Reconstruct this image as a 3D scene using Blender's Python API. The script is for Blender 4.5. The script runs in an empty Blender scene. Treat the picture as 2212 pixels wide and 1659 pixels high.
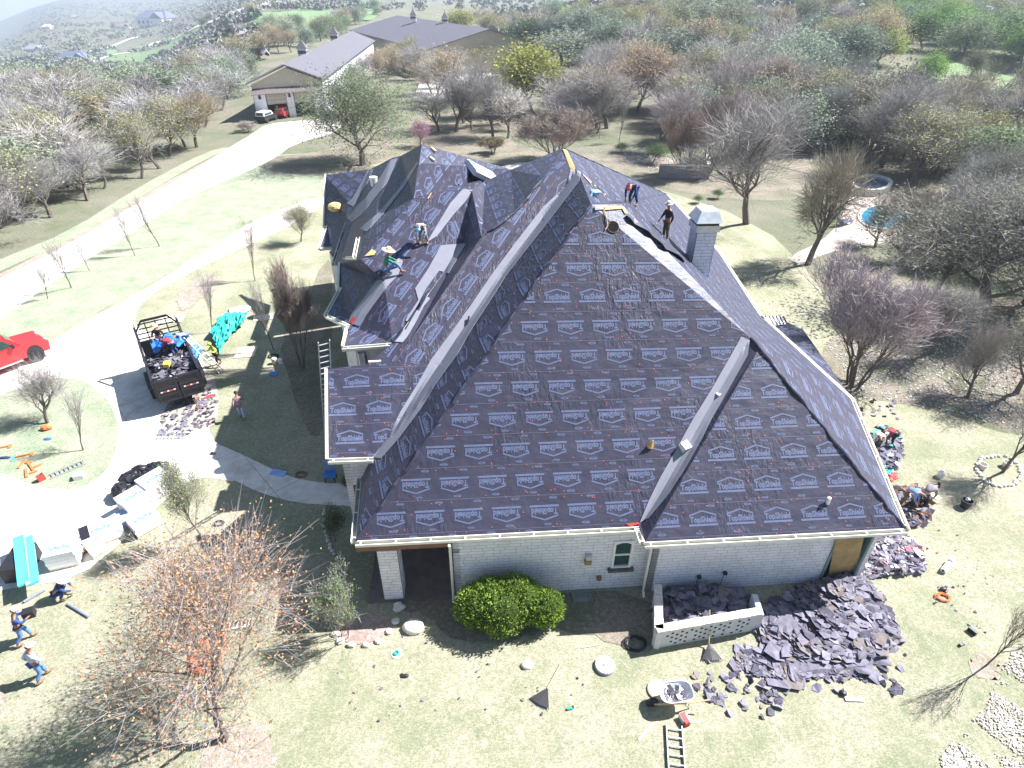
import bpy, bmesh, math, random
import numpy as np
from mathutils import Vector, Matrix
from mathutils.bvhtree import BVHTree
from mathutils.geometry import tessellate_polygon

# ------------------------------------------------------------------ camera, sky, sun, exposure
SC = bpy.context.scene
COL = SC.collection
FPX, PITCH, ROLL, YAW = 1302.869, 0.5860, 0.0070, 0.0760
CAMP = Vector((4.411, -15.231, 20.231))
cp, sp = math.cos(PITCH), math.sin(PITCH)
FW = Vector((math.sin(YAW)*cp, math.cos(YAW)*cp, -sp))
R0 = Vector((math.cos(YAW), -math.sin(YAW), 0))
U0 = R0.cross(FW)
RT = R0*math.cos(ROLL)+U0*math.sin(ROLL)
UP = U0*math.cos(ROLL)-R0*math.sin(ROLL)
cam = bpy.data.cameras.new('camera'); camo = bpy.data.objects.new('camera', cam); COL.objects.link(camo)
cam.sensor_width = 36; cam.lens = FPX/2212*36; cam.clip_start = .1; cam.clip_end = 9000
M = Matrix((RT, UP, -FW)).transposed().to_4x4(); M.translation = CAMP
camo.matrix_world = M
SC.camera = camo

SUNV = Vector((3.15, .95, 3.55)).normalized()
W = bpy.data.worlds.new('World'); SC.world = W; W.use_nodes = True
nt = W.node_tree; nt.nodes.clear()
sky = nt.nodes.new('ShaderNodeTexSky'); sky.sky_type = 'NISHITA'; sky.sun_disc = False
sky.sun_elevation = math.asin(SUNV.z); sky.sun_rotation = math.atan2(SUNV.x, SUNV.y)
sky.air_density = 1.5; sky.dust_density = 1.0; sky.ozone_density = 3.0
bg = nt.nodes.new('ShaderNodeBackground'); bg.inputs[1].default_value = .05
wo = nt.nodes.new('ShaderNodeOutputWorld')
tcw = nt.nodes.new('ShaderNodeTexCoord'); sep = nt.nodes.new('ShaderNodeSeparateXYZ'); nt.links.new(tcw.outputs['Generated'], sep.inputs[0])
mr = nt.nodes.new('ShaderNodeMapRange'); mr.interpolation_type = 'SMOOTHSTEP'; mr.inputs[1].default_value = -.1; mr.inputs[2].default_value = .05; mr.inputs[3].default_value = 1; mr.inputs[4].default_value = 0
nt.links.new(sep.outputs[2], mr.inputs[0]); ad = nt.nodes.new('ShaderNodeMix'); ad.data_type = 'RGBA'; ad.blend_type = 'ADD'; ad.inputs[7].default_value = (8, 8.3, 8.8, 1)
nt.links.new(mr.outputs[0], ad.inputs[0]); nt.links.new(sky.outputs[0], ad.inputs[6]); nt.links.new(ad.outputs[2], bg.inputs[0]); nt.links.new(bg.outputs[0], wo.inputs[0])
sun = bpy.data.lights.new('sun', 'SUN'); sun.energy = 5.0; sun.angle = math.radians(.5); sun.color = (1, .975, .985)
suno = bpy.data.objects.new('sun', sun); COL.objects.link(suno)
suno.rotation_euler = SUNV.to_track_quat('Z', 'Y').to_euler(); suno.location = (30, 10, 40)
SC.view_settings.view_transform = 'Standard'; SC.view_settings.look = 'None'
SC.view_settings.exposure = 1.38; SC.view_settings.gamma = 1; SC.view_settings.use_curve_mapping = False
SC.render.engine = 'CYCLES'
SC.cycles.max_bounces = 5; SC.cycles.diffuse_bounces = 3; SC.cycles.glossy_bounces = 2
SC.cycles.transmission_bounces = 3; SC.cycles.caustics_reflective = False; SC.cycles.caustics_refractive = False
SC.cycles.volume_bounces = 0

# ------------------------------------------------------------------ helpers
def ss(a, b, x):
    t = min(1, max(0, (x-a)/(b-a))); return t*t*(3-2*t)
def lerpt(tab, r):
    if r <= tab[0][0]: return tab[0][1]
    for (a, u), (b, v) in zip(tab, tab[1:]):
        if r <= b: return u+(v-u)*(r-a)/(b-a)
    return tab[-1][1]
TL = [(120, 0), (200, -5), (330, -19), (450, -32), (1000, -52), (1800, -52), (4000, -55)]
TR = [(95, 0), (140, 2), (230, 8), (400, 12), (1000, 22), (4000, 60)]
def terrain(x, y):
    dx, dy = x-CAMP.x, y-CAMP.y
    r = math.hypot(dx, dy)
    if r < 90: return 0.0
    az = math.degrees(math.atan2(dx, dy))
    if dy < 0: az = 60 if dx > 0 else -60
    wr = ss(2, 16, az); wl = ss(-15, -25, az)
    z = wr*lerpt(TR, r)+wl*lerpt(TL, r)
    z += -ss(-28.3, -32.5, az)*(ss(500, 3200, r)*90)*wl
    if r > 130: z += (math.sin(x*.021+1)*math.cos(y*.017)+.5*math.sin(x*.05+y*.043))*ss(130, 400, r)*(1.6 if wl < .5 else 2.6)
    return z
def ray(px, py): return (FW+RT*((px-1106)/FPX)+UP*((829.5-py)/FPX))
def P(px, py, z=0.0):
    d = ray(px, py); return CAMP+d*((z-CAMP.z)/d.z)
def G(px, py, dz=0.0):
    d = ray(px, py); d.normalize()
    if d.z > -1e-4: d.z = -1e-4
    s = 20.0; last = 20.0
    while s < 5000:
        q = CAMP+d*s
        if q.z < terrain(q.x, q.y): break
        last = s; s += max(.5, s*.02)
    a, b = last, s
    for _ in range(18):
        m = (a+b)/2; q = CAMP+d*m
        if q.z < terrain(q.x, q.y): b = m
        else: a = m
    q = CAMP+d*b; q.z = terrain(q.x, q.y)+dz
    return q
def proj(X):
    d = Vector(X)-CAMP; z = d.dot(FW)
    return 1106+FPX*d.dot(RT)/z, 829.5-FPX*d.dot(UP)/z
def ppm(X): return FPX/(Vector(X)-CAMP).dot(FW)
def XP(px, py, x):
    d = ray(px, py); return CAMP+d*((x-CAMP.x)/d.x)
def SP(px, py, y0, h=3.55):
    d = ray(px, py); s = (h+(CAMP.y-y0)-CAMP.z)/(d.z-d.y); return CAMP+d*s
def SL(px, py, z0, y0, k):
    d = ray(px, py); s = (z0+k*(CAMP.y-y0)-CAMP.z)/(d.z-k*d.y); return CAMP+d*s
def zat(base, py):
    lo, hi = base.z, base.z+60
    for _ in range(40):
        m = (lo+hi)/2
        if proj((base.x, base.y, m))[1] > py: lo = m
        else: hi = m
    return (lo+hi)/2

# ---- materials
MATS = {}
def newmat(name):
    m = bpy.data.materials.new(name); m.use_nodes = True
    n = m.node_tree; b = n.nodes['Principled BSDF']
    return m, n, b
def N(n, t, **kw):
    o = n.nodes.new(t)
    for k, v in kw.items():
        if k.startswith('i_'): o.inputs[int(k[2:]) if k[2:].isdigit() else k[2:]].default_value = v
        else: setattr(o, k, v)
    return o
def ramp(n, fac, stops):
    r = n.nodes.new('ShaderNodeValToRGB'); e = r.color_ramp.elements
    while len(e) < len(stops): e.new(.5)
    for i, (p, c) in enumerate(stops): e[i].position = p; e[i].color = (*c, 1)
    n.links.new(fac, r.inputs[0]); return r.outputs[0]
def noise(n, scale, det=4, rough=.6, coord='Object', vec=None, sc3=None):
    t = n.nodes.new('ShaderNodeTexNoise'); t.inputs['Scale'].default_value = scale
    t.inputs['Detail'].default_value = det; t.inputs['Roughness'].default_value = rough
    if vec is None:
        c = n.nodes.new('ShaderNodeTexCoord'); vec = c.outputs[coord]
    if sc3:
        mp = n.nodes.new('ShaderNodeMapping'); mp.inputs['Scale'].default_value = sc3
        n.links.new(vec, mp.inputs[0]); vec = mp.outputs[0]
    n.links.new(vec, t.inputs['Vector']); return t.outputs['Fac']
def mixc(n, f, a, b, mode='MIX'):
    m = n.nodes.new('ShaderNodeMix'); m.data_type = 'RGBA'; m.blend_type = mode
    for s, v in ((0, f), (6, a), (7, b)):
        if isinstance(v, (int, float)): m.inputs[s].default_value = v
        elif isinstance(v, tuple): m.inputs[s].default_value = (*v, 1)
        else: n.links.new(v, m.inputs[s])
    return m.outputs[2]
def bump(n, b, h, st=.3, dist=.05):
    q = n.nodes.new('ShaderNodeBump'); q.inputs['Strength'].default_value = st; q.inputs['Distance'].default_value = dist
    n.links.new(h, q.inputs['Height']); n.links.new(q.outputs[0], b.inputs['Normal'])
def mat(name, col=(.5, .5, .5), rough=.7, metal=0, var=.18, vs=3, bmp=0, spec=.5):
    if name in MATS: return MATS[name]
    m, n, b = newmat(name); MATS[name] = m
    f = noise(n, vs, 4)
    lo = tuple(c*(1-var) for c in col); hi = tuple(min(1, c*(1+var)) for c in col)
    n.links.new(ramp(n, f, [(.3, lo), (.7, hi)]), b.inputs['Base Color'])
    b.inputs['Roughness'].default_value = rough; b.inputs['Metallic'].default_value = metal
    b.inputs['Specular IOR Level'].default_value = spec
    if bmp: bump(n, b, f, bmp)
    return m

# ---- mesh builder
class MB:
    def __init__(s): s.v = []; s.f = []; s.m = []; s.mats = []; s.uv = {}
    def mi(s, m):
        if m not in s.mats: s.mats.append(m)
        return s.mats.index(m)
    def add(s, vs, fs, m, uvs=None):
        o = len(s.v); s.v += [tuple(v) for v in vs]; k = s.mi(m)
        for i, f in enumerate(fs):
            if uvs: s.uv[len(s.f)] = uvs[i]
            s.f.append(tuple(o+j for j in f)); s.m.append(k)
    def poly(s, pts, m): s.add(pts, [tuple(range(len(pts)))], m)
    def box(s, c, d, m, rz=0, rx=0, ry=0, taper=1, R=None):
        x, y, z = (q/2 for q in d)
        vs = [Vector((i*x*(taper if k > 0 else 1), j*y*(taper if k > 0 else 1), k*z)) for k in (-1, 1) for i, j in ((-1, -1), (1, -1), (1, 1), (-1, 1))]
        if R is None: R = Matrix.Rotation(rz, 3, 'Z') @ Matrix.Rotation(ry, 3, 'Y') @ Matrix.Rotation(rx, 3, 'X')
        vs = [R @ v+Vector(c) for v in vs]
        s.add(vs, [(3, 2, 1, 0), (4, 5, 6, 7), (0, 1, 5, 4), (1, 2, 6, 5), (2, 3, 7, 6), (3, 0, 4, 7)], m)
    def beam(s, a, b, w, h, m, up=(0, 0, 1)):
        a = Vector(a); b = Vector(b); d = b-a; L = d.length
        if L < 1e-6: return
        x = d/L; u = Vector(up)
        if abs(x.dot(u)) > .99: u = Vector((0, 1, 0))
        y = u.cross(x).normalized(); z = x.cross(y)
        s.box((a+b)/2, (L, w, h), m, R=Matrix((x, y, z)).transposed())
    def tube(s, pts, rad, m, n=6, cap=True):
        pts = [Vector(p) for p in pts]
        if not hasattr(rad, '__len__'): rad = [rad]*len(pts)
        vs = []; fs = []; pu = None
        for i, p in enumerate(pts):
            d = (pts[min(i+1, len(pts)-1)]-pts[max(i-1, 0)])
            d = d.normalized() if d.length > 1e-9 else Vector((0, 0, 1))
            u = pu if pu is not None else (Vector((0, 0, 1)) if abs(d.z) < .9 else Vector((1, 0, 0)))
            y = (u-d*u.dot(d)); y = y.normalized() if y.length > 1e-6 else d.orthogonal().normalized()
            pu = y; z = d.cross(y)
            for k in range(n):
                a = 2*math.pi*k/n; vs.append(p+(y*math.cos(a)+z*math.sin(a))*rad[i])
        for i in range(len(pts)-1):
            for k in range(n):
                k2 = (k+1) % n; fs.append((i*n+k, i*n+k2, (i+1)*n+k2, (i+1)*n+k))
        if cap: fs += [tuple(range(n))[::-1], tuple((len(pts)-1)*n+k for k in range(n))]
        s.add(vs, fs, m)
    def lathe(s, c, prof, m, n=16, axis=None):
        c = Vector(c); vs = []; fs = []
        q = Vector((0, 0, 1)).rotation_difference(Vector(axis)) if axis is not None else None
        for r, z in prof:
            for k in range(n):
                a = 2*math.pi*k/n; v = Vector((r*math.cos(a), r*math.sin(a), z))
                if q: v = q @ v
                vs.append(c+v)
        for i in range(len(prof)-1):
            for k in range(n):
                k2 = (k+1) % n; fs.append((i*n+k, i*n+k2, (i+1)*n+k2, (i+1)*n+k))
        if prof[0][0] > .001: fs.append(tuple(range(n))[::-1])
        if prof[-1][0] > .001: fs.append(tuple((len(prof)-1)*n+k for k in range(n)))
        s.add(vs, fs, m)
    def blob(s, c, r, m, seed=0, rough=.2, n=10, k=7):
        rd = random.Random(seed); c = Vector(c); r = Vector(r) if hasattr(r, '__len__') else Vector((r, r, r))
        vs = []; fs = []
        for i in range(k+1):
            th = math.pi*i/k
            for j in range(n):
                a = 2*math.pi*j/n; q = 1+rd.uniform(-rough, rough)
                vs.append(c+Vector((r.x*math.sin(th)*math.cos(a)*q, r.y*math.sin(th)*math.sin(a)*q, r.z*math.cos(th)*(1+rd.uniform(-rough, rough)*.5))))
        for i in range(k):
            for j in range(n):
                j2 = (j+1) % n; fs.append((i*n+j, (i+1)*n+j, (i+1)*n+j2, i*n+j2))
        s.add(vs, fs, m)
    def build(s, name, parent=None, loc=None, smooth=False, mesh_only=False):
        me = bpy.data.meshes.new(name)
        o0 = Vector(loc) if loc is not None else Vector((0, 0, 0))
        me.from_pydata([(v[0]-o0.x, v[1]-o0.y, v[2]-o0.z) for v in s.v], [], s.f)
        for m in s.mats: me.materials.append(m)
        me.polygons.foreach_set('material_index', s.m)
        if smooth: me.polygons.foreach_set('use_smooth', [True]*len(s.f))
        if s.uv:
            uvl = me.uv_layers.new(name='UVMap')
            for fi, uv in s.uv.items():
                for li, c in zip(me.polygons[fi].loop_indices, uv): uvl.data[li].uv = c
        me.update()
        if mesh_only: return me
        o = bpy.data.objects.new(name, me); COL.objects.link(o)
        if parent is not None: o.parent = parent
        if loc is not None: o.location = loc
        return o
def tag(o, label, cat, group=None, kind=None):
    if label: o['label'] = label
    if cat: o['category'] = cat
    if group: o['group'] = group
    if kind: o['kind'] = kind
    return o
def empty(name, loc, label, cat, group=None, rz=0):
    o = bpy.data.objects.new(name, None); COL.objects.link(o); o.location = loc; o.rotation_euler = (0, 0, rz)
    o.empty_display_size = .3
    return tag(o, label, cat, group)
def struct(o, label=None): o['kind'] = 'structure'; 
def dup(o, loc, rz=0, sc=None, label=None, group=None, color=None):
    c = o.copy(); COL.objects.link(c); c.location = loc; c.rotation_euler = (0, 0, rz)
    if sc is not None: c.scale = sc if hasattr(sc, '__len__') else (sc, sc, sc)
    if label: c['label'] = label
    if group: c['group'] = group
    for ch in o.children:
        d = ch.copy(); COL.objects.link(d); d.parent = c
        for g in ch.children:
            e = g.copy(); COL.objects.link(e); e.parent = d
    return c
def smoothpoly(pts, it=2):
    for _ in range(it):
        q = []
        for i in range(len(pts)):
            a, b = pts[i], pts[(i+1) % len(pts)]
            q += [a*.75+b*.25, a*.25+b*.75]
        pts = q
    return pts
def sheet(name, pix, m, dz, it=2, kind='structure', world=False):
    pts = [Vector((p[0], p[1], 0)) if world else G(*p) for p in pix]
    if it: pts = smoothpoly(pts, it)
    if m.name.split('_')[-1] in ('mulch', 'litter'):
        rg = random.Random(len(name)); q = smoothpoly(pts, 1); pts = [p+Vector((rg.uniform(-.14, .14), rg.uniform(-.14, .14), 0)) for p in q]
    pts = [Vector((p.x, p.y, terrain(p.x, p.y)+dz)) for p in pts]
    tri = tessellate_polygon([pts])
    b = MB(); b.add(pts, [tuple(t) for t in tri], m)
    me = b.build(name); bm = bmesh.new(); bm.from_mesh(me.data)
    bmesh.ops.recalc_face_normals(bm, faces=bm.faces)
    for f in bm.faces:
        if f.normal.z < 0: f.normal_flip()
    bm.to_mesh(me.data); bm.free()
    if kind: me['kind'] = kind
    return me
def ribbon(name, pix, w, m, dz, world=False):
    pts = [Vector(p) if world else G(*p) for p in pix]; q = []
    for a, b in zip(pts, pts[1:]):
        k = max(1, int((b-a).length/12))
        q += [a.lerp(b, i/k) for i in range(k)]
    q.append(pts[-1]); vs = []; fs = []
    for i, p in enumerate(q):
        d = (q[min(i+1, len(q)-1)]-q[max(0, i-1)]); d.z = 0; d.normalize(); s = Vector((-d.y, d.x, 0))*w/2
        for e in (p+s, p-s): vs.append((e.x, e.y, terrain(e.x, e.y)+dz))
    for i in range(len(q)-1): fs.append((2*i, 2*i+1, 2*i+3, 2*i+2))
    b = MB(); b.add(vs, fs, m); o = b.build(name); o['kind'] = 'structure'; return o
# ------------------------------------------------------------------ materials of the place
def grass_mat(name, pal, dry, s1=.22, patch=.5):
    m, n, b = newmat(name)
    f1 = noise(n, s1, 5, .65); f2 = noise(n, 5.0, 6, .75); f3 = noise(n, 40, 3, .8); f4 = noise(n, .9, 4, .6)
    g = ramp(n, f4, [(.3, pal[0]), (.55, pal[1]), (.75, pal[2])])
    d = ramp(n, f2, [(.3, dry[0]), (.7, dry[1])])
    k = ramp(n, mixc(n, .45, f1, f2), [(patch-.06, (0, 0, 0)), (patch+.07, (1, 1, 1))])
    c = mixc(n, k, g, d)
    c = mixc(n, .75, c, ramp(n, f3, [(.3, (.45, .45, .45)), (.7, (1.35, 1.35, 1.35))]), 'MULTIPLY')
    f5 = noise(n, 11, 5, .7, sc3=(1, 1.6, 1)); c = mixc(n, .85, c, ramp(n, f5, [(.34, (.62, .66, .6)), (.5, (1, 1, 1)), (.66, (1.28, 1.24, 1.2))]), 'MULTIPLY')
    n.links.new(c, b.inputs['Base Color']); b.inputs['Roughness'].default_value = .95
    b.inputs['Specular IOR Level'].default_value = .1
    bump(n, b, mixc(n, .5, f2, f3), .7, .06); MATS[name] = m; return m
lawn = grass_mat('lawn_grass', [(.23, .26, .16), (.29, .30, .195), (.35, .34, .235)], [(.34, .32, .23), (.47, .43, .33)], s1=.35, patch=.5)
lawn_green = grass_mat('lawn_green_grass', [(.24, .30, .19), (.31, .355, .25), (.39, .41, .31)], [(.34, .36, .26), (.46, .45, .34)], s1=.4, patch=.52)
field = grass_mat('field_grass', [(.16, .26, .12), (.2, .31, .15), (.27, .33, .18)], [(.25, .28, .16), (.32, .30, .2)], s1=.05, patch=.56)
wild = grass_mat('woodland_floor', [(.12, .15, .09), (.16, .18, .11), (.22, .21, .15)], [(.20, .18, .145), (.30, .27, .22)], s1=.06, patch=.5)
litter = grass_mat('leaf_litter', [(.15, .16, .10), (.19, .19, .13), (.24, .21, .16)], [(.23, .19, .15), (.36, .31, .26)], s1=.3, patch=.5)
mulch = grass_mat('pale_mulch', [(.27, .23, .17), (.36, .31, .26), (.46, .40, .35)], [(.22, .19, .13), (.52, .45, .40)], s1=2.2, patch=.5)
def conc():
    m, n, b = newmat('driveway_concrete')
    c = ramp(n, mixc(n, .5, noise(n, .25, 5), noise(n, 3, 5)), [(.35, (.62, .56, .5)), (.65, (.82, .78, .73))])
    br = n.nodes.new('ShaderNodeTexBrick'); tc = n.nodes.new('ShaderNodeTexCoord'); mp = n.nodes.new('ShaderNodeMapping'); mp.inputs['Rotation'].default_value = (0, 0, .9); n.links.new(tc.outputs['Object'], mp.inputs[0]); n.links.new(mp.outputs[0], br.inputs[0])
    br.inputs['Scale'].default_value = 1; br.inputs['Brick Width'].default_value = 4.2; br.inputs['Row Height'].default_value = 3.6; br.inputs['Mortar Size'].default_value = .02; br.offset = 0
    for k_ in ('Color1', 'Color2'): br.inputs[k_].default_value = (1, 1, 1, 1)
    br.inputs['Mortar'].default_value = (.5, .48, .46, 1); c = mixc(n, .8, c, br.outputs[0], 'MULTIPLY')
    st = ramp(n, noise(n, .5, 6, .7), [(.36, (.62, .57, .52)), (.5, (1, 1, 1))]); c = mixc(n, .55, c, st, 'MULTIPLY')
    n.links.new(c, b.inputs['Base Color']); b.inputs['Roughness'].default_value = .85
    bump(n, b, noise(n, 60, 3), .15, .01); MATS['conc'] = m; return m
concrete = conc()
def felt(name='roof_felt'):
    m, n, b = newmat(name)
    tc = N(n, 'ShaderNodeTexCoord')
    f = noise(n, .8, 4)
    c = ramp(n, f, [(.3, (.036, .035, .058)), (.7, (.050, .049, .080))])
    n.links.new(c, b.inputs['Base Color']); b.inputs['Roughness'].default_value = .5
    b.inputs['Specular IOR Level'].default_value = .38
    w1 = noise(n, 1.1, 3, .5, sc3=(1.0, 2.2, 1.3)); w2 = noise(n, 2.4, 4, .55, sc3=(1.8, .55, .8))
    r = n.nodes.new('ShaderNodeMath'); r.operation = 'ABSOLUTE'
    s_ = n.nodes.new('ShaderNodeMath'); s_.operation = 'SUBTRACT'; s_.inputs[1].default_value = .5
    n.links.new(w2, s_.inputs[0]); n.links.new(s_.outputs[0], r.inputs[0])
    mk = ramp(n, noise(n, .33, 2), [(.48, (.15,)*3), (.62, (1,)*3)])
    h = mixc(n, 1, r.outputs[0], mk, 'MULTIPLY')
    h2 = mixc(n, .3, h, w1)
    bump(n, b, h2, .75, .2)
    return m
FELT = felt()
PRINT = mat('felt_print', (.105, .13, .225), .6, var=.12, vs=6)
SEAM = mat('felt_seam', (.13, .13, .17), .5)
CAPR = mat('red_nail_cap', (.75, .13, .12), .5)
LINER = mat('grey_valley_liner', (.235, .24, .285), .6, var=.07, vs=2, bmp=.15)
CREAM = mat('cream_painted_metal', (.78, .77, .68), .45, var=.05)
GUTIN = mat('gutter_trough', (.32, .31, .27), .7, var=.3, vs=8)
PLY = mat('raw_plywood', (.72, .42, .14), .7, var=.15, vs=5)
PLYP = mat('pale_plywood', (.72, .6, .46), .8, var=.12, vs=4)
OSB = mat('brown_board', (.36, .25, .11), .8, var=.25, vs=3)
DARK = mat('dark_void', (.012, .012, .014), .9)
WHITE = mat('white_paint', (.8, .8, .8), .5, var=.05)
BLACK = mat('black_plastic', (.02, .02, .025), .5)
STEEL = mat('aluminium', (.55, .57, .6), .4, metal=.6, var=.1)
GLASS = mat('dark_green_glass', (.03, .07, .065), .12, var=.3, vs=2, spec=.6)
WOOD = mat('brown_wood', (.22, .11, .06), .7, var=.2)
TANW = mat('light_handle_wood', (.62, .47, .27), .7, var=.1)
RUB = mat('black_rubber', (.025, .025, .028), .85)
REDP = mat('red_paint', (.62, .03, .035), .3, var=.04, spec=.6)
REDM = mat('red_plastic', (.65, .06, .05), .5)
ORNG = mat('orange_plastic', (.75, .2, .06), .6)
BLUET = mat('blue_tarp', (.03, .2, .62), .5, var=.3, vs=4, bmp=.5)
TEALT = mat('teal_tarp', (.03, .42, .36), .5, var=.35, vs=4, bmp=.6)
BARK = mat('bark', (.13, .105, .095), .9, var=.35, vs=4)
SHING = mat('torn_shingle', (.085, .08, .11), .9, var=.4, vs=5)
SHING2 = mat('torn_shingle_pale', (.17, .16, .205), .9, var=.3, vs=5)
STONEW = mat('white_stone', (.66, .62, .56), .85, var=.15, vs=3, bmp=.3)
def stone():
    m, n, b = newmat('limestone_block')
    br = n.nodes.new('ShaderNodeTexBrick'); uv = n.nodes.new('ShaderNodeUVMap')
    n.links.new(uv.outputs[0], br.inputs[0])
    br.inputs['Color1'].default_value = (.82, .82, .90, 1); br.inputs['Color2'].default_value = (.72, .71, .80, 1)
    br.inputs['Mortar'].default_value = (.46, .46, .52, 1); br.inputs['Scale'].default_value = 1
    br.inputs['Brick Width'].default_value = .42; br.inputs['Row Height'].default_value = .16
    br.inputs['Mortar Size'].default_value = .012; br.inputs['Bias'].default_value = -.3
    br.offset = .37; br.squash = 1.4; br.squash_frequency = 3
    c = mixc(n, .5, br.outputs[0], ramp(n, noise(n, 1.4, 5), [(.3, (.8, .78, .75)), (.7, (1.1, 1.1, 1.1))]), 'MULTIPLY')
    n.links.new(c, b.inputs['Base Color']); b.inputs['Roughness'].default_value = .9
    q = n.nodes.new('ShaderNodeMath'); q.operation = 'SUBTRACT'; q.inputs[0].default_value = 1
    n.links.new(br.outputs[1], q.inputs[1]); bump(n, b, q.outputs[0], .5, .02); MATS['stone'] = m; return m
STONE = stone()

# ------------------------------------------------------------------ ground
def ground():
    vs = []; fs = []; idx = {}
    rs = [0, 15, 30, 50, 70, 90, 100, 110, 120, 132, 145, 160, 175, 190, 210, 230, 255, 280, 310, 345, 380, 420, 460, 520, 590, 680, 800, 950, 1150, 1400, 1700, 2100, 2600, 3200, 4000]
    na = 180
    for i, r in enumerate(rs):
        for j in range(na):
            a = 2*math.pi*j/na; x = CAMP.x+r*math.sin(a); y = CAMP.y+r*math.cos(a); vs.append((x, y, terrain(x, y)))
    for i in range(len(rs)-1):
        for j in range(na):
            j2 = (j+1) % na; fs.append((i*na+j, (i+1)*na+j, (i+1)*na+j2, i*na+j2))
    b = MB(); b.add(vs, fs, wild); o = b.build('ground', smooth=True)
    o['kind'] = 'structure'; o['label'] = 'brown and green ground under the woods and fields'
    bm = bmesh.new(); bm.from_mesh(o.data); bmesh.ops.remove_doubles(bm, verts=bm.verts, dist=.01)
    bmesh.ops.recalc_face_normals(bm, faces=bm.faces)
    if sum(f.normal.z for f in bm.faces) < 0: bmesh.ops.reverse_faces(bm, faces=bm.faces)
    bm.to_mesh(o.data); bm.free()
ground()
LA = sheet('lawn', [(-250, 860), (0, 655), (130, 590), (260, 500), (330, 440), (520, 330), (640, 350), (900, 340), (1400, 400), (1640, 480), (1780, 620), (1850, 800), (2050, 880), (2300, 900), (2900, 950), (4200, 1500), (3600, 2300), (2300, 2300), (-300, 2200), (-300, 1300)], lawn, .006, 1)
sheet('grass_strip', [(-300, 830), (-20, 655), (200, 520), (380, 420), (480, 370), (580, 335), (700, 330), (700, 430), (600, 460), (420, 560), (220, 670), (90, 735), (-300, 960)], lawn_green, .012, 1)
sheet('grass_verge', [(-200, 650), (0, 560), (150, 500), (290, 410), (400, 350), (470, 320), (505, 318), (440, 345), (320, 415), (150, 520), (0, 585), (-200, 680)], lawn_green, .012, 1)
sheet('dry_verge', [(-200, 690), (0, 592), (180, 500), (330, 410), (450, 345), (505, 315), (540, 290), (620, 270), (560, 300), (480, 350), (330, 440), (150, 545), (0, 610), (-200, 700)], mulch, .010, 1)
# driveways
sheet('driveway', [(-300, 760), (-20, 612), (150, 528), (300, 438), (420, 368), (500, 316), (545, 290), (575, 268), (640, 262), (740, 252), (735, 285), (635, 310), (590, 345), (510, 380), (400, 428), (300, 492), (150, 585), (0, 692), (-300, 870)], concrete, .018, 1)
sheet('drive_court', [(1060, 352), (1300, 350), (1250, 380), (1170, 395), (1100, 385), (900, 410), (700, 420), (560, 470), (440, 545), (300, 635), (190, 690), (100, 745), (-100, 850), (-500, 1050), (-500, 1400), (-100, 1300), (0, 1275), (170, 1250), (262, 1172), (330, 1105), (400, 1040), (450, 1030), (520, 1045), (515, 990), (470, 962), (448, 925), (452, 850), (440, 770), (400, 725), (330, 722), (288, 705), (300, 660), (350, 620), (450, 570), (560, 520), (640, 480), (720, 430), (900, 425), (1100, 400)], concrete, .024, 1)
sheet('front_walk', [(470, 960), (500, 972), (560, 1000), (620, 1030), (700, 1045), (765, 1045), (800, 1100), (740, 1093), (640, 1088), (560, 1065), (500, 1035), (460, 1020)], concrete, .030, 1)
sheet('island_lawn', [(-120, 1010), (0, 1018), (60, 1045), (130, 1062), (200, 1048), (245, 1000), (260, 930), (240, 870), (195, 828), (150, 815), (90, 822), (0, 855), (-120, 880)], lawn_green, .034, 2)
sheet('flower_bed', [(378, 650), (395, 620), (440, 592), (470, 600), (475, 625), (430, 645), (410, 668), (390, 672)], mulch, .036, 2)
sheet('mulch_bed', [(640, 720), (700, 560), (720, 560), (715, 800), (690, 1000), (610, 790), (612, 700)], litter, .020, 1)
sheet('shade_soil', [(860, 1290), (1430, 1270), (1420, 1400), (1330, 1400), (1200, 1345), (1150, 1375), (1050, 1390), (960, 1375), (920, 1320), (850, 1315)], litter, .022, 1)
sheet('mulch_ring', [(440, 1600), (500, 1560), (570, 1570), (600, 1620), (590, 1680), (500, 1700), (430, 1670)], mulch, .020, 2)
sheet('mulch_circle', [(2095, 1420), (2130, 1410), (2158, 1430), (2155, 1460), (2130, 1472), (2100, 1455)], mulch, .020, 2)
sheet('side_mulch', [(-200, 1480), (-20, 1470), (15, 1500), (0, 1560), (-200, 1600)], mulch, .020, 1)
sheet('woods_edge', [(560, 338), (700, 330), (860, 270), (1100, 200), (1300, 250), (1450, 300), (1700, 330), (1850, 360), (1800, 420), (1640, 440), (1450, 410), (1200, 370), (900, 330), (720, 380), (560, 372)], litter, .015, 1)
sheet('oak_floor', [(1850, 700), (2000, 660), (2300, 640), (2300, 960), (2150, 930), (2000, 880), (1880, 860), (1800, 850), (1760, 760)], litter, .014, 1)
sheet('patio', [(1700, 555), (1780, 520), (1820, 470), (1830, 430), (1850, 390), (1925, 395), (1975, 470), (1930, 520), (1860, 535), (1790, 545), (1720, 575)], mat('tan_flagstone', (.44, .37, .33), .85, var=.2, vs=2), .022, 2)
sheet('gravel_path', [(1310, 325), (1400, 310), (1480, 345), (1440, 372), (1350, 350)], mulch, .024, 2)
sheet('dirt_patch', [(420, 800), (460, 800), (475, 870), (460, 935), (360, 930), (340, 905)], mat('dusty_ground', (.40, .35, .30), .9, var=.3, vs=1.5), .040, 1)
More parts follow.
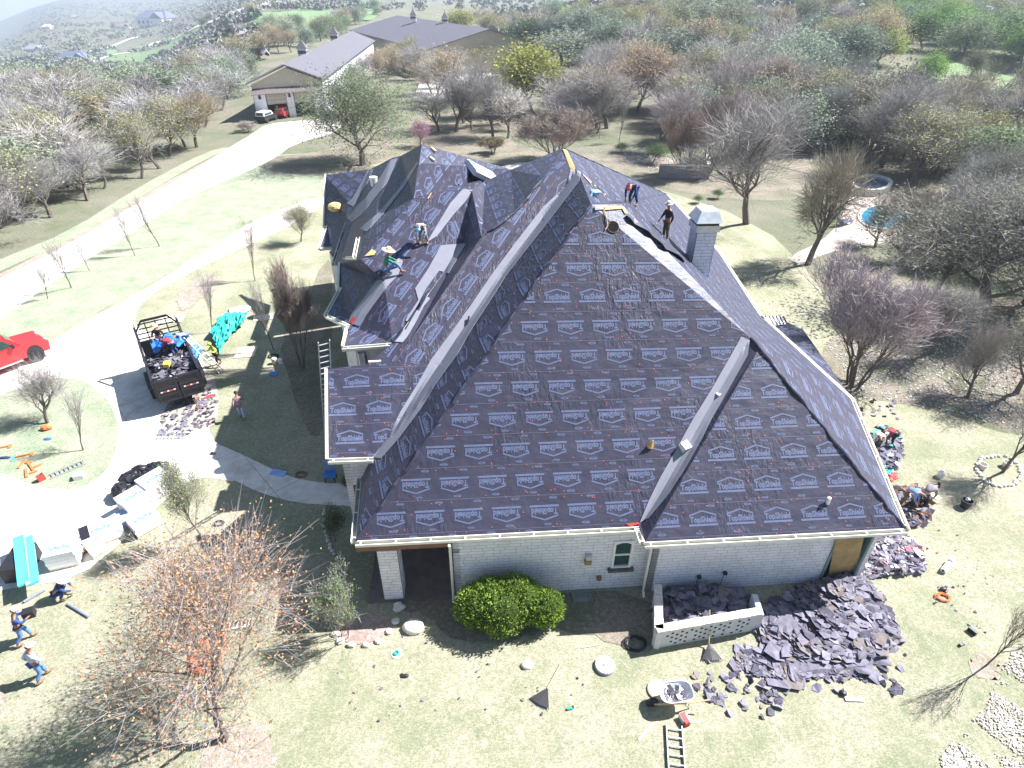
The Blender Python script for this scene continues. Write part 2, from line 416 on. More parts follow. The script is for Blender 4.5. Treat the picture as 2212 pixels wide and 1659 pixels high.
# far fields and roads
def farsheet(name, pix, m, dz=.7, cell=5):
    pts = smoothpoly([G(*p) for p in pix], 1)
    x0, x1 = min(p.x for p in pts), max(p.x for p in pts); y0, y1 = min(p.y for p in pts), max(p.y for p in pts)
    c = max(cell, (x1-x0)/90, (y1-y0)/90); nx, ny = int((x1-x0)/c)+1, int((y1-y0)/c)+1; b = MB()
    for i in range(nx):
        for j in range(ny):
            x, y = x0+i*c, y0+j*c
            if inp(x+c/2, y+c/2, pts): b.add([(p, q, terrain(p, q)+dz) for p, q in ((x, y), (x+c, y), (x+c, y+c), (x, y+c))], [(0, 1, 2, 3)], m)
    o = b.build(name); o['kind'] = 'structure'
    return o
def inp(x, y, poly):
    c = False; j = len(poly)-1
    for i in range(len(poly)):
        a, b = poly[i], poly[j]
        if (a.y > y) != (b.y > y) and x < (b.x-a.x)*(y-a.y)/(b.y-a.y)+a.x: c = not c
        j = i
    return c
farsheet('far_field', [(2000, 145), (2070, 140), (2300, 200), (2300, 290), (2150, 260), (2040, 210)], field, cell=3)
farsheet('far_clearing', [(1560, 190), (1700, 240), (1880, 300), (1850, 340), (1700, 300)], field, cell=3)
farsheet('golf_green', [(640, 25), (760, 0), (830, 12), (820, 40), (700, 62), (600, 95), (420, 150), (300, 180), (210, 190), (330, 130), (500, 70)], field)
farsheet('far_green', [(60, 150), (180, 118), (330, 85), (420, 60), (470, 60), (380, 105), (200, 165), (100, 190)], field)
ribbon('far_road', [(150, 150), (220, 128), (330, 95), (420, 62), (500, 35), (600, 5)], 8, concrete, 1.1)
ribbon('far_street', [(-60, 190), (60, 150), (200, 112), (300, 80)], 7, concrete, 1.0)
ribbon('wood_lane', [(150, 195), (230, 180), (320, 160), (400, 140), (520, 120)], 6, concrete, 1.0)
farsheet('clearing_drive', [(890, 215), (915, 180), (950, 150), (1060, 120), (1085, 150), (1000, 200), (932, 232)], concrete, .3, 2)
farsheet('sand_trap', [(455, 30), (520, 5), (590, -5), (575, 20), (500, 35)], concrete, 1.0)
# ------------------------------------------------------------------ the house
HX, HY = 9.0, 8.0
house = empty('house', (HX, HY, 0), 'large pale limestone house whose steep roof is covered in dark printed underlayment', 'house')
HL = Vector((HX, HY, 0))
def hp(mb, name, smooth=False, parent=None):        # a part of the house, given in world coordinates
    o = mb.build(name, parent=parent or house, smooth=smooth)
    o.location = -HL if parent is None else (0, 0, 0)
    return o
H0 = 3.55
A = (0.0, 0.0, H0); I = (10.32, 0, H0); Wc = (10.32, -.75, H0); E = (20.1, -.75, H0)
Q = P(1640, 752, 8.35); Pp = P(1622, 730, 8.5)
R1 = P(1277, 442, 12.9); R2 = P(1343, 441, 12.75)
V = P(1247, 366, 12.9); Nn = P(1215, 320, 12.9)
Wv = P(783, 1006, 3.55); VB = P(808, 988, 4.9)
YG = P(710, 992, 5.0).y; KS = (12.9-5.0)/(V.y-YG)
s2 = lambda x, y: SL(x, y, 5.0, YG, KS)
Y3 = P(800, 746, 7.3).y
s3 = lambda x, y: SL(x, y, 7.3, Y3, .52)
ex = [P(1838, 862, 4.2), P(1640, 680, 3.9), P(1552, 545, 4.8), P(1440, 420, 5.6)]
H1 = s2(1177, 381); H2_ = s2(1113, 460); H3 = s2(1040, 512); H4 = s2(885, 738); H5 = s2(853, 738)
B1 = s3(1002, 528); C0 = s3(934, 527); C1 = s3(1019, 409)
S3a = P(740, 750, 7.3); S3b = P(848, 742, 7.3)
FA = P(911, 312, 13.0); L1 = s3(893, 429); L2 = s3(779, 561); T1 = s3(1004, 408); T2 = s3(940, 415)
b1, b2, b3 = P(707, 680, 7.0), P(757, 703, 7.3), P(739, 622, 7.4)
k1, k2 = P(731, 620, 7.3), P(733, 570, 7.3)
g1, g2 = P(723, 569, 6.8), P(752, 479, 7.2)
m1, m2, m3 = P(691, 536, 5.8), P(721, 533, 5.8), P(707, 487, 6.1)
n1, n2, n3, n4 = P(699, 492, 5.8), P(703, 378, 8.4), P(799, 366, 9.2), P(752, 437, 7.8)
sA = s3(830, 608)
FACES = [
 # name, vertices, roll direction (two pixels), logo rows spec
 ('S', [A, I, Pp, R2, R1]), ('Wm', [A, R1, V, VB, Wv]), ('Sw', [Wc, E, Q]), ('Ww', [I, Wc, Q, Pp]),
 ('E', [E, ex[0], ex[1], ex[2], ex[3], Nn, V, R1, R2, Pp, Q]),
 ('S2', [s2(710, 992), VB, V, Nn, H1, H2_, H3, H4, H5, s2(793, 787), s2(708, 797)]),
 ('Wn', [H4, H3, B1, H5]), ('W2', [Nn, P(1102, 367, 11.5), P(1048, 391, 10.9), C1, C0, B1, H3, H2_, H1]),
 ('S3', [S3a, S3b, B1, C0, C1, T1, T2, L1, L2, sA, b2]),
 ('bay', [b1, b2, sA, L2, k2, k1, b3]),
 ('F1', [FA, P(1110, 367, 9.2), P(1060, 400, 9.6), C1-Vector((0,0,.15)), T1-Vector((0,0,.12)), T2-Vector((0,0,.1)), L1, P(905, 352, 12.6)]),
 ('Wb', [n3, P(847, 341, 10.8), P(865, 337, 11.1), FA, P(905, 352, 12.6), L1, L2, k2, g1, g2, n4]),
 ('S6', [m1, m2, g1, g2, m3]), ('S5', [n1, m3, g2, n4, n3, n2]),
 ('Ep', [ex[1]+Vector((-.5, .2, -.3)), P(1692, 692, 3.2), P(1735, 712, 3.2), ex[0]+Vector((.3, 0, -.25)), ex[0]+Vector((-.8, 0, .2))]),
]
FD = {}
allv = []; allf = []
for nm, vs in FACES:
    vs = [Vector(v) for v in vs]
    # Newell normal, pointing up
    n = Vector((0, 0, 0))
    for i in range(len(vs)):
        a, b = vs[i], vs[(i+1) % len(vs)]; n += Vector(((a.y-b.y)*(a.z+b.z), (a.z-b.z)*(a.x+b.x), (a.x-b.x)*(a.y+b.y)))
    n.normalize()
    if n.z < 0: n = -n
    c = sum(vs, Vector())/len(vs)
    hu = Vector((0, 0, 1)).cross(n).normalized()      # horizontal direction in the plane
    hv = n.cross(hu).normalized()
    loc = [Vector(((v-c).dot(hu), (v-c).dot(hv), 0)) for v in vs]
    tris = [tuple(t) for t in tessellate_polygon([loc])]
    if nm == 'E': tris = [(0, 1, 10), (10, 1, 9), (9, 1, 2), (9, 2, 8), (8, 2, 3), (8, 3, 4), (8, 4, 7), (7, 4, 6), (6, 4, 5)]
    bvh = BVHTree.FromPolygons(vs, tris)
    FD[nm] = dict(vs=vs, n=n, c=c, u=hu, v=hv, tris=tris, bvh=bvh, loc=loc)
    o = len(allv); allv += vs; allf += [tuple(o+i for i in t) for t in tris]
ROOF = BVHTree.FromPolygons(allv, allf)
def onroof(px, py, up=0.0, face=None):
    bv = FD[face]['bvh'] if face else ROOF
    h = bv.ray_cast(CAMP, ray(px, py).normalized())
    if h[0] is None: return None
    n = h[1] if h[1].z > 0 else -h[1]
    return h[0]+n*up
def inpoly(x, y, poly):
    c = False; j = len(poly)-1
    for i in range(len(poly)):
        a, b = poly[i], poly[j]
        if (a.y > y) != (b.y > y) and x < (b.x-a.x)*(y-a.y)/(b.y-a.y)+a.x: c = not c
        j = i
    return c
# the printed mark: pitched-roof chevron, the word, a bar
def text_tris(s, size, off):
    cu = bpy.data.curves.new('mark', 'FONT'); cu.body = s; cu.size = size; cu.offset = off
    cu.align_x = 'CENTER'; cu.resolution_u = 2
    o = bpy.data.objects.new('mark', cu); COL.objects.link(o)
    dg = bpy.context.evaluated_depsgraph_get(); me = bpy.data.meshes.new_from_object(o.evaluated_get(dg))
    bm = bmesh.new(); bm.from_mesh(me); bmesh.ops.triangulate(bm, faces=bm.faces)
    vs = [v.co.copy() for v in bm.verts]; fs = [tuple(v.index for v in f.verts) for f in bm.faces]
    bm.free(); bpy.data.objects.remove(o); bpy.data.curves.remove(cu); bpy.data.meshes.remove(me)
    return vs, fs
def mark():
    vs, fs = text_tris('TopShield', .235, .011)
    xs = [v.x for v in vs]; wd = max(xs)-min(xs); k = .98/wd
    vs = [Vector(((v.x-(max(xs)+min(xs))/2)*k, v.y*1.25-.09, 0)) for v in vs]
    def strip(a, b, w, m=6):
        a = Vector(a); b = Vector(b); d = (b-a).normalized(); s = Vector((-d.y, d.x))*w/2
        for i in range(m):
            p, q = a.lerp(b, i/m), a.lerp(b, (i+1)/m); o = len(vs)
            vs.extend(Vector((e.x, e.y, 0)) for e in (p-s, q-s, q+s, p+s)); fs.extend([(o, o+1, o+2), (o, o+2, o+3)])
    strip((-.50, .155), (-.0, .315), .055); strip((0, .315), (.50, .155), .055)
    strip((-.54, -.185), (.54, -.185), .075, 10)
    return vs, fs
MK = mark()
def small_mark():
    vs = []; fs = []
    k = 10
    for i in range(k):
        a = 2*math.pi*i/k; b = 2*math.pi*(i+1)/k; o = len(vs)
        vs.extend(Vector((r*math.cos(t)*.14, r*math.sin(t)*.05, 0)) for r, t in ((1, a), (1, b), (.7, b), (.7, a))); fs.extend([(o, o+1, o+2), (o, o+2, o+3)])
    o = len(vs); vs.extend([Vector((-.08, -.015, 0)), Vector((.08, -.015, 0)), Vector((.08, .015, 0)), Vector((-.08, .015, 0))]); fs.extend([(o, o+1, o+2), (o, o+2, o+3)])
    return vs, fs
SM = small_mark()
rd = random.Random(7)
def place(mb, F, items, m, lift, clip=None, shade=None):
    """items: list of (verts, faces) in the face's (u, v) frame; keep the triangles inside the face"""
    for vs, fs in items:
        P3 = {}
        keep = []
        for f in fs:
            cx = sum(vs[i].x for i in f)/3; cy = sum(vs[i].y for i in f)/3
            if inpoly(cx, cy, F['loc']) and (clip is None or clip(cx, cy)): keep.append(f)
        if not keep: continue
        ix = {}; out = []
        for f in keep:
            for i in f:
                if i not in ix:
                    p = F['c']+F['u']*vs[i].x+F['v']*vs[i].y
                    h = F['bvh'].ray_cast(p+F['n']*4, -F['n'])
                    ix[i] = len(out) if h[0] is not None else -1
                    if h[0] is not None: out.append(h[0]+F['n']*lift)
        mb.add(out, [tuple(ix[i] for i in f) for f in keep if all(ix[i] >= 0 for i in f)], m)
def xf(g, ang, x, y, flip=False, sc=1):
    vs, fs = g; ca, sa = math.cos(ang), math.sin(ang); s = -1 if flip else 1
    return [Vector((x+(v.x*s*ca-v.y*s*sa)*sc, y+(v.x*s*sa+v.y*s*ca)*sc, 0)) for v in vs], fs
def uvof(F, p): return (Vector(p)-F['c']).dot(F['u']), (Vector(p)-F['c']).dot(F['v'])
def do_face(nm, ang=0, row0=None, dirs=None, clip=None, dx=1.4, dy=1.16, x0=None, seed=1, caps=True, flip0=False, mb=None):
    """fills a face with rolls running at angle ang to its own horizontal; row0 = world point of one mark"""
    F = FD[nm]; r = random.Random(seed); ca, sa = math.cos(ang), math.sin(ang)
    o = uvof(F, row0) if row0 is not None else (0, 0)
    R = max(l.length for l in F['loc'])+2; K = int(R*2/dy)+2
    marks = []; seams = []; sm = []; caps_ = []
    for j in range(-K, K+1):
        offx = 0 if j == 0 else (r.uniform(-.7, .7) if x0 is None else x0*j)
        fl = flip0 if dirs is None else (dirs[j] if 0 <= j < len(dirs) else r.random() < .5)
        for i in range(-K, K+1):
            a, b = i*dx+offx, j*dy
            x, y = o[0]+a*ca-b*sa, o[1]+a*sa+b*ca
            if abs(x) > R or abs(y) > R: continue
            marks.append(xf(MK, ang, x, y, fl))
            for t in (.35, 1.05):
                b2_ = b+dy*.5+(-.10 if t < 1 else .11); a2 = a+t*dx*.7
                sm.append(xf(SM, ang, o[0]+a2*ca-b2_*sa, o[1]+a2*sa+b2_*ca, False, .9+.3*r.random()))
            if caps:
                for q in range(4):
                    a2 = a+r.uniform(0, dx); b2_ = b+dy*.5+r.gauss(0, .12) if q < 3 else b+r.uniform(-.5, .5)
                    x_, y_ = o[0]+a2*ca-b2_*sa, o[1]+a2*sa+b2_*ca
                    c = .016
                    caps_.append(([Vector((x_-c, y_-c, 0)), Vector((x_+c, y_-c, 0)), Vector((x_+c, y_+c, 0)), Vector((x_-c, y_+c, 0))], [(0, 1, 2), (0, 2, 3)]))
            a0, a1 = a, a+dx; b3_ = b+dy*.5
            pts = [(a0, b3_-.008), (a1, b3_-.008), (a1, b3_+.008), (a0, b3_+.008)]
            for s_ in range(4):
                a0, a1 = a+s_*dx/4, a+(s_+1)*dx/4
                seams.append(([Vector((o[0]+p*ca-q*sa, o[1]+p*sa+q*ca, 0)) for p, q in ((a0, b3_-.008), (a1, b3_-.008), (a1, b3_+.008), (a0, b3_+.008))], [(0, 1, 2), (0, 2, 3)]))
    place(mb, F, seams, SEAM, .005, clip); place(mb, F, marks, PRINT, .007, clip)
    place(mb, F, sm, PRINT, .008, clip)
    if caps: place(mb, F, caps_, CAPR, .012, clip)
def base(nm, m=None):
    F = FD[nm]; mb = MB(); mb.add(F['vs'], F['tris'], m or FELT)
    # orient up
    return mb
def finish(mb, name, label=None):
    o = hp(mb, name); me = o.data; bm = bmesh.new(); bm.from_mesh(me)
    for f in bm.faces:
        f.normal_update()
        if f.normal.z < 0: f.normal_flip()
    bm.to_mesh(me); bm.free()
    if label: o['label'] = label
    return o
def angof(nm, p, q):                                 # angle of a pixel direction inside a face
    F = FD[nm]
    def hit(a):
        d = ray(*a); s = (F['c']-CAMP).dot(F['n'])/d.dot(F['n']); return CAMP+d*s
    a, b = uvof(F, hit(p)), uvof(F, hit(q)); return math.atan2(b[1]-a[1], b[0]-a[0])
mb = base('S'); do_face('S', angof('S', (843, 1120), (1180, 1103)), (1.24, .53, 4.08), [1, 1, 1, 1, 1, 1, 1, 0, 1, 0, 1], mb=mb, seed=3, x0=-.47); finish(mb, 'roof_slope', 'main south roof slope facing the camera')
mb = base('Sw'); do_face('Sw', 0, (11.15, -.18, 3.97), [0]*9, mb=mb, seed=4, x0=-.2); finish(mb, 'roof_slope', 'projecting right hip slope')
mb = base('Ww'); finish(mb, 'roof_slope')
mb = base('Wm'); do_face('Wm', 0, P(940, 930, 6.0), None, mb=mb, seed=5, caps=False); finish(mb, 'roof_slope')
mb = base('E'); do_face('E', 0, P(1370, 520, 11), [0]*30, mb=mb, seed=6, caps=False, dx=1.5); oE = finish(mb, 'roof_slope', 'sunlit east roof slope'); [setattr(p_, 'use_smooth', True) for p_ in oE.data.polygons if p_.material_index == 0]
aD = angof('S2', (700+108, 988), (1247, 366))
u0 = uvof(FD['S2'], s2(708, 797))
mb = base('S2')
do_face('S2', 0, s2(770, 825), [0]*6, mb=mb, seed=8, clip=lambda x, y: y < u0[1]+.1)
do_face('S2', aD, s2(1010, 612), None, mb=mb, seed=9, clip=lambda x, y: y >= u0[1]+.1)
finish(mb, 'roof_slope', 'front wing roof slope with diagonal underlayment')
mb = base('Wn'); finish(mb, 'roof_slope')
mb = base('W2'); do_face('W2', 0, P(1120, 430, 11), [1]*9, mb=mb, seed=10, caps=False); finish(mb, 'roof_slope', 'shaded west slope below the ridge')
mb = base('S3'); do_face('S3', angof('S3', (848, 742), (1002, 528)), s3(905, 580), None, mb=mb, seed=11); finish(mb, 'roof_slope')
mb = base('bay'); do_face('bay', 0, P(760, 670, 6.3), None, mb=mb, seed=12, caps=False); finish(mb, 'roof_slope')
mb = base('F1'); do_face('F1', 0, P(960, 360, 11), [0]*9, mb=mb, seed=13, caps=False); finish(mb, 'roof_slope', 'far east slope below the rear peak')
mb = base('Wb'); do_face('Wb', 0, P(850, 430, 9.5), None, mb=mb, seed=14, caps=False); finish(mb, 'roof_slope')
mb = base('S6'); do_face('S6', 0, P(728, 520, 4.8), None, mb=mb, seed=15, caps=False); finish(mb, 'roof_slope')
mb = base('S5'); do_face('S5', 0, P(745, 418, 6.6), None, mb=mb, seed=16, caps=False); finish(mb, 'roof_slope', 'low rear roof slope at the far left')
mb = base('Ep'); do_face('Ep', 0, None, None, mb=mb, seed=17, caps=False, dx=1.2); finish(mb, 'porch_roof')
# back closing slopes (seen only from the side)
mb = MB()
for a, b, z0 in ((Nn, ex[3], 0), (FA, P(1110, 367, 9.2), 0)):
    a = Vector(a); b = Vector(b); q = b.copy(); q.z = 3.4; r_ = Vector((a.x, a.y+5, 3.4)); mb.poly([a, r_, q, b], FELT)
finish(mb, 'rear_roof_slope')
# valley liners: grey strips following the roof
def liner(name, pairs, m=LINER, up=.03, sub=10, faces=None):
    mb = MB(); L = []; Rr = []
    pairs = [((a[0]-(b[0]-a[0])*.1, a[1]-(b[1]-a[1])*.1), (b[0]+(b[0]-a[0])*.1, b[1]+(b[1]-a[1])*.1)) for a, b in pairs]
    for (a, b), (c, d) in zip(pairs, pairs[1:]):
        for i in range(sub):
            t = i/sub; L.append((a[0]+(c[0]-a[0])*t, a[1]+(c[1]-a[1])*t)); Rr.append((b[0]+(d[0]-b[0])*t, b[1]+(d[1]-b[1])*t))
    L.append(pairs[-1][0]); Rr.append(pairs[-1][1])
    rows = []
    for p, q in zip(L, Rr):
        row = []
        for t in (0, .25, .5, .75, 1):
            h = onroof(p[0]+(q[0]-p[0])*t, p[1]+(q[1]-p[1])*t, up+.006*math.sin(len(rows)*.31+t*3))
            row.append(h)
        rows.append(row)
    vs = []; fs = []; ix = {}
    for i, row in enumerate(rows):
        for j, h in enumerate(row):
            if h is not None: ix[(i, j)] = len(vs); vs.append(h)
    for i in range(len(rows)-1):
        for j in range(4):
            k = [(i, j), (i, j+1), (i+1, j+1), (i+1, j)]
            if all(e in ix for e in k):
                pp = [vs[ix[e]] for e in k]
                if max((pp[0]-pp[2]).length, (pp[1]-pp[3]).length) < 2.6: fs.append(tuple(ix[e] for e in k))
    mb.add(vs, fs, m); o = finish(mb, name)
    sm = o.modifiers.new('t', 'SOLIDIFY'); sm.thickness = .01
    return o
liner('valley_liner', [((1236, 362), (1252, 372)), ((1226, 400), (1250, 392)), ((1176, 448), (1206, 448)), ((1120, 520), (1150, 520)), ((1066, 592), (1090, 598)), ((1020, 660), (1050, 660)), ((966, 735), (1005, 730)), ((935, 778), (985, 765)), ((905, 830), (935, 835)), ((868, 890), (905, 885)), ((840, 945), (862, 945)), ((806, 988), (822, 990))])
liner('valley_liner', [((1602, 728), (1618, 735)), ((1580, 770), (1612, 768)), ((1545, 832), (1582, 822)), ((1500, 905), (1540, 895)), ((1470, 960), (1515, 945)), ((1430, 1030), (1472, 1020)), ((1405, 1080), (1442, 1068)), ((1383, 1128), (1400, 1120))])
liner('valley_liner', [((958, 530), (1003, 527)), ((930, 580), (966, 590)), ((900, 625), (930, 640)), ((905, 650), (915, 660)), ((884, 682), (900, 690)), ((863, 722), (878, 728)), ((850, 738), (868, 740))])
liner('valley_liner', [((1002, 409), (1019, 411)), ((975, 440), (1003, 436)), ((950, 480), (975, 468)), ((925, 522), (942, 512))])
liner('valley_liner', [((862, 558), (870, 564)), ((838, 590), (858, 595)), ((815, 610), (835, 618)), ((785, 650), (815, 645)), ((765, 675), (790, 680)), ((755, 698), (775, 704))])
liner('valley_liner', [((797, 366), (806, 366)), ((782, 395), (792, 398)), ((762, 430), (772, 430)), ((750, 440), (762, 445))])
liner('valley_liner', [((848, 341), (860, 337)), ((820, 390), (835, 395)), ((790, 430), (803, 435)), ((770, 450), (782, 462)), ((752, 472), (760, 480))])
liner('valley_liner', [((902, 350), (907, 348)), ((865, 405), (874, 403)), ((820, 460), (828, 462)), ((779, 495), (792, 500))])
# bare boards
def rpatch(name, pts, m, up=.06, parts=True):
    hs = [onroof(x, y, up) for x, y in pts]
    if any(h is None for h in hs): print('patch miss', name, pts); return
    mb = MB(); mb.poly(hs, m); o = finish(mb, name); s = o.modifiers.new('t', 'SOLIDIFY'); s.thickness = .03; return o
rpatch('bare_board', [(1216, 324), (1223, 326), (1243, 366), (1234, 372)], PLY)
rpatch('bare_board', [(1304, 447), (1340, 447), (1344, 452), (1306, 455)], PLY)
rpatch('bare_board', [(1340, 447), (1347, 449), (1354, 462), (1349, 463)], PLY)
rpatch('bare_board', [(1284, 448), (1302, 447), (1303, 454), (1285, 455)], LINER)
rpatch('bare_board', [(1256, 377), (1262, 382), (1276, 395), (1274, 398)], mat('pink_sheathing', (.75, .45, .5), .7))
rpatch('bare_board', [(919, 421), (932, 418), (924, 430)], PLY)
rpatch('bare_board', [(788, 555), (804, 540), (813, 545), (808, 552)], PLY)
# hip caps of rumpled felt
def hipcap(pts, w=.22, up=.05, name='hip_fold'):
    hs = [Vector(p) for p in pts]; mb = MB(); r = random.Random(5); path = []
    for a, b in zip(hs, hs[1:]):
        k = max(2, int((b-a).length/.3)); path += [a.lerp(b, i/k)+Vector((r.uniform(-.04, .04), r.uniform(-.04, .04), up*.3)) for i in range(k)]
    path.append(hs[-1]); mb.tube(path, [w*.35*r.uniform(.5, 1.2) for _ in path], FELT, 6); finish(mb, name)
hipcap([E, Q, Pp], .16); hipcap([A, R1], .16); hipcap([I, Wc], .1)
hipcap([H1, H2_, H3], .2); hipcap([Nn, ex[3]], .12)
# gutters and fascia
def gutter(a, b, out, name='gutter', sub=1.25):
    a = Vector(a); b = Vector(b); o3 = Vector(out).normalized(); d = (b-a).normalized(); mb = MB(); up = Vector((0, 0, 1))
    z = Vector((0, 0, -.05))
    mb.beam(a+z, b+z, .03, .16, CREAM, up=up)
    mb.beam(a+o3*.17+z, b+o3*.17+z, .035, .12, CREAM, up=up)
    mb.beam(a+o3*.085+Vector((0, 0, -.125)), b+o3*.085+Vector((0, 0, -.125)), .16, .02, GUTIN, up=up)
    L = (b-a).length; k = max(1, int(L/sub))
    for i in range(k+1):
        p = a+d*(L*(i+.15)/(k+.3)); mb.beam(p+Vector((0, 0, .012)), p+o3*.18+Vector((0, 0, .012)), .05, .02, CREAM)
    # soffit under the overhang
    mb.beam(a-o3*.25+Vector((0, 0, -.15)), b-o3*.25+Vector((0, 0, -.15)), .5, .02, CREAM, up=up)
    return finish_plain(mb, name)
def finish_plain(mb, name, label=None):
    o = hp(mb, name)
    if label: o['label'] = label
    return o
S_, W_, E_, Nd = (0, -1, 0), (-1, 0, 0), (1, 0, 0), (0, 1, 0)
gutter(A, I, S_); gutter(Wc, E, S_); gutter((10.32, 0, H0), (10.32, -.75, H0), W_); gutter(Wv, A, W_)
gutter(E, ex[0], E_); gutter(ex[0], ex[1], E_); gutter(ex[2], ex[3], E_); gutter(ex[1], ex[2], E_)
gutter(s2(710, 992), s2(806, 989), S_); gutter(S3a, S3b, S_)
gutter(b1, b2, (-.5, -1, 0)); gutter(b3, b1, (-1, .2, 0)); gutter(g2, g1, W_); gutter(m3, m1, W_); gutter(m1, m2, S_)
gutter(onroof(771, 556, .05), onroof(779, 514, .05), W_); gutter(onroof(749, 556, .05), onroof(772, 556, .05), S_)
for a_, b_ in ((s2(708, 797)+Vector((-.06, 0, 0)), s2(710, 992)+Vector((-.06, 0, 0))), (k1, k2), (n1, n2), (S3a, P(748, 712, 7.4))):
    mb = MB(); mb.beam(a_, b_, .1, .2, CREAM); finish_plain(mb, 'rake_trim')
# walls
def wallq(mb, a, b, z0, z1, m=STONE, th=.25, holes=()):
    """vertical wall from a to b (xy), outer face to the right-hand side of a->b; rectangular holes (u0,u1,v0,v1)"""
    a = Vector((a[0], a[1], 0)); b = Vector((b[0], b[1], 0)); L = (b-a).length; d = (b-a)/L; n = Vector((d.y, -d.x, 0))
    us = sorted({0, L, *[h[0] for h in holes], *[h[1] for h in holes]}); zs = sorted({z0, z1, *[h[2] for h in holes], *[h[3] for h in holes]})
    for u0_, u1_ in zip(us, us[1:]):
        for v0, v1 in zip(zs, zs[1:]):
            if any(h[0] <= (u0_+u1_)/2 <= h[1] and h[2] <= (v0+v1)/2 <= h[3] for h in holes): continue
            for off, rev in ((0, 0), (-th, 1)):
                q = [a+d*u0_+n*off+Vector((0, 0, v0)), a+d*u1_+n*off+Vector((0, 0, v0)), a+d*u1_+n*off+Vector((0, 0, v1)), a+d*u0_+n*off+Vector((0, 0, v1))]
                uv = [(u0_, v0), (u1_, v0), (u1_, v1), (u0_, v1)]
                if rev: q = q[::-1]; uv = uv[::-1]
                mb.add(q, [(0, 1, 2, 3)], m, [uv])
    def rev(u, v0, v1):
        q = [a+d*u+Vector((0, 0, v0)), a+d*u-n*th+Vector((0, 0, v0)), a+d*u-n*th+Vector((0, 0, v1)), a+d*u+Vector((0, 0, v1))]
        mb.add(q, [(0, 1, 2, 3)], m, [[(0, v0), (th, v0), (th, v1), (0, v1)]])
    rev(0, z0, z1); rev(L, z0, z1)
    for h in holes:
        rev(h[0], h[2], h[3]); rev(h[1], h[2], h[3])
        for v in (h[2], h[3]):
            q = [a+d*h[0]+Vector((0, 0, v)), a+d*h[1]+Vector((0, 0, v)), a+d*h[1]-n*th+Vector((0, 0, v)), a+d*h[0]-n*th+Vector((0, 0, v))]
            mb.add(q, [(0, 1, 2, 3)], m, [[(h[0], 0), (h[1], 0), (h[1], th), (h[0], th)]])
yw = P(985, 1290, 0).y; ZT = 3.42
wx0 = P(985, 1290, 0).x
def onwall(px, py, y):
    d = ray(px, py); s = (y-CAMP.y)/d.y; return CAMP+d*s
WY1, WY2 = .12, -.18
wx0 = onwall(985, 1290, WY1).x; cx = onwall(1392, 1283, WY2).x; ex0 = onwall(1856, 1247, WY2).x
w1 = [onwall(1327, 1168, WY1), onwall(1361, 1223, WY1)]
mb = MB(); wallq(mb, (wx0, WY1), (cx, WY1), 0, ZT, holes=[(w1[0].x-wx0, w1[1].x-wx0, w1[1].z, w1[0].z)]); finish_plain(mb, 'wall', 'south limestone wall with the arched window')
wd = [onwall(1795, 1142, WY2), onwall(1858, 1246, WY2)]
wd0, wd1 = onwall(1790, 1200, WY2).x, onwall(1868, 1200, WY2).x
mb = MB(); wallq(mb, (cx, WY2), (ex0, WY2), 0, ZT, holes=[(wd0-cx, wd1-cx, .0, 3.0)]); wallq(mb, (cx, 1), (cx, WY2), 0, ZT); wallq(mb, (ex0, WY2), (ex0+.5, 16), 0, ZT); finish_plain(mb, 'wall', 'projecting limestone wall behind the lattice planter')
mb = MB(); wallq(mb, (wx0, WY1+4.4), (wx0, WY1), 0, ZT); finish_plain(mb, 'wall'); mb = MB(); wallq(mb, (-.9, 4.75), (wx0, 4.75), 0, ZT); finish_plain(mb, 'wall'); mb = MB()
PR_ = mat('pale_render', (.62, .62, .6), .8)
ga = s2(710, 992); gb = s2(708, 797); gx = ga.x+.35; ge = ga.y+.45; gr = gb.y; gn = 2*gr-ge
wallq(mb, (gx, gn), (gx, ge), 0, 4.8); mb.poly([(gx, ge, 4.8), (gx, gr, gb.z-.3), (gx, gn, 4.8)], STONE); wallq(mb, (gx, ge), (1.2, ge), 3.2, 4.8)
wallq(mb, (S3a.x+.4, S3a.y+.5), (S3b.x+.6, S3b.y+.5), 0, 7.15, PR_)
for p_, q_ in ((b1, S3a), (b3, b1), (g1, b3), (m1, g1), (n2, m1)):
    zt_ = min(p_.z, q_.z)-.25; wallq(mb, (p_.x+.55, p_.y+(.2 if p_ is b1 else 0)), (q_.x+.55, q_.y+.3), 0, zt_, PR_)
wallq(mb, (19.5, 16), (20, 28), 0, 4.5)
finish_plain(mb, 'wall', 'shaded limestone walls of the entrance side')
mb = MB(); wallq(mb, (1.6, 19.5), (1.6, 11), 0, 9.0, PR_); wallq(mb, (1.6, 11), (1.6, 5.2), 0, 6.6, PR_); wallq(mb, (1.6, 9.5), (12, 9.5), 0, 6.5, PR_); wallq(mb, (-1.6, 24), (-1.6, 11.5), 0, 6.6, PR_); wallq(mb, (1.2, 5.4), (9, 5.4), 0, 3.4, PR_); finish_plain(mb, 'inner_wall')  # unseen walls added inside to block sun leaking through gaps under the roof
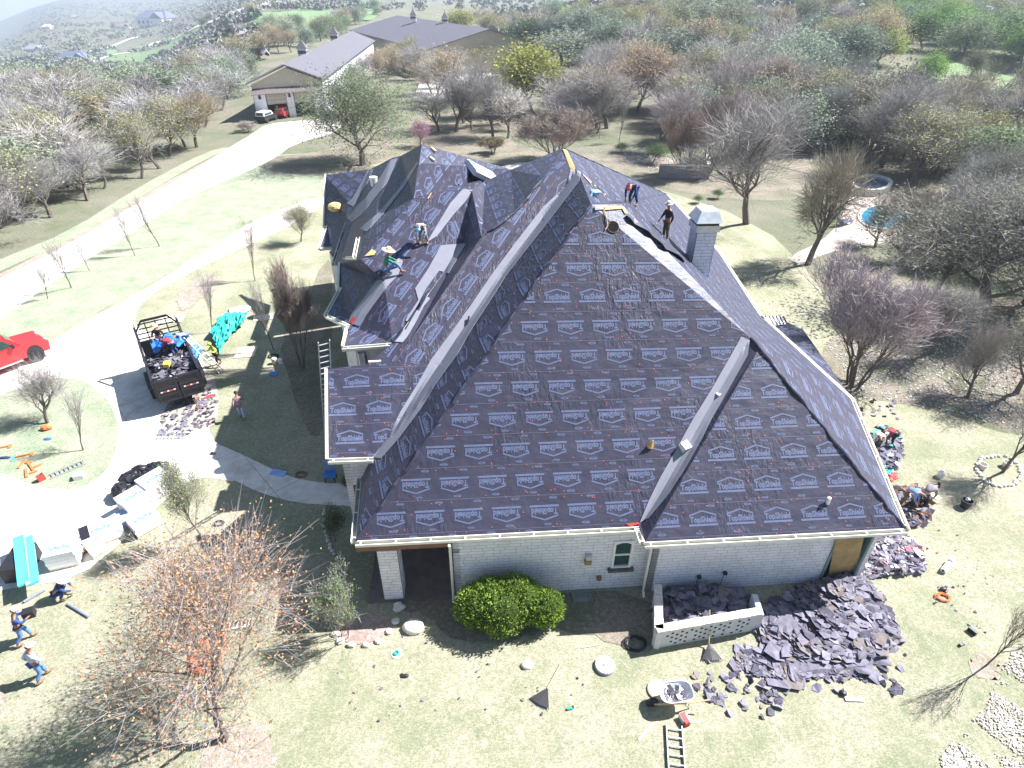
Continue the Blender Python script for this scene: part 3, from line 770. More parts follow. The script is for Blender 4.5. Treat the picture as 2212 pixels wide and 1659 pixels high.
# pillar of the corner porch
p0 = onwall(832, 1296, -.02); pr_ = onwall(858, 1294, -.02)
mb = MB()
def stonebox(mb, x0, x1, y0, y1, z0, z1):
    for a, b in (((x0, y0), (x1, y0)), ((x1, y0), (x1, y1)), ((x1, y1), (x0, y1)), ((x0, y1), (x0, y0))): wallq(mb, a, b, z0, z1, th=.02)
    mb.poly([(x0, y0, z1), (x1, y0, z1), (x1, y1, z1), (x0, y1, z1)], STONE)
stonebox(mb, p0.x-.05, pr_.x+.25, .1, .85, 0, 2.85); finish_plain(mb, 'porch_pillar')
mb = MB(); mb.box((wx0/2, .4, 3.1), (wx0+.2, .5, .5), WOOD); mb.box((.5, 2.5, 3.1), (.5, 4.2, .5), WOOD); finish_plain(mb, 'porch_beam')
mb = MB(); mb.box((wx0/2+.3, 2.4, .05), (wx0+.6, 4.7, .1), mat('porch_floor', (.16, .13, .12), .8)); finish_plain(mb, 'porch_floor')
mb = MB(); mb.box((wx0/2, 2.4, 3.38), (wx0, 4.6, .03), WOOD); finish_plain(mb, 'porch_ceiling')
# porch ornament: carved wooden chair back
mb = MB(); mb.box((3.0, 3.3, .5), (.7, .6, .08), WOOD); mb.box((3.0, 3.6, 1.0), (.7, .08, 1.0), WOOD)
for i, j in ((-1, -1), (1, -1), (-1, 1), (1, 1)): mb.box((3+i*.3, 3.3+j*.25, .25), (.07, .07, .5), WOOD)
tag(mb.build('porch_chair'), 'dark wooden chair in the shade of the corner porch', 'chair')
# windows
def window(x0, x1, z0, z1, y, arch=False, label=None):
    f = MB(); w = .09
    f.box(((x0+x1)/2, y-.02, z0+w/2), (x1-x0, .08, w), WHITE); f.box(((x0+x1)/2, y-.02, z1-w/2), (x1-x0, .08, w), WHITE)
    f.box((x0+w/2, y-.02, (z0+z1)/2), (w, .08, z1-z0-2*w), WHITE); f.box((x1-w/2, y-.02, (z0+z1)/2), (w, .08, z1-z0-2*w), WHITE)
    f.box(((x0+x1)/2, y-.03, (z0+z1)/2), (x1-x0-2*w, .06, .07), WHITE)
    if arch:
        for s in (-1, 1): f.add([((x0+x1)/2+s*(x1-x0)/2, y-.062, z1-w+.004), ((x0+x1)/2+s*(x1-x0)/2, y-.062, z1-w-.12), ((x0+x1)/2+s*.1, y-.062, z1-w+.004)], [(0, 1, 2)], WHITE)
    o = finish_plain(f, 'window', label)
    g = MB(); g.box(((x0+x1)/2, y+.03, (z0+z1)/2), (x1-x0-.02, .02, z1-z0-.02), GLASS); q = g.build('window_pane', parent=o)
    s = MB()
    for i in range(6): s.box((x0-.12+(x1-x0+.24)*(i+.5)/6, y-.08, z0-.07), ((x1-x0+.24)/6-.005, .2, .12), BARK)
    s.build('window_sill', parent=o); return o
window(w1[0].x, w1[1].x, w1[1].z, w1[0].z, WY1, True, 'narrow white sash window with arched head')
# the deep boarded opening at the right
mb = MB(); TEALW = mat('grey_green_trim', (.16, .24, .25), .6)
mb.box((wd0+.05, WY2+.05, 1.5), (.1, .2, 3.0), TEALW); mb.box((wd1-.05, WY2+.05, 1.5), (.1, .2, 3.0), TEALW); mb.box(((wd0+wd1)/2, WY2+.05, 2.9), (wd1-wd0-.2, .2, .18), TEALW)
o = finish_plain(mb, 'window', 'tall right window covered by a leaning brown board')
g = MB(); g.box(((wd0+wd1)/2, WY2+.16, 1.5), (wd1-wd0-.1, .02, 2.9), GLASS); g.build('window_pane', parent=o)
ba, bb, bc, bd = onwall(1806, 1165, WY2-.12), onwall(1869, 1150, WY2-.12), P(1847, 1243, .05), P(1787, 1252, .05)
mb = MB(); mb.poly([bd, bc, bb, ba], OSB); o = mb.build('plywood_board', loc=bd); sl = o.modifiers.new('t', 'SOLIDIFY'); sl.thickness = .025
tag(o, 'brown plywood board leaning over the right window', 'board')
# downspouts, lamps, boxes on the wall
def dspout(px, y, name='downspout'):
    mb = MB(); x = onwall(px[0], px[1], y).x; mb.tube([(x, y-.35, 3.4), (x, y-.1, 3.1), (x, y-.1, .25), (x, y-.3, .08)], .055, CREAM, 8); finish_plain(mb, name)
dspout((978, 1260), WY1-.04); dspout((1394, 1240), WY2)
mb = MB(); c = onwall(1206, 1168+60-35, WY1); c = onwall(1204, 1195, WY1)
c = onwall(1270, 1205, WY1); mb.box(c+Vector((0, -.1, .15)), (.22, .18, .2), STEEL); mb.box(c+Vector((0, -.08, -.14)), (.26, .14, .2), mat('ochre_box', (.3, .22, .06), .6)); finish_plain(mb, 'meter_box')
mb = MB(); c = onwall(1293, 1246, WY1); mb.lathe(c+Vector((0, -.08, -.1)), [(.04, 0), (.1, .06), (.11, .18), (.06, .2)], WOOD, 10); finish_plain(mb, 'wall_pot')
for px in ((1509, 1243), (1565, 1235)):
    mb = MB(); c = onwall(*px, WY2); mb.box(c+Vector((0, -.07, 0)), (.14, .12, .12), BLACK); mb.tube([c+Vector((0, -.04, 0)), c+Vector((-.05, -.04, -.9))], .012, BLACK, 4); finish_plain(mb, 'outlet_box')
# chimney
cb = onroof(1512, 590) or P(1512, 590, 5)
cbx = P(1512, 560, 6.3)
chx, chy = cbx.x, cbx.y
ch0 = P(1510, 600, 3.55)
# chimney stands where its foot pixel meets the east slope
ft = onroof(1505, 575, 0, 'E') or Vector((20.5, 22, 4.5))
ppx = ppm(ft); cw = 42/ppx
topz = zat(ft, 492)
mb = MB(); stonebox(mb, ft.x-cw/2, ft.x+cw/2, ft.y-cw/2, ft.y+cw/2, ft.z-2.5, topz); ch = finish_plain(mb, 'chimney', 'white stone chimney on the east roof slope')
mb = MB(); cw2 = cw*1.18; mb.box((ft.x, ft.y, topz+.12), (cw2, cw2, .3), STEEL); mb.box((ft.x, ft.y, topz+.32), (cw2*.9, cw2*.9, .1), BLACK)
WSH = mat('white_metal_cap', (.85, .87, .9), .35, metal=.2)
mb.box((ft.x, ft.y, topz+.65), (cw2*1.12, cw2*1.12, .5), WSH, taper=.62); mb.build('chimney_cap', parent=ch)
# skylight, roof vents, pipes
def roofthing(px, py, fn, name, up=0, face=None):
    h = onroof(px, py, up, face)
    if h is None: print('miss', name, px, py); return
    mb = MB(); fn(mb, h); finish_plain(mb, name)
F1n = FD['F1']
sk = [onroof(*p, .1, 'F1') for p in ((1007, 367), (1013, 363), (1068, 388), (1060, 394))]
if all(sk):
    mb = MB(); mb.beam((sk[0]+sk[1])/2+F1n['n']*.12, (sk[2]+sk[3])/2+F1n['n']*.12, 1.1, .3, WHITE, up=F1n['n']); o = finish_plain(mb, 'skylight')
    g = MB(); g.beam((sk[0]+sk[1])/2+F1n['n']*.29, (sk[2]+sk[3])/2+F1n['n']*.29, .85, .03, mat('sky_glass', (.35, .6, .62), .1), up=F1n['n']); g.build('skylight_pane', parent=o)
for px, py in ((935, 325), (932, 345)): roofthing(px, py, lambda m, h: m.lathe(h, [(.17, 0), (.17, .1), (.1, .1)], TANW, 10, axis=(.6, 0, .8)), 'roof_vent')
def hole(m, h):
    n = FD['S']['n']; m.lathe(h, [(.25, .0), (.25, .025), (.235, .025), (.235, .012), (0, .012)], WOOD, 24, axis=n)
    m.lathe(h, [(.233, .018), (0, .018)], DARK, 20, axis=n)
roofthing(1324, 490, hole, 'vent_opening', .0, 'S')
def hole2(m, h): n = FD['E']['n']; m.lathe(h, [(.3, 0), (.3, .03), (0, .03)], DARK, 16, axis=n); m.lathe(h, [(.36, 0), (.36, .02), (.3, .02)], TANW, 16, axis=n)
roofthing(1296, 411, hole2, 'vent_opening', .0, 'E'); roofthing(1390, 465+60, hole2, 'vent_opening', 0, 'E')
def vbox(m, h): m.box(h+Vector((0, 0, .12)), (.3, .3, .3), WSH, rz=.5, rx=.4)
roofthing(1478, 970, vbox, 'roof_vent'); roofthing(1552, 852, lambda m, h: m.box(h+Vector((0, 0, .03)), (.2, .2, .05), WSH, rz=.5), 'roof_vent')
def cone(m, h): m.tube([h, h+Vector((.05, -.05, .35))], [.13, .02], PLY, 8)
roofthing(1404, 965, cone, 'vent_pipe'); roofthing(1787, 1088, lambda m, h: m.tube([h, h+Vector((0, 0, .3))], .07, WHITE, 8), 'vent_pipe')
# flap of loose felt on the right hip near the ridge
mb = MB(); pts = []
for i in range(12):
    t = i/11; px, py = 1356+(1480-1356)*t, 462+(562-462)*t
    a = onroof(px, py, .05); b = onroof(px-7-3*math.sin(i), py+6, .13+.05*math.sin(i*2.1))
    if a and b: pts.append((a, b))
for (a, b), (c, d) in zip(pts, pts[1:]): mb.poly([a, c, d, b], FELT)
finish_plain(mb, 'loose_felt_flap')
# white metal porch edge and red flashing
mb = MB(); q = [P(1637, 683, 4.0), P(1692, 684, 3.5), P(1700, 700, 3.3), P(1650, 706, 3.9)]; mb.poly(q, WSH)
for i in range(8):
    a = q[0].lerp(q[1], i/7); b = q[3].lerp(q[2], i/7); mb.beam(a+Vector((0, 0, .04)), b+Vector((0, 0, .04)), .04, .05, BLACK)
finish_plain(mb, 'metal_roof_edge')
rpatch('red_flashing', [(1352, 1132), (1378, 1128), (1383, 1131), (1362, 1137)], REDM, .03)
rpatch('red_flashing', [(773, 1018), (781, 1012), (790, 1016), (779, 1028)], REDM, .05)
rpatch('red_flashing', [(756, 696), (764, 685), (770, 688), (761, 700)], REDM, .05)
# ------------------------------------------------------------------ trees and shrubs
def treemat(name, leaf=True, rough=.85, base=(1, 1, 1), sat=1.0):
    m, n, b = newmat(name)
    oi = n.nodes.new('ShaderNodeObjectInfo'); f = noise(n, .9, 3)
    v = ramp(n, f, [(.25, (.62,)*3), (.75, (1.35,)*3)])
    c = mixc(n, 1, oi.outputs['Color'], v, 'MULTIPLY')
    g = noise(n, 7, 2); c = mixc(n, 1, c, ramp(n, g, [(.3, (.7, .7, .7)), (.7, (1.3, 1.25, 1.15))]), 'MULTIPLY')
    n.links.new(c, b.inputs['Base Color']); b.inputs['Roughness'].default_value = rough
    b.inputs['Specular IOR Level'].default_value = .25
    if leaf:
        tr = n.nodes.new('ShaderNodeBsdfTranslucent'); n.links.new(c, tr.inputs[0]); mx = n.nodes.new('ShaderNodeMixShader'); mx.inputs[0].default_value = .3
        n.links.new(b.outputs[0], mx.inputs[1]); n.links.new(tr.outputs[0], mx.inputs[2])
        n.links.new(mx.outputs[0], n.nodes['Material Output'].inputs[0])
    return m
LEAF = treemat('foliage'); TWIG = treemat('twigs', False); TWG = mat('grey_twig', (.33, .30, .29), .9, var=.3, vs=2)
def rv(r, k=1): return Vector((r.gauss(0, k), r.gauss(0, k), r.gauss(0, k)))
def gen_tree(seed, H=10., trunk=.25, r0=.2, nl=(7, 5, 5, 4), spread=.75, up=.25, tw=.02, leafn=0, leafs=.2, leafr=.3, stems=1, twl=.9, droop=0, lenf=.62, minseg=3, ru=4.5, wk=None):
    """returns (trunk mesh, crown mesh); crown holds twigs (slot 0) and leaves (slot 1)"""
    if wk is None:
        xs0 = gen_tree(seed, H, trunk, r0, nl, spread, up, tw, leafn, leafs, leafr, stems, twl, droop, lenf, minseg, ru, 1.0)
        wk = xs0/ru; first = False
    else: first = True
    tw *= wk; leafs *= wk; r0 *= wk
    r = random.Random(seed); tb = MB(); cb = MB()
    tips = []
    def strip(a, b, w):
        d = (b-a); s = d.cross(rv(r)).normalized()*w/2
        cb.add([a-s, a+s, b+s*.35, b-s*.35], [(0, 1, 2, 3)], TWG if leafn else TWIG)
    def grow(p, d, L, rad, lv):
        k = minseg if lv < 2 else 2; pts = [p]; dd = d.copy()
        for i in range(k):
            dd = (dd+rv(r, .16)+Vector((0, 0, up*.35-droop*(lv > 1)*.2))).normalized(); pts.append(pts[-1]+dd*L/k)
        if lv <= 2: tb.tube(pts, [rad*(1-.55*i/k) for i in range(k+1)], BARK_O, 5 if lv < 2 else 3, cap=False)
        else:
            for a, b in zip(pts, pts[1:]): strip(a, b, max(tw*1.2, rad*1.1))
        if lv >= len(nl):
            tips.append((pts[-1], dd)); return
        n = nl[lv]
        for i in range(n):
            t = .3+.7*(i+r.random())/n if lv else .35+.65*(i+.5)/n
            j = min(k-1, int(t*k)); q = pts[j].lerp(pts[j+1], t*k-j)
            a = r.uniform(0, 6.283) if lv else 6.283*i*.618+r.uniform(-.4, .4)
            side = dd.orthogonal().normalized(); side = Matrix.Rotation(a, 3, dd) @ side
            sp_ = spread*r.uniform(.7, 1.25)*(1.15-.5*t if lv == 0 else 1)
            nd = (dd*math.cos(sp_)+side*math.sin(sp_)+Vector((0, 0, up*.4))).normalized()
            grow(q, nd, L*lenf*r.uniform(.75, 1.15), rad*.5*(1.1-.4*t), lv+1)
        grow(pts[-1], dd, L*lenf*.9, rad*.5, lv+1)
    for s in range(stems):
        if stems == 1: d = Vector((r.uniform(-.06, .06), r.uniform(-.06, .06), 1)).normalized(); p = Vector((0, 0, -.1))
        else:
            a = 6.283*s/stems+r.uniform(-.3, .3); t = r.uniform(.12, .5); d = Vector((math.cos(a)*t, math.sin(a)*t, 1)).normalized(); p = Vector((math.cos(a)*.15, math.sin(a)*.15, -.1))
        grow(p, d, H*trunk*(1 if stems == 1 else r.uniform(.8, 1.2)), r0, 0)
    for p, d in tips:
        for _ in range(3):
            e = p+(d+rv(r, .45)).normalized()*twl*r.uniform(.5, 1.1); strip(p, e, tw)
            for _ in range(int(leafn)+(1 if r.random() < leafn-int(leafn) else 0)):
                c = p.lerp(e, r.random())+rv(r, leafr); a = rv(r).normalized()*leafs*r.uniform(.5, 1.2); b = a.cross(rv(r)).normalized()*leafs*r.uniform(.4, .8)
                cb.add([c-a, c-b, c+a, c+b], [(0, 1, 2, 3)], LEAF)
    allz = [v[2] for v in cb.v]; zt = sorted(allz)[int(len(allz)*.995)]
    xs = sorted(math.hypot(v[0], v[1]) for v in cb.v)[int(len(cb.v)*.95)]
    if first: return xs
    for b in (tb, cb): b.v = [(v[0]/xs, v[1]/xs, v[2]/zt) for v in b.v]    # unit radius, unit height
    return tb.build('trunk', mesh_only=True), cb.build('crown', mesh_only=True), zt/xs
BARK_O = BARK
PR = {}
def proto(key, **kw): PR[key] = gen_tree(**kw)
proto('bare', seed=1, H=10, trunk=.3, nl=(8, 5, 5, 3), spread=.7, up=.35, tw=.026, r0=.28, ru=4.5)
proto('bare2', seed=22, H=10, trunk=.25, nl=(7, 6, 4, 3), spread=.85, up=.2, tw=.026, r0=.28, ru=4.5)
proto('far_bare', seed=5, H=10, trunk=.26, nl=(6, 5, 5), spread=.75, up=.32, tw=.07, twl=1.1, r0=.25, ru=5)
proto('far_bare2', seed=55, H=10, trunk=.3, nl=(7, 5, 5), spread=.6, up=.4, tw=.07, twl=1.1, r0=.25, ru=5)
proto('bud2', seed=88, H=10, trunk=.3, nl=(7, 5, 5), spread=.65, up=.4, tw=.05, leafn=2, leafs=.16, leafr=.25, r0=.25, ru=5)
proto('oak_far2', seed=77, H=10, trunk=.26, nl=(6, 6, 4), spread=.8, up=.25, tw=.05, leafn=6, leafs=.22, leafr=.45, twl=1.2, r0=.3, ru=5)
proto('young', seed=3, H=5, trunk=.35, nl=(6, 5, 3), spread=.45, up=.5, tw=.012, twl=.5, r0=.05, ru=1.4)
proto('crape', seed=4, H=5, trunk=.42, nl=(4, 4, 4, 3), spread=.4, up=.4, tw=.022, twl=.45, r0=.07, stems=7, ru=3)
proto('oak', seed=6, H=10, trunk=.3, nl=(8, 5, 5, 2), spread=.9, up=.2, tw=.025, leafn=3, leafs=.11, leafr=.22, r0=.4, ru=6)
proto('oak_dense', seed=6, H=10, trunk=.26, nl=(8, 6, 5, 2), spread=.9, up=.15, tw=.03, leafn=6, leafs=.15, leafr=.3, r0=.45, ru=8)
proto('oak_far', seed=7, H=10, trunk=.2, nl=(7, 5, 4), spread=.95, up=.12, tw=.05, leafn=6, leafs=.22, leafr=.4, twl=1.2, r0=.3, ru=5)
proto('bud', seed=8, H=10, trunk=.24, nl=(7, 5, 4, 2), spread=.75, up=.3, tw=.045, leafn=2, leafs=.14, leafr=.2, r0=.25, ru=5)
proto('leafy', seed=9, H=9, trunk=.2, nl=(7, 5, 4), spread=.75, up=.35, tw=.04, leafn=7, leafs=.2, leafr=.45, twl=1.1, ru=4)
proto('leafy_small', seed=9, H=9, trunk=.2, nl=(7, 5, 4), spread=.75, up=.35, tw=.015, leafn=6, leafs=.05, leafr=.3, twl=.8, ru=1.2, r0=.05)
proto('bud_small', seed=8, H=10, trunk=.24, nl=(7, 5, 4, 2), spread=.6, up=.4, tw=.015, leafn=1.6, leafs=.05, leafr=.2, r0=.07, ru=1.6)
proto('autumn', seed=10, H=9, trunk=.16, nl=(8, 5, 5, 3), spread=.85, up=.3, tw=.016, leafn=2.3, leafs=.062, leafr=.06, twl=.5, r0=.2, ru=4.8)
proto('shrub', seed=11, H=2, trunk=.4, nl=(4, 4, 3), spread=.4, up=.4, tw=.012, twl=.25, r0=.02, stems=8, leafn=1, leafs=.035, leafr=.03, ru=1)
VAR = {'far_bare': 'far_bare2', 'bud': 'bud2', 'oak_far': 'oak_far2'}
def spawn(kind, base, h, rad, color, name, label, cat='tree', group=None, rz=None, bark=None, lean=(0, 0)):
    tm, cm, asp = PR[kind]
    t = empty(name, base, label, cat, group, rz if rz is not None else (base.x*3.7+base.y*1.3) % 6.28)
    if kind in VAR and (int(base.x*7)+int(base.y*5)) % 2: kind = VAR[kind]; tm, cm, asp = PR[kind]
    if lean != (0, 0): t.rotation_euler = (lean[0], lean[1], t.rotation_euler[2])
    t.scale = (rad, rad, h)
    a = bpy.data.objects.new('trunk', tm); b = bpy.data.objects.new('crown', cm)
    for o in (a, b): COL.objects.link(o); o.parent = t
    b.color = (*color, 1); a.color = (.13, .11, .1, 1)
    return t
def tree(kind, bx, by, top, rpx, color, name, label, cat='tree', group=None, rz=None, lean=(0, 0)):
    """base pixel, pixel row of the crown top, crown half-width in pixels"""
    HEROES.append((bx, by, rpx)); b = G(bx, by); h = zat(b, top+.16*rpx)-b.z; mid = Vector((b.x, b.y, b.z+h*.6)); return spawn(kind, b, h, rpx/ppm(mid), color, name, label, cat, group, 0 if lean != (0, 0) else rz, lean=lean)
GREY = (.33, .32, .32); PURP = (.38, .345, .36); WARM = (.35, .32, .26); OAKG = (.20, .26, .15); SAGE = (.25, .31, .23); OLIVE = (.33, .34, .16)
YELG = (.34, .36, .10); GOLD = (.50, .42, .15); ORG = (.47, .39, .22); GREEN = (.14, .26, .06); DKG = (.035, .10, .02); BLUEG = (.20, .26, .21)
T = tree
HEROES = []
# trees one can pick out
T('oak_dense', 783, 357, 135, 128, OAKG, 'live_oak', 'broad grey-green live oak just beyond the left rear peak of the house roof')
T('autumn', 485, 1600, 1205, 290, (.60, .35, .20), 'autumn_tree', 'large tree with sparse rusty orange leaves in the lower left lawn')
T('bare', 1612, 483, 165, 140, (.37, .355, .36), 'bare_tree', 'tall leafless grey tree with a forked trunk behind the chimney', lean=(0, -.27))
T('bare2', 1742, 572, 310, 118, WARM, 'bare_tree', 'leafless spreading tree on the lawn between the chimney and the pool', lean=(0, -.28))
T('bare', 1904, 363, 140, 88, (.37, .36, .37), 'bare_tree', 'symmetrical leafless tree standing alone above the spa', lean=(0, -.15))
T('bare', 2010, 765, 590, 75, GREY, 'bare_tree', 'leafless grey tree just right of the purplish crape myrtle')
T('oak', 2195, 850, 640, 95, (.2, .22, .16), 'live_oak', 'lower live oak at the right edge below the big dark oak')
T('bare2', 2090, 860, 700, 62, (.38, .35, .34), 'bare_tree', 'twiggy tree between the crape myrtle and the right edge')
T('oak', 2108, 690, 360, 240, (.20, .22, .16), 'live_oak', 'big dark live oak at the right edge whose trunk stands below the pool')
T('oak', 2235, 720, 330, 120, (.15, .17, .12), 'live_oak', 'live oak cut by the right edge beside the big dark oak')
T('oak', 2020, 645, 425, 95, (.17, .19, .13), 'live_oak', 'medium live oak between the crape myrtle and the pool')
T('bare2', 1950, 575, 400, 85, WARM, 'bare_tree', 'leafless tree whose twigs screen the pool')
T('bare2', 1890, 535, 415, 60, WARM, 'young_tree', 'small leafless tree in front of the swimming pool')
T('crape', 1842, 832, 565, 140, (.42, .37, .40), 'crape_myrtle', 'dense purplish leafless crape myrtle beside the east eave')
T('crape', 655, 795, 570, 48, (.27, .22, .2), 'crape_myrtle', 'tall brown many-stemmed shrub against the entrance side of the house')
T('bare', 2165, 1020, 800, 60, GREY, 'bare_tree', 'leafless tree above the stone ring at the right edge')
T('young', 2130, 1437, 1270, 62, (.2, .2, .15), 'young_tree', 'slim leafless sapling in the pale mulch circle at lower right')
T('young', 103, 646, 560, 26, GREY, 'young_tree', 'leafless sapling nearest the red pickup in the row by the drive', group='saplings along the driveway')
T('young', 154, 622, 500, 34, GREY, 'young_tree', 'second and tallest sapling of the row by the drive', group='saplings along the driveway')
T('young', 194, 586, 510, 22, GREY, 'young_tree', 'thinnest sapling, third in the row by the drive', group='saplings along the driveway')
T('young', 292, 553, 440, 26, GREY, 'young_tree', 'fourth sapling of the row by the drive', group='saplings along the driveway')
T('young', 345, 532, 410, 34, GREY, 'young_tree', 'sapling at the house end of the row by the drive', group='saplings along the driveway')
T('young', 551, 607, 465, 30, (.28, .2, .19), 'young_tree', 'slender leafless tree on the lawn with a long thin shadow')
T('bud_small', 650, 522, 432, 36, (.32, .36, .13), 'budding_shrub', 'vase-shaped budding shrub beside the driveway near the roof corner', 'shrub')
T('young', 460, 718, 580, 30, GREY, 'young_tree', 'leafless sapling beside the flower bed and the white sheet')
T('young', 592, 757, 600, 34, GREY, 'young_tree', 'leafless sapling beside the plywood sheets')
T('bare', 102, 915, 790, 66, GREY, 'bare_tree', 'rounded leafless tree on the round island lawn')
T('young', 180, 974, 835, 44, GREY, 'young_tree', 'thin leafless tree at the middle of the island lawn')
T('bud_small', 443, 1170, 985, 45, (.34, .45, .16), 'budding_tree', 'young tree with fresh yellow-green leaves beside the white bags')
T('shrub', 742, 1372, 1242, 52, (.26, .42, .14), 'budding_shrub', 'spiky budding shrub in the stone-edged bed', 'shrub')
T('bud', 908, 318, 255, 26, (.55, .18, .38), 'redbud_tree', 'small pink flowering tree behind the rear peak of the roof')
T('crape', 1200, 345, 215, 92, (.30, .25, .23), 'bare_thicket', 'wide tangled leafless thicket just behind the main ridge', 'shrub')
T('crape', 1480, 385, 225, 60, (.28, .22, .2), 'crape_myrtle', 'leafless crape myrtle in front of the low grey garden wall')
T('crape', 1530, 375, 200, 62, (.27, .22, .21), 'crape_myrtle', 'leafless crape myrtle behind the right end of the grey garden wall')
T('bare', 1420, 330, 165, 80, PURP, 'bare_tree', 'fine-twigged leafless tree behind the garden wall')
T('bare2', 1590, 330, 175, 100, PURP, 'bare_tree', 'large pinkish leafless tree behind the forked grey tree')
T('young', 1337, 310, 195, 22, GREY, 'young_tree', 'thin upright sapling by the pale gravel bed')
T('young', 1295, 300, 215, 18, GREY, 'young_tree', 'smaller thin sapling left of the gravel bed')
T('bare', 985, 285, 130, 75, (.31, .30, .31), 'bare_tree', 'silvery leafless tree against the bright drive behind the house')
T('bare', 1065, 300, 130, 62, (.31, .30, .31), 'bare_tree', 'silvery leafless tree right of the bright drive')
T('leafy', 1150, 240, 75, 82, YELG, 'yellow_green_tree', 'round tree with yellow-green spring leaves above the main ridge')
T('bud', 940, 230, 90, 66, ORG, 'budding_tree', 'orange-brown budding tree in front of the second barn roof')
T('bud', 1030, 160, 70, 60, YELG, 'budding_tree', 'pale yellow budding tree at the end of the barn roof')
T('bud', 1375, 240, 78, 92, (.42, .29, .13), 'budding_tree', 'broad domed tree with golden brown buds and dark low limbs')
T('leafy', 1150, 110, 30, 52, DKG, 'cedar', 'dark green cedar, the darkest tree beyond the barn', 'tree')
T('leafy', 1000, 75, 12, 40, YELG, 'yellow_green_tree', 'bright yellow-green tree behind the barn cupolas')
T('oak_far', 1215, 140, 50, 90, SAGE, 'live_oak', 'grey-green live oak behind the golden dome tree')
T('oak_far', 1450, 150, 40, 100, BLUEG, 'live_oak', 'wide bluish live oak with bare arching limbs beyond the golden tree')
T('bud', 1690, 260, 110, 82, ORG, 'budding_tree', 'orange tinged budding tree above the grey trees')
T('bare2', 1800, 330, 190, 80, (.2, .18, .17), 'bare_tree', 'dark twiggy tree left of the symmetrical leafless tree')
T('bud', 2090, 370, 225, 62, GOLD, 'golden_tree', 'golden yellow tree above the right-hand oak')
T('bare2', 2190, 400, 260, 70, GREY, 'bare_tree', 'leafless grey tree right of the golden tree')
T('oak_far', 1240, 215, 150, 60, SAGE, 'live_oak', 'small sage-coloured oak between the yellow tree and the dome tree')
T('bud', 235, 300, 175, 110, (.40, .34, .13), 'budding_tree', 'broad olive-gold tree in the woods left of the driveway')
T('bare', 425, 318, 185, 62, (.3, .25, .17), 'budding_tree', 'tree with grey branches at the turn of the driveway')
T('bare', 110, 470, 330, 80, GREY, 'bare_tree', 'leafless tree where the left woods meet the grass verge')
T('bud', 60, 470, 370, 50, OLIVE, 'budding_tree', 'olive budding tree at the left frame edge above the verge')
T('shrub', 532, 285, 258, 26, (.3, .25, .18), 'round_shrub', 'round tan shrub in a stone ring before the barn', 'shrub')
T('leafy', 1820, 105, 40, 30, YELG, 'yellow_green_tree', 'light green tree right of the orange one near the top')
T('leafy', 1830, 125, 55, 24, (.34, .22, .06), 'orange_tree', 'small orange-brown tree near the top right woods')
T('leafy', 1890, 140, 50, 50, (.30, .36, .10), 'yellow_green_tree', 'yellow-green tree right of the small orange tree')
T('leafy', 1995, 190, 105, 36, (.22, .38, .08), 'green_tree', 'bright green tree at the left end of the far field')
T('leafy', 2110, 115, 30, 50, GREEN, 'green_tree', 'fresh green tree near the top right corner')
T('bare', 1830, 200, 100, 55, (.17, .18, .16), 'bare_tree', 'dark tree standing in the woods below the orange tree')
T('oak_far', 1780, 210, 95, 75, BLUEG, 'live_oak', 'bluish oak on the wooded slope above the twiggy tree')
T('oak_far', 1950, 270, 150, 80, (.15, .17, .12), 'live_oak', 'dark oak at the left end of the far field')
for i, (x, y, t, r) in enumerate([(2022, 150, 90, 22), (2095, 172, 100, 26), (2142, 192, 120, 32), (2195, 205, 130, 24)]):
    T('oak_far' if i % 2 else 'far_bare', x, y, t, r, (.18, .19, .12), 'field_tree', ['isolated tree at the left end of the far field', 'thin-trunked tree in the middle of the far field', 'spreading tree with a crooked trunk in the far field', 'tree at the right end of the far field'][i], group='trees standing in the far field')
# garden shrubs
T('crape', 1065, 330, 290, 34, (.2, .17, .11), 'round_shrub', 'brown rounded shrub behind the roof gap', 'shrub')
for x, y, r, l in ((1345, 330, 18, 'grey-green clump on the gravel bed, the left one'), (1410, 352, 34, 'wide green clump on the gravel bed'), (1508, 440, 14, 'small green bush left of the forked tree, lower one'), (1548, 430, 16, 'small dark green bush nearest the forked tree')):
    T('leafy_small', x, y, y-r*1.5, r, (.16, .25, .11), 'garden_shrub', l, 'shrub', 'low green garden shrubs')
T('leafy_small', 725, 1168, 1085, 34, (.09, .14, .07), 'garden_shrub', 'shaded flowering bush in the stone-edged bed by the porch', 'shrub')
T('leafy_small', 755, 1062, 1020, 14, (.09, .14, .07), 'garden_shrub', 'small shaded bush by the front entrance', 'shrub')
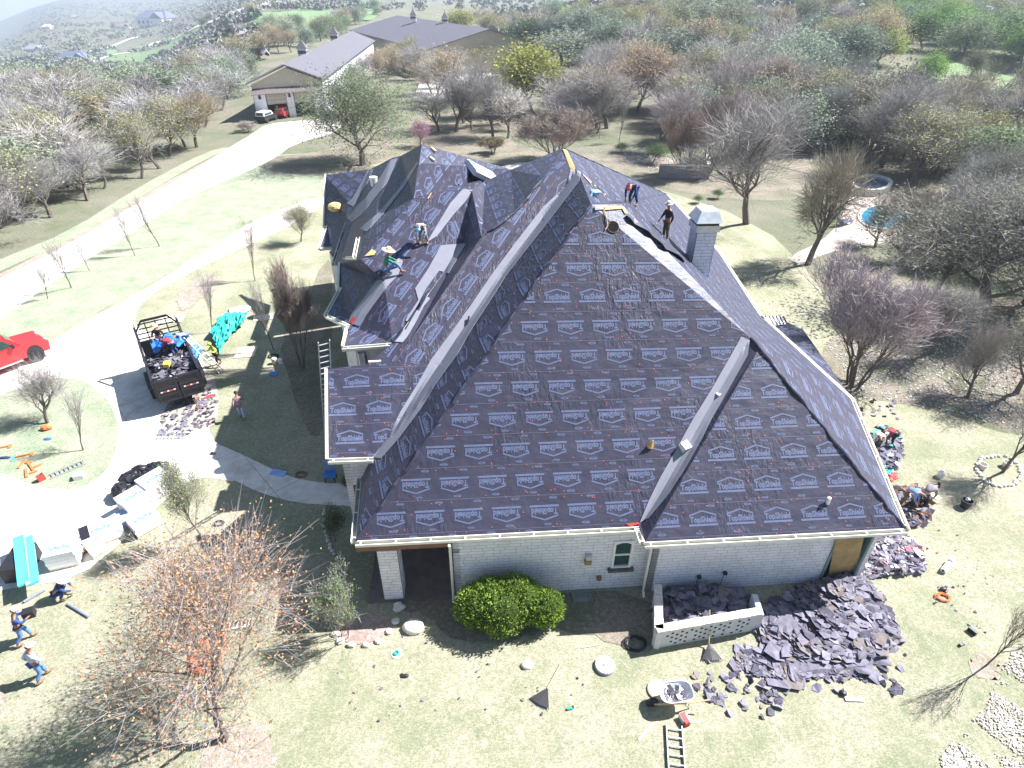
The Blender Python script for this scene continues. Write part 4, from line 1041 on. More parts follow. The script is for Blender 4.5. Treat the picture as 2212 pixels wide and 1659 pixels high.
# dense evergreen by the wall
def dense_bush():
    base = P(1100, 1340, 0); t = empty('evergreen_bush', base, 'bright yellow-green evergreen bush against the south wall', 'shrub'); r = random.Random(3)
    cb = MB(); tb = MB()
    ex_ = (2.05, 1.15, 1.5)
    lob = [(-1.15, .1, .85, .95), (-.3, -.25, .95, 1.0), (.55, .1, .9, .9), (1.3, -.1, .8, .78), (-.7, .3, 1.1, .8), (.2, .35, 1.15, .8)]
    for _ in range(15000):
        lx, ly, lz, lr = r.choice(lob); d = rv(r).normalized(); q = r.uniform(.75, 1.03)*(1+.08*math.sin(9*d.x+7*d.y)*math.cos(8*d.z))
        c = Vector((lx, ly, lz))+Vector((d.x, d.y*.9, d.z*1.0))*lr*q
        if c.z < .05: continue
        a = (d*.5+rv(r, .5)+Vector((0, 0, .5))).normalized()*r.uniform(.05, .11); b = a.cross(rv(r)).normalized()*r.uniform(.02, .045)
        cb.add([c-a*.2, c+b, c+a, c-b], [(0, 1, 2, 3)], LEAF)
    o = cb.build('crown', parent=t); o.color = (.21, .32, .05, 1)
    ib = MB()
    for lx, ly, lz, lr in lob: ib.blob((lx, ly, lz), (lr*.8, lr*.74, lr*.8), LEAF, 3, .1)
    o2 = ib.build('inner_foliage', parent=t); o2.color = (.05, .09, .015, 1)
    for a in range(5): tb.tube([(a*.5-1, 0, -.1), (a*.5-1, .05, .6)], .05, BARK, 5)
    tb.build('trunk', parent=t)
dense_bush()
# ---- woods: individual trees by zones of the picture
r = random.Random(42)
def ordn(i):
    W_ = ['first', 'second', 'third', 'fourth', 'fifth', 'sixth', 'seventh', 'eighth', 'ninth', 'tenth', 'eleventh', 'twelfth']
    return W_[i] if i < 12 else '%dth' % (i+1) if (i+1) % 10 not in (1, 2, 3) or 10 < i+1 < 14 else '%d%s' % (i+1, {1: 'st', 2: 'nd', 3: 'rd'}[(i+1) % 10])
NAMEK = {'far_bare': 'twiggy', 'bare': 'leafless', 'bare2': 'leafless', 'bud': 'budding', 'oak_far': 'leafy oak', 'leafy': 'full-crowned', 'oak': 'oak'}
def zone(n, quad, kinds, sz, label, group, mind=5.5, seed=0, name='woodland_tree'):
    rr = random.Random(seed); done = []; tries = 0
    while len(done) < n and tries < n*80:
        tries += 1; u, v = rr.random(), rr.random()
        a = (quad[0][0]*(1-u)+quad[1][0]*u, quad[0][1]*(1-u)+quad[1][1]*u); b = (quad[3][0]*(1-u)+quad[2][0]*u, quad[3][1]*(1-u)+quad[2][1]*u)
        g = G(a[0]*(1-v)+b[0]*v, a[1]*(1-v)+b[1]*v)
        if any((g-q).length < mind for q in done): continue
        gx_, gy_ = proj(g)
        if any(abs(gx_-hx) < .6*hr and hy < gy_ < hy+.8*hr for hx, hy, hr in HEROES if hr > 45): continue
        if any(abs(gx_-hx) < .35*hr and abs(gy_-hy) < .25*hr for hx, hy, hr in HEROES): continue
        done.append(g)
    done.sort(key=lambda g: proj(g)[0]); cnt = {}
    for g in done:
        k, c = rr.choice(kinds); v_ = rr.uniform(.95, 1.4); c = tuple(x*v_*rr.uniform(.97, 1.03) for x in c); h = rr.uniform(*sz)
        key = (NAMEK[k], CN[c_key(c)]); cnt[key] = cnt.get(key, 0)+1
        spawn(k, g, h, h*rr.uniform(.5, .68), c, {'far_bare': 'twiggy_tree', 'bare': 'leafless_tree', 'bare2': 'leafless_tree', 'bud': 'budding_tree', 'leafy': 'spring_tree'}.get(k, 'oak_tree'), '%s %s tree, %s from the left %s' % (key[1], key[0], ordn(cnt[key]-1), label), 'tree', group)
CN = ['grey', 'green', 'golden', 'brown']
def c_key(c):
    if c[1] > c[0]*1.04 : return 1
    if c[0] > .3: return 2
    if c[0] > c[2]*1.3: return 3
    return 0
L_ = [('far_bare', GREY), ('far_bare', (.36, .35, .38)), ('far_bare', (.33, .33, .34)), ('bud', OLIVE), ('bud', (.30, .33, .20)), ('bare2', GREY), ('oak_far', SAGE)]
zone(52, [(-60, 330), (330, 230), (440, 330), (-60, 545)], L_, (5.5, 8.5), 'in the woods by the driveway', 'trees of the woods left of the driveway', 4.6, 1)
zone(62, [(-80, 235), (560, 130), (500, 240), (-80, 340)], L_+[('oak_far', SAGE)], (6, 9.5), 'in the woods below the far road', 'trees of the woods below the far road', 5.5, 2)
zone(7, [(725, 195), (860, 125), (885, 160), (760, 235)], [('bud', ORG), ('oak_far', SAGE), ('bare', GREY)], (5.5, 7.5), 'along the white side of the garage barn', 'trees beside the garage barn', 5, 41)
zone(12, [(1960, 650), (2240, 640), (2240, 850), (2010, 800)], [('oak', (.2, .22, .16)), ('bare2', GREY), ('bare', (.36, .34, .36))], (5, 8), 'below the big dark oak at right', 'trees below the big oak', 4, 42)
zone(12, [(870, 150), (1045, 120), (1060, 200), (905, 235)], [('bare', GREY), ('bud', ORG), ('bare2', (.29, .28, .28)), ('bud', YELG)], (7, 9), 'in front of the barn hall', 'trees in front of the barn hall', 4.5, 31)
zone(26, [(1270, 215), (1760, 210), (1740, 330), (1320, 300)], [('bare', GREY), ('bare2', PURP), ('bud', OLIVE), ('bare', (.30, .28, .28)), ('oak_far', SAGE)], (7, 10), 'above the gravel bed and garden wall', 'trees above the gravel bed', 4.5, 32)
zone(16, [(1760, 300), (2240, 330), (2240, 460), (1960, 400)], [('bare2', GREY), ('bud', OLIVE), ('oak_far', OAKG), ('bare', WARM)], (7, 9), 'between the spa and the golden tree', 'trees behind the spa', 5, 33)
zone(10, [(425, 215), (535, 150), (528, 205), (430, 290)], L_, (6, 8), 'between the woods and the barn front', 'trees left of the barn front', 5, 21)
zone(16, [(500, 90), (640, 60), (600, 125), (510, 150)], [('bud', ORG), ('far_bare', GREY), ('oak_far', SAGE)], (6.5, 9), 'behind the garage barn ridge', 'trees behind the garage barn', 6, 22)
zone(30, [(560, 90), (850, 10), (780, 60), (560, 140)], [('far_bare', GREY), ('bud', ORG), ('oak_far', SAGE), ('far_bare', WARM), ('oak_far', OAKG)], (6, 9), 'in the woods behind the barn', 'trees of the woods behind the barn', 8, 3)
zone(30, [(1000, 60), (1400, 30), (1400, 150), (1080, 110)], [('far_bare', WARM), ('bud', ORG), ('oak_far', SAGE), ('oak_far', BLUEG), ('far_bare', GREY), ('bud', YELG), ('bud', OLIVE), ('leafy', YELG)], (8, 11), 'above the golden dome tree', 'trees of the upper middle slope', 7, 4)
zone(36, [(1400, 40), (1960, 50), (1800, 200), (1420, 200)], [('oak_far', BLUEG), ('oak_far', SAGE), ('bud', ORG), ('far_bare', GREY), ('oak_far', (.22, .25, .17)), ('bud', OLIVE), ('bud', YELG), ('far_bare', GREY)], (8.5, 11), 'below-left of the small orange tree', 'trees of the upper right slope', 7.5, 5)
zone(38, [(1900, 30), (2260, 40), (2260, 160), (1980, 120)], [('leafy', GREEN), ('oak_far', BLUEG), ('far_bare', GREY), ('leafy', (.19, .29, .12)), ('oak_far', OAKG), ('leafy', OLIVE)], (8, 10.5), 'above the far field', 'trees above the far field', 7.5, 6)
zone(24, [(1260, 190), (1700, 200), (1720, 300), (1280, 290)], [('bare2', PURP), ('bare', GREY), ('far_bare', WARM), ('bud', ORG)], (7.5, 10), 'behind the garden wall', 'trees of the thicket behind the garden', 6, 7)
zone(18, [(1720, 250), (2240, 260), (2240, 420), (1760, 330)], [('bare2', GREY), ('far_bare', WARM), ('oak_far', (.19, .2, .15)), ('bare', GREY)], (7, 9.5), 'around the lone symmetrical tree', 'trees around the lone leafless tree', 6.5, 8)
zone(14, [(900, 255), (1260, 230), (1300, 300), (960, 300)], [('bare', GREY), ('bare2', WARM), ('far_bare', GREY)], (6, 8), 'in the grove behind the roof', 'trees of the grove behind the roof', 5, 9)
zone(9, [(2040, 440), (2260, 440), (2260, 640), (2060, 600)], [('oak', (.17, .18, .14)), ('bare2', GREY)], (5.5, 7.5), 'beside the pool', 'trees around the pool', 5, 10)
zone(14, [(180, 95), (560, 45), (600, 20), (220, 60)], [('oak_far', (.19, .22, .12)), ('bud', ORG), ('far_bare', GREY)], (7, 10), 'along the far road', 'trees along the far road', 12, 11)
# far-off wood: one mass
def far_wood():
    r = random.Random(9); cb = MB(); n = 0
    cols = [treemat_fixed(c) for c in ((.19, .195, .19), (.23, .225, .24), (.19, .225, .15), (.25, .235, .18), (.15, .19, .13))]
    while n < 8500:
        az = math.radians(r.uniform(-42, -8) if r.random() < .8 else r.uniform(-8, 48)); d = 230*math.exp(r.random()**1.25*2.7)
        x, y = CAMP.x+d*math.sin(az), CAMP.y+d*math.cos(az); z = terrain(x, y); px, py = proj((x, y, z))
        if py > (215 if px < 560 else 110) or px < -150 or px > 2350 or py < -60: continue
        if math.sin(x*.02+y*.011)+math.sin(y*.017-x*.009) > 1.35: continue
        if 560 < px < 1060 and py > 25: continue
        if 2000 < px and 140 < py < 260: continue
        if 200 < px < 840 and abs(py-(152-(px-150)*.31)) < 12 and r.random() < .85: continue
        if az > math.radians(2) and d < 300 and r.random() < .6: continue
        n += 1; s = r.uniform(2.6, 4.6); m = r.choice(cols); h = s*r.uniform(1.1, 1.5); k = 34 if d < 500 else 22 if d < 900 else 12
        for _ in range(k):
            v = rv(r).normalized(); v.z = abs(v.z)*.9; c = Vector((x, y, z+h*.35))+Vector((v.x*s, v.y*s, v.z*h*.75))*r.uniform(.7, 1.05)
            a = rv(r).normalized()*s*.32; b = a.cross(v+rv(r, .4)).normalized()*s*.26
            cb.add([c-a, c-b, c+a, c+b], [(0, 1, 2, 3)], m)
    o = cb.build('distant_woodland'); tag(o, 'far hazy woodland stretching to the horizon', 'woodland', kind='stuff')
def treemat_fixed(c): return mat('far_leaves_%d' % int(c[0]*100+c[1]*1000), c, .95, var=.3, vs=.1)
far_wood()
# ------------------------------------------------------------------ barn and far houses
ROOFM = mat('barn_metal_roof', (.13, .125, .145), .6, var=.06, vs=.5)
TANWALL = mat('tan_wall', (.42, .38, .32), .8, var=.08)
def gable(name, e0, r0, e1, r1_, label, base_z=0, walls=STONE, gab=None, thick=.25, cat='building'):
    """e0,e1 eave corners and r0,r1_ ridge ends at the two gables (near, far) on the left; right side mirrored"""
    e0, r0, e1, r1_ = map(Vector, (e0, r0, e1, r1_)); t = empty(name, (r0.x, r0.y, base_z), label, cat)
    off = Vector((r0.x, r0.y, base_z)); f0 = Vector((2*r0.x-e0.x, 2*r0.y-e0.y, e0.z)); f1 = Vector((2*r1_.x-e1.x, 2*r1_.y-e1.y, e1.z))
    L = lambda p: Vector(p)-off
    b = MB()
    for q in ((e0, e1, r1_, r0), (r0, r1_, f1, f0)): b.poly([L(p) for p in q], ROOFM)
    ro = b.build('roof', parent=t); m = ro.modifiers.new('t', 'SOLIDIFY'); m.thickness = thick; m.offset = -1
    ax = (r1_-r0).normalized(); w = (f0-e0).normalized()
    k = 1.0
    b = MB(); i0, i1, j0, j1 = e0+w*.6+ax*k, e1+w*.6-ax*k, f0-w*.6+ax*k, f1-w*.6-ax*k
    def wl(p, q): 
        Lh = (q-p).length; z0 = base_z-4 if base_z else -.2
        v = [L(Vector((p.x, p.y, z0))), L(Vector((q.x, q.y, z0))), L(Vector((q.x, q.y, e0.z-.1))), L(Vector((p.x, p.y, e0.z-.1)))]
        b.add(v, [(0, 1, 2, 3)], walls, [[(0, 0), (Lh, 0), (Lh, 5), (0, 5)]])
    wl(i0, i1); wl(j0, j1); wl(i1, j1)
    for p, q, rr_ in ((i0, j0, r0+ax*k), (i1, j1, r1_-ax*k)): b.poly([L((p.x, p.y, e0.z-.12)), L((q.x, q.y, e0.z-.12)), L((rr_.x, rr_.y, r0.z-.35))], gab or TANWALL)
    b.build('wall', parent=t)
    return t, off, (i0, j0, ax, w, e0, f0, L)
bA = gable('barn', P(531, 184, 5.7), P(611, 142, 8.3), P(531, 184, 5.7)+(P(761, 69, 8.3)-P(611, 142, 8.3)), P(761, 69, 8.3), 'long tan garage barn with open doors and two cupolas at the end of the driveway')
t, off, (i0, j0, ax, w, e0, f0, L) = bA
# front: piers, doors half open
fw = (Vector((j0.x, j0.y, 0))-Vector((i0.x, i0.y, 0))).length
b = MB()
for u0_, u1_ in ((0, 1.9), (fw/2-.6, fw/2+.6), (fw-1.9, fw)):
    p = Vector((i0.x, i0.y, 0))+w*u0_; q = Vector((i0.x, i0.y, 0))+w*u1_
    wallq(b, tuple(L(p))[:2], tuple(L(q))[:2], -.1, 4.6, th=.8)
wallq(b, tuple(L(Vector((i0.x, i0.y, 0))))[:2], tuple(L(Vector((j0.x, j0.y, 0))))[:2], 4.6, 5.6, TANWALL, th=.3)
b.build('wall', parent=t)
for s_ in (0, 1):
    a0 = 1.9 if s_ == 0 else fw/2+.6; a1 = fw/2-.6 if s_ == 0 else fw-1.9
    p = Vector((i0.x, i0.y, 0))+w*a0+ax*.5; q = Vector((i0.x, i0.y, 0))+w*a1+ax*.5; b = MB()
    b.beam(L(p)+Vector((0, 0, 3.4)), L(q)+Vector((0, 0, 3.4)), .1, 2.3, TANWALL)
    for k_ in range(3): b.beam(L(p)+Vector((0, 0, 2.6+.7*k_))-ax*.06, L(q)+Vector((0, 0, 2.6+.7*k_))-ax*.06, .02, .04, CREAM)
    b.build('garage_door', parent=t)
    b = MB(); b.beam(L(p)+ax*6+Vector((0, 0, 1.5)), L(q)+ax*6+Vector((0, 0, 1.5)), .1, 5, DARK); b.build('inner_wall', parent=t)  # near-black panel stands in for the dark barn interior
b = MB(); a_ = L(Vector((i0.x, i0.y, 4.9)))-ax*.1; c_ = L(Vector((j0.x, j0.y, 4.9)))-ax*.1; b.poly([a_, c_, c_-ax*1.2-Vector((0, 0, .8)), a_-ax*1.2-Vector((0, 0, .8))], mat('brown_metal', (.12, .1, .1), .6)); o = b.build('awning', parent=t); m = o.modifiers.new('t', 'SOLIDIFY'); m.thickness = .1
def cupola(t, off, px, py, zr, size):
    p = P(px, py, zr)-off; b = MB(); b.box(p+Vector((0, 0, size*.2)), (size, size, size*1.0), WHITE); b.box(p+Vector((0, 0, size*.3)), (size*1.02, size*1.02, size*.35), ROOFM)
    o = b.build('cupola', parent=t); b = MB(); b.box(p+Vector((0, 0, size*1.15)), (size*1.3, size*1.3, size*.9), ROOFM, taper=.05); b.tube([p+Vector((0, 0, size*1.5)), p+Vector((0, 0, size*2.1))], .05, BLACK, 4); b.build('cupola_roof', parent=o)
cupola(t, off, 655, 118, 8.3, 1.6); cupola(t, off, 723, 85, 8.3, 1.7)
for u in (1.0, fw/2, fw-1):
    b = MB(); p = L(Vector((i0.x, i0.y, 3.6)))+w*u-ax*.15; b.box(p, (.35, .35, .6), BLACK, taper=.7); b.build('wall_lantern', parent=t)
r0_, r1b = P(857, 33, 10.5), P(1058, 62, 10.5); ee = P(795, 76, 6.2)
d_ = (r1b-r0_).normalized(); s_ = Vector((d_.y, -d_.x, 0)); wdt = abs((ee-r0_).dot(s_))
e0b = r0_-s_*-wdt; e0b.z = 6.2; e1b = r1b+s_*wdt; e1b.z = 6.2
if e0b.y > r0_.y: e0b = r0_-s_*wdt; e0b.z = 6.2; e1b = r1b-s_*wdt; e1b.z = 6.2
tB = gable('barn_hall', e0b, r0_, e1b, r1b, 'wide grey-roofed barn hall with two white cupolas behind the garage barn', base_z=-1, walls=TANWALL)
cupola(tB[0], tB[1], 893, 42, 10.5, 1.7); cupola(tB[0], tB[1], 961, 48, 10.5, 1.6)
def farhouse(px, py, wpx, label, roofc, wallc=WHITE, rot=0.3, asp=1.5):
    g = G(px, py); k = ppm(g); wm = wpx/k; h = wm*.22; t = empty('far_house', g-Vector((0, 0, .5)), label, 'house', 'houses in the distance', rot)
    b = MB(); b.box((0, 0, h/2), (wm, wm/asp, h), wallc); b.box((wm*.25, -wm/asp*.4, h/2), (wm*.35, wm/asp*.6, h*.98), wallc); b.build('wall', parent=t)
    b = MB(); x, y = wm/2*1.05, wm/asp/2*1.1; vs = [(-x, -y, h), (x, -y, h), (x, y, h), (-x, y, h), (-x*.55, 0, h*1.9), (x*.55, 0, h*1.9)]
    b.add(vs, [(0, 1, 5, 4), (1, 2, 5), (2, 3, 4, 5), (3, 0, 4)], roofc); x0, x1 = wm*.05, wm*.45; y0 = -wm/asp*.75
    b.add([(x0, y0, h), (x1, y0, h), (x1, 0, h), (x0, 0, h), ((x0+x1)/2, y0, h*1.7), ((x0+x1)/2, 0, h*1.7)], [(0, 4, 5, 3), (4, 1, 2, 5), (0, 1, 4)], roofc); b.build('roof', parent=t)
    b = MB()
    for i in range(4): b.box((-wm*.42+wm*.14*i, -wm/asp/2-.03, h*.5), (wm*.06, .06, h*.35), DARK)
    b.build('window', parent=t)
RB = mat('slate_blue_roof', (.12, .14, .22), .7); RG = mat('grey_roof', (.24, .24, .26), .7); RR = mat('pinkish_tile_roof', (.42, .24, .22), .8)
farhouse(92, 190, 62, 'slate-roofed house with white gables in the left woods', RB, rot=-.5)
farhouse(20, 235, 40, 'small white-walled house at the left frame edge', RG, rot=.4)
farhouse(165, 135, 55, 'long low blue-grey roof near the bend of the far road', RB, rot=.1, asp=2)
farhouse(345, 55, 70, 'large blue-roofed house with bright metal roof beside the far road', RB, rot=-.2)
farhouse(268, 62, 26, 'brown-roofed cottage left of the large blue-roofed house', mat('brown_roof', (.2, .15, .13), .8), rot=.3)
farhouse(80, 112, 34, 'pale grey-roofed house below the horizon on the left', RG, rot=.2)
farhouse(365, 172, 58, 'low pink-roofed building among the trees right of the olive-gold tree', RR, TANWALL, rot=-.15, asp=1.3)
farhouse(105, 62, 20, 'tiny white twin-gabled house near the horizon', WHITE, rot=0)
farhouse(165, 40, 18, 'small pale house just under the horizon', RG, rot=.5)
farhouse(2060, 88, 36, 'blue-grey roofed house half hidden in the green woods', RB, rot=.3)
farhouse(1510, 14, 26, 'pale building at the top edge above the oaks', RG, rot=.1)
farhouse(2000, 35, 30, 'white-roofed shed near the top right corner', WHITE, rot=.2)
# ------------------------------------------------------------------ garden walls, pool, beds
def thing1(mb, name, label, cat, loc=None, group=None, smooth=False):
    if loc is None:
        z0 = min(v[2] for v in mb.v); loc = (sum(v[0] for v in mb.v)/len(mb.v), sum(v[1] for v in mb.v)/len(mb.v), z0)
    return tag(mb.build(name, loc=loc, smooth=smooth), label, cat, group)
gw = empty('garden_wall', P(1475, 390, 0), 'low grey garden wall with a pale coping among the crape myrtles', 'wall')
b = MB(); o0 = P(1475, 390, 0); p, q, r_ = P(1421, 385, 0)-o0, P(1528, 388, 0)-o0, P(1522, 345, 0)-o0
GW = mat('grey_garden_wall', (.22, .21, .23), .9, var=.2)
b.beam(p+Vector((0, 0, .8)), q+Vector((0, 0, .8)), .3, 1.6, GW); b.beam(q+Vector((0, 0, .8)), r_+Vector((0, 0, .8)), .3, 1.6, GW); b.build('wall_body', parent=gw)
b = MB(); b.beam(p+Vector((0, 0, 1.66)), q+Vector((.2, 0, 1.66)), .45, .12, STONEW); b.beam(q+Vector((0, .3, 1.66)), r_+Vector((0, 0, 1.66)), .45, .12, STONEW); b.build('coping', parent=gw)
# pool and spa
def ringth(name, pts, w_, h_, m, label, cat, inner=None, innerz=.25, innern='water'):
    c = sum(pts, Vector())/len(pts); t = empty(name, c, label, cat); b = MB(); n = len(pts)
    for i in range(n):
        a, d = pts[i]-c, pts[(i+1) % n]-c; b.beam(a+Vector((0, 0, h_/2)), d+Vector((0, 0, h_/2)), w_, h_, m)
    b.build('rim', parent=t)
    if inner: b = MB(); b.poly([p-c+Vector((0, 0, innerz)) for p in pts], inner); b.build(innern, parent=t)
def ell(cx_, cy_, rx, ry, n=20): return [G(cx_+rx*math.cos(6.2832*i/n), cy_-ry*math.sin(6.2832*i/n)) for i in range(n)]
WAT = mat('pool_water', (.02, .30, .50), .08, var=.35, vs=2, spec=.6); WAT2 = mat('spa_water', (.06, .14, .24), .08, var=.4, vs=2)
ringth('swimming_pool', ell(1908, 470, 52, 26), .35, .12, STONEW, 'blue swimming pool edged in pale stone behind the big oak', 'pool', WAT, .06)
ringth('spa', ell(1878, 408, 42, 16), .45, .8, STONEW, 'raised round stone spa above the pool', 'spa', WAT2, .6)
for i, (x, y) in enumerate(((1802, 470), (1822, 486))):
    g = G(x, y); t = empty('lounger', g, ['dark poolside lounger farther from the camera', 'dark poolside lounger nearer the camera'][i], 'lounger', 'loungers on the pool patio', .5); b = MB(); b.box((0, 0, .35), (1.9, .65, .08), mat('blue_sling', (.08, .12, .25), .7)); b.box((-.8, 0, .6), (.7, .65, .07), mat('blue_sling', (.08, .12, .25), .7), ry=.8); b.build('seat', parent=t)
    for sx in (-.8, .8):
        for sy in (-.28, .28): b = MB(); b.box((sx, sy, .16), (.05, .05, .32), BLACK); b.build('leg', parent=t)
def stones(name, pix, label, cat, sz=.2, closed=True, mt=None, world=None, group=None, gap=1.0):
    pts = world or [G(*p) for p in pix]; b = MB(); r = random.Random(int(pts[0].x*10)); n = len(pts); c0 = sum(pts, Vector())/n
    for i in range(n if closed else n-1):
        a, d = pts[i], pts[(i+1) % n]; k = max(1, int((d-a).length/(sz*1.7*gap)))
        for j in range(k):
            p = a.lerp(d, (j+.5)/k)+Vector((r.uniform(-.03, .03), r.uniform(-.03, .03), sz*.35)); b.blob(p, (sz*r.uniform(.8, 1.2), sz*r.uniform(.7, 1), sz*r.uniform(.5, .75)), mt or STONEW, r.random(), .15, 7, 4)
    o = b.build(name, loc=c0); tag(o, label, cat, group, 'stuff' if False else None); return o
stones('stone_edging', [(722, 1362), (728, 1380), (745, 1393), (775, 1398), (805, 1393), (832, 1378), (850, 1355), (856, 1335)], 'curved white stone edging of the bed under the budding shrub', 'edging', .16, False)
sheet('bed_chips', [(722, 1345), (730, 1380), (765, 1394), (805, 1388), (835, 1370), (852, 1335), (790, 1325)], grass_mat('bark_chips', [(.3, .2, .17), (.42, .33, .3), (.55, .46, .42)], [(.25, .16, .13), (.5, .42, .38)], s1=3, patch=.5), .034, 1)
stones('stone_ring', [(2108, 1012), (2120, 992), (2150, 984), (2180, 988), (2200, 1005), (2205, 1030), (2190, 1048), (2155, 1052), (2125, 1040)], 'ring of white stones under the leafless tree at the right edge', 'edging', .13)
stones('flagstones', [(853, 1312), (868, 1308), (863, 1318)], 'three small flat stones on the shaded soil by the porch', 'stones', .2)
stones('shrub_edging', [(700, 1098), (698, 1130), (705, 1160), (716, 1188), (724, 1200)], 'thin pale stone edging around the shaded bush', 'edging', .1, False)
for px, py, s, l in ((893, 1357, .42, 'large flat white boulder beside the shaded bed'), (1138, 1438, .22, 'smooth white round stone alone on the lawn')):
    b = MB(); p = G(px, py); b.blob(p+Vector((0, 0, s*.25)), (s, s*.8, s*.45), STONEW, 4, .08, 14, 8); thing1(b, 'boulder', l, 'stone', p, smooth=True)
# lattice planter with walls
pA, pB, pC = P(1411, 1402, 0), P(1632, 1362, 0), P(1408, 1300, 0)
pw = empty('planter_wall', pA, 'white pierced block wall enclosing a pile of torn shingles', 'wall')
b = MB(); dv = pB-pA; Lw = dv.length; dv.normalize(); up_ = Vector((dv.y, -dv.x, 0)); hw = .95
hl = []
rr = random.Random(2)
for i in range(18):
    for j in range(6):
        if (i+j) % 2 == 0 and rr.random() < .9: u = Lw*(.1+.8*i/17.5); hl.append((u, u+.085, .12+j*.125, .12+j*.125+.075))
# block openings are near-black tiles on the face, their inner shade painted
LW = mat('painted_block', (.62, .62, .64), .85, var=.1)
wallq(b, (0, 0), (dv.x*Lw, dv.y*Lw), 0, hw, LW, th=.2); pcv = pC-pA
wallq(b, tuple(pcv)[:2], (0, 0), 0, hw, LW, th=.2); b.beam(Vector((dv.x*Lw, dv.y*Lw, hw/2)), Vector((dv.x*Lw, dv.y*Lw, hw/2))+Vector((.12, .9, 0)), .2, hw, LW)
b.build('wall_body', parent=pw)
b = MB()
for u0_, u1_, v0, v1 in hl: c = dv*((u0_+u1_)/2)+up_*.004+Vector((0, 0, (v0+v1)/2)); b.beam(c-dv*.045, c+dv*.045, .012, .075, DARK)
b.build('painted_openings', parent=pw)
def coping(a, c, z):
    b = MB(); n = max(2, int((c-a).length/.42))
    for i in range(n):
        p, q = a.lerp(c, i/n), a.lerp(c, (i+1)/n); b.beam(p+Vector((0, 0, z))+(q-p)*.03, q+Vector((0, 0, z))-(q-p)*.03, .3+.02*(i % 2), .12, STONEW)
    b.build('coping', parent=pw)
coping(Vector((0, 0, 0))-up_*.1, dv*Lw-up_*.1, hw+.06); coping(pcv+Vector((.1, 0, 0)), Vector((.1, .1, 0)), hw+.06)
# debris of torn shingles
def debris(name, zones, label, n, seed, cols, smin=.12, smax=.5, kind='stuff', flat=.3):
    """zones: list of (pixel polygon, pile height)"""
    r = random.Random(seed); b = MB()
    for pix, ht, share in zones:
        pts = [P(x, y, 0) for x, y in pix]; x0, x1 = min(p.x for p in pts), max(p.x for p in pts); y0, y1 = min(p.y for p in pts), max(p.y for p in pts); c = sum(pts, Vector())/len(pts); R = max((p-c).length for p in pts); k = 0; tries = 0
        while k < n*share and tries < n*20:
            tries += 1; x, y = r.uniform(x0, x1), r.uniform(y0, y1)
            if not inp(x, y, pts) or (name == 'gravel' and r.random() > .45+.9*(math.sin(x*2.1+y)*math.cos(y*1.7-x)+.4*math.sin(x*7+y*5))): continue
            d = min(1, (Vector((x, y, 0))-c).length/R); z = ht*(1-d*d)*r.uniform(.3, 1)*(1+.3*math.sin(x*3)*math.cos(y*3))+.02; k += 1; s = r.uniform(smin, smax)
            R_ = Matrix.Rotation(r.uniform(0, 6.28), 3, 'Z') @ Matrix.Rotation(r.gauss(0, flat), 3, 'X') @ Matrix.Rotation(r.gauss(0, flat), 3, 'Y')
            m = r.choice(cols); sh = [Vector((s*r.uniform(.3, .6)*q, s*r.uniform(.2, .5)*w_, r.uniform(-.03, .03)*s*4)) for q, w_ in ((-1, -1), (.1, -1.3), (1, -.8), (1.1, .6), (.2, 1), (-.9, .9))]
            b.add([R_ @ v+Vector((x, y, z+.03)) for v in sh], [(0, 1, 2), (0, 2, 3), (0, 3, 4), (0, 4, 5)], m)
        if ht > .15:
            cc = MB(); gx = 14; vs = []; fs = []
            for i in range(gx+1):
                for j in range(gx+1):
                    x, y = x0+(x1-x0)*i/gx, y0+(y1-y0)*j/gx; d = min(1, (Vector((x, y, 0))-c).length/R); z = ht*(1-d*d)*(1+.35*math.sin(x*4)*math.cos(y*5))*.75 if inp(x, y, pts) else -.06
                    vs.append((x, y, z))
            for i in range(gx):
                for j in range(gx): q = i*(gx+1)+j; fs.append((q, q+gx+1, q+gx+2, q+1))
            b.add(vs, fs, SHING2)
    o = thing1(b, name, label, 'debris'); o['kind'] = kind; m = o.modifiers.new('t', 'SOLIDIFY'); m.thickness = .012
    return o
SH = [SHING, SHING2, mat('brown_grey_scrap', (.2, .17, .16), .9, var=.3), SHING2, SHING, mat('light_scrap', (.23, .22, .27), .9), mat('grey_shingle', (.18, .17, .2), .9, var=.3)]
WHP = mat('white_scrap', (.7, .68, .72), .8); PKP = mat('pink_scrap', (.65, .3, .35), .8)
debris('shingle_debris', [([(1640, 1310), (1760, 1275), (1840, 1262), (1900, 1290), (1945, 1380), (1890, 1420), (1800, 1440), (1660, 1420), (1625, 1360)], .45, .5), ([(1600, 1400), (1850, 1380), (1900, 1420), (1850, 1460), (1680, 1470), (1590, 1440)], .05, .22), ([(1720, 1270), (1860, 1255), (1900, 1300), (1800, 1320)], .5, .12)], 'wide heap of torn grey shingles beside the pierced wall', 2600, 1, SH, .06, .5, flat=.16)
debris('shingle_debris', [([(1640, 1330), (1900, 1290), (1940, 1400), (1850, 1460), (1680, 1460)], .3, .8), ([(1580, 1400), (1900, 1400), (1900, 1470), (1640, 1480)], .03, .2)], 'large torn grey sheets lying on the wide shingle heap', 48, 21, SH[:4], .45, 1.0, flat=.14)
debris('shingle_debris', [([(1425, 1290), (1500, 1282), (1610, 1285), (1625, 1340), (1600, 1350), (1430, 1370), (1415, 1330)], .75, 1)], 'torn shingles heaped inside the pierced wall', 420, 2, SH, .15, .55)
debris('scrap_pile', [([(1885, 1160), (1945, 1150), (1990, 1190), (1990, 1240), (1930, 1245), (1870, 1250), (1868, 1200)], .35, 1)], 'pale pile of scrap and torn roofing at the right house corner', 650, 3, SH+[WHP, WHP, PKP, SHING2], .08, .32)
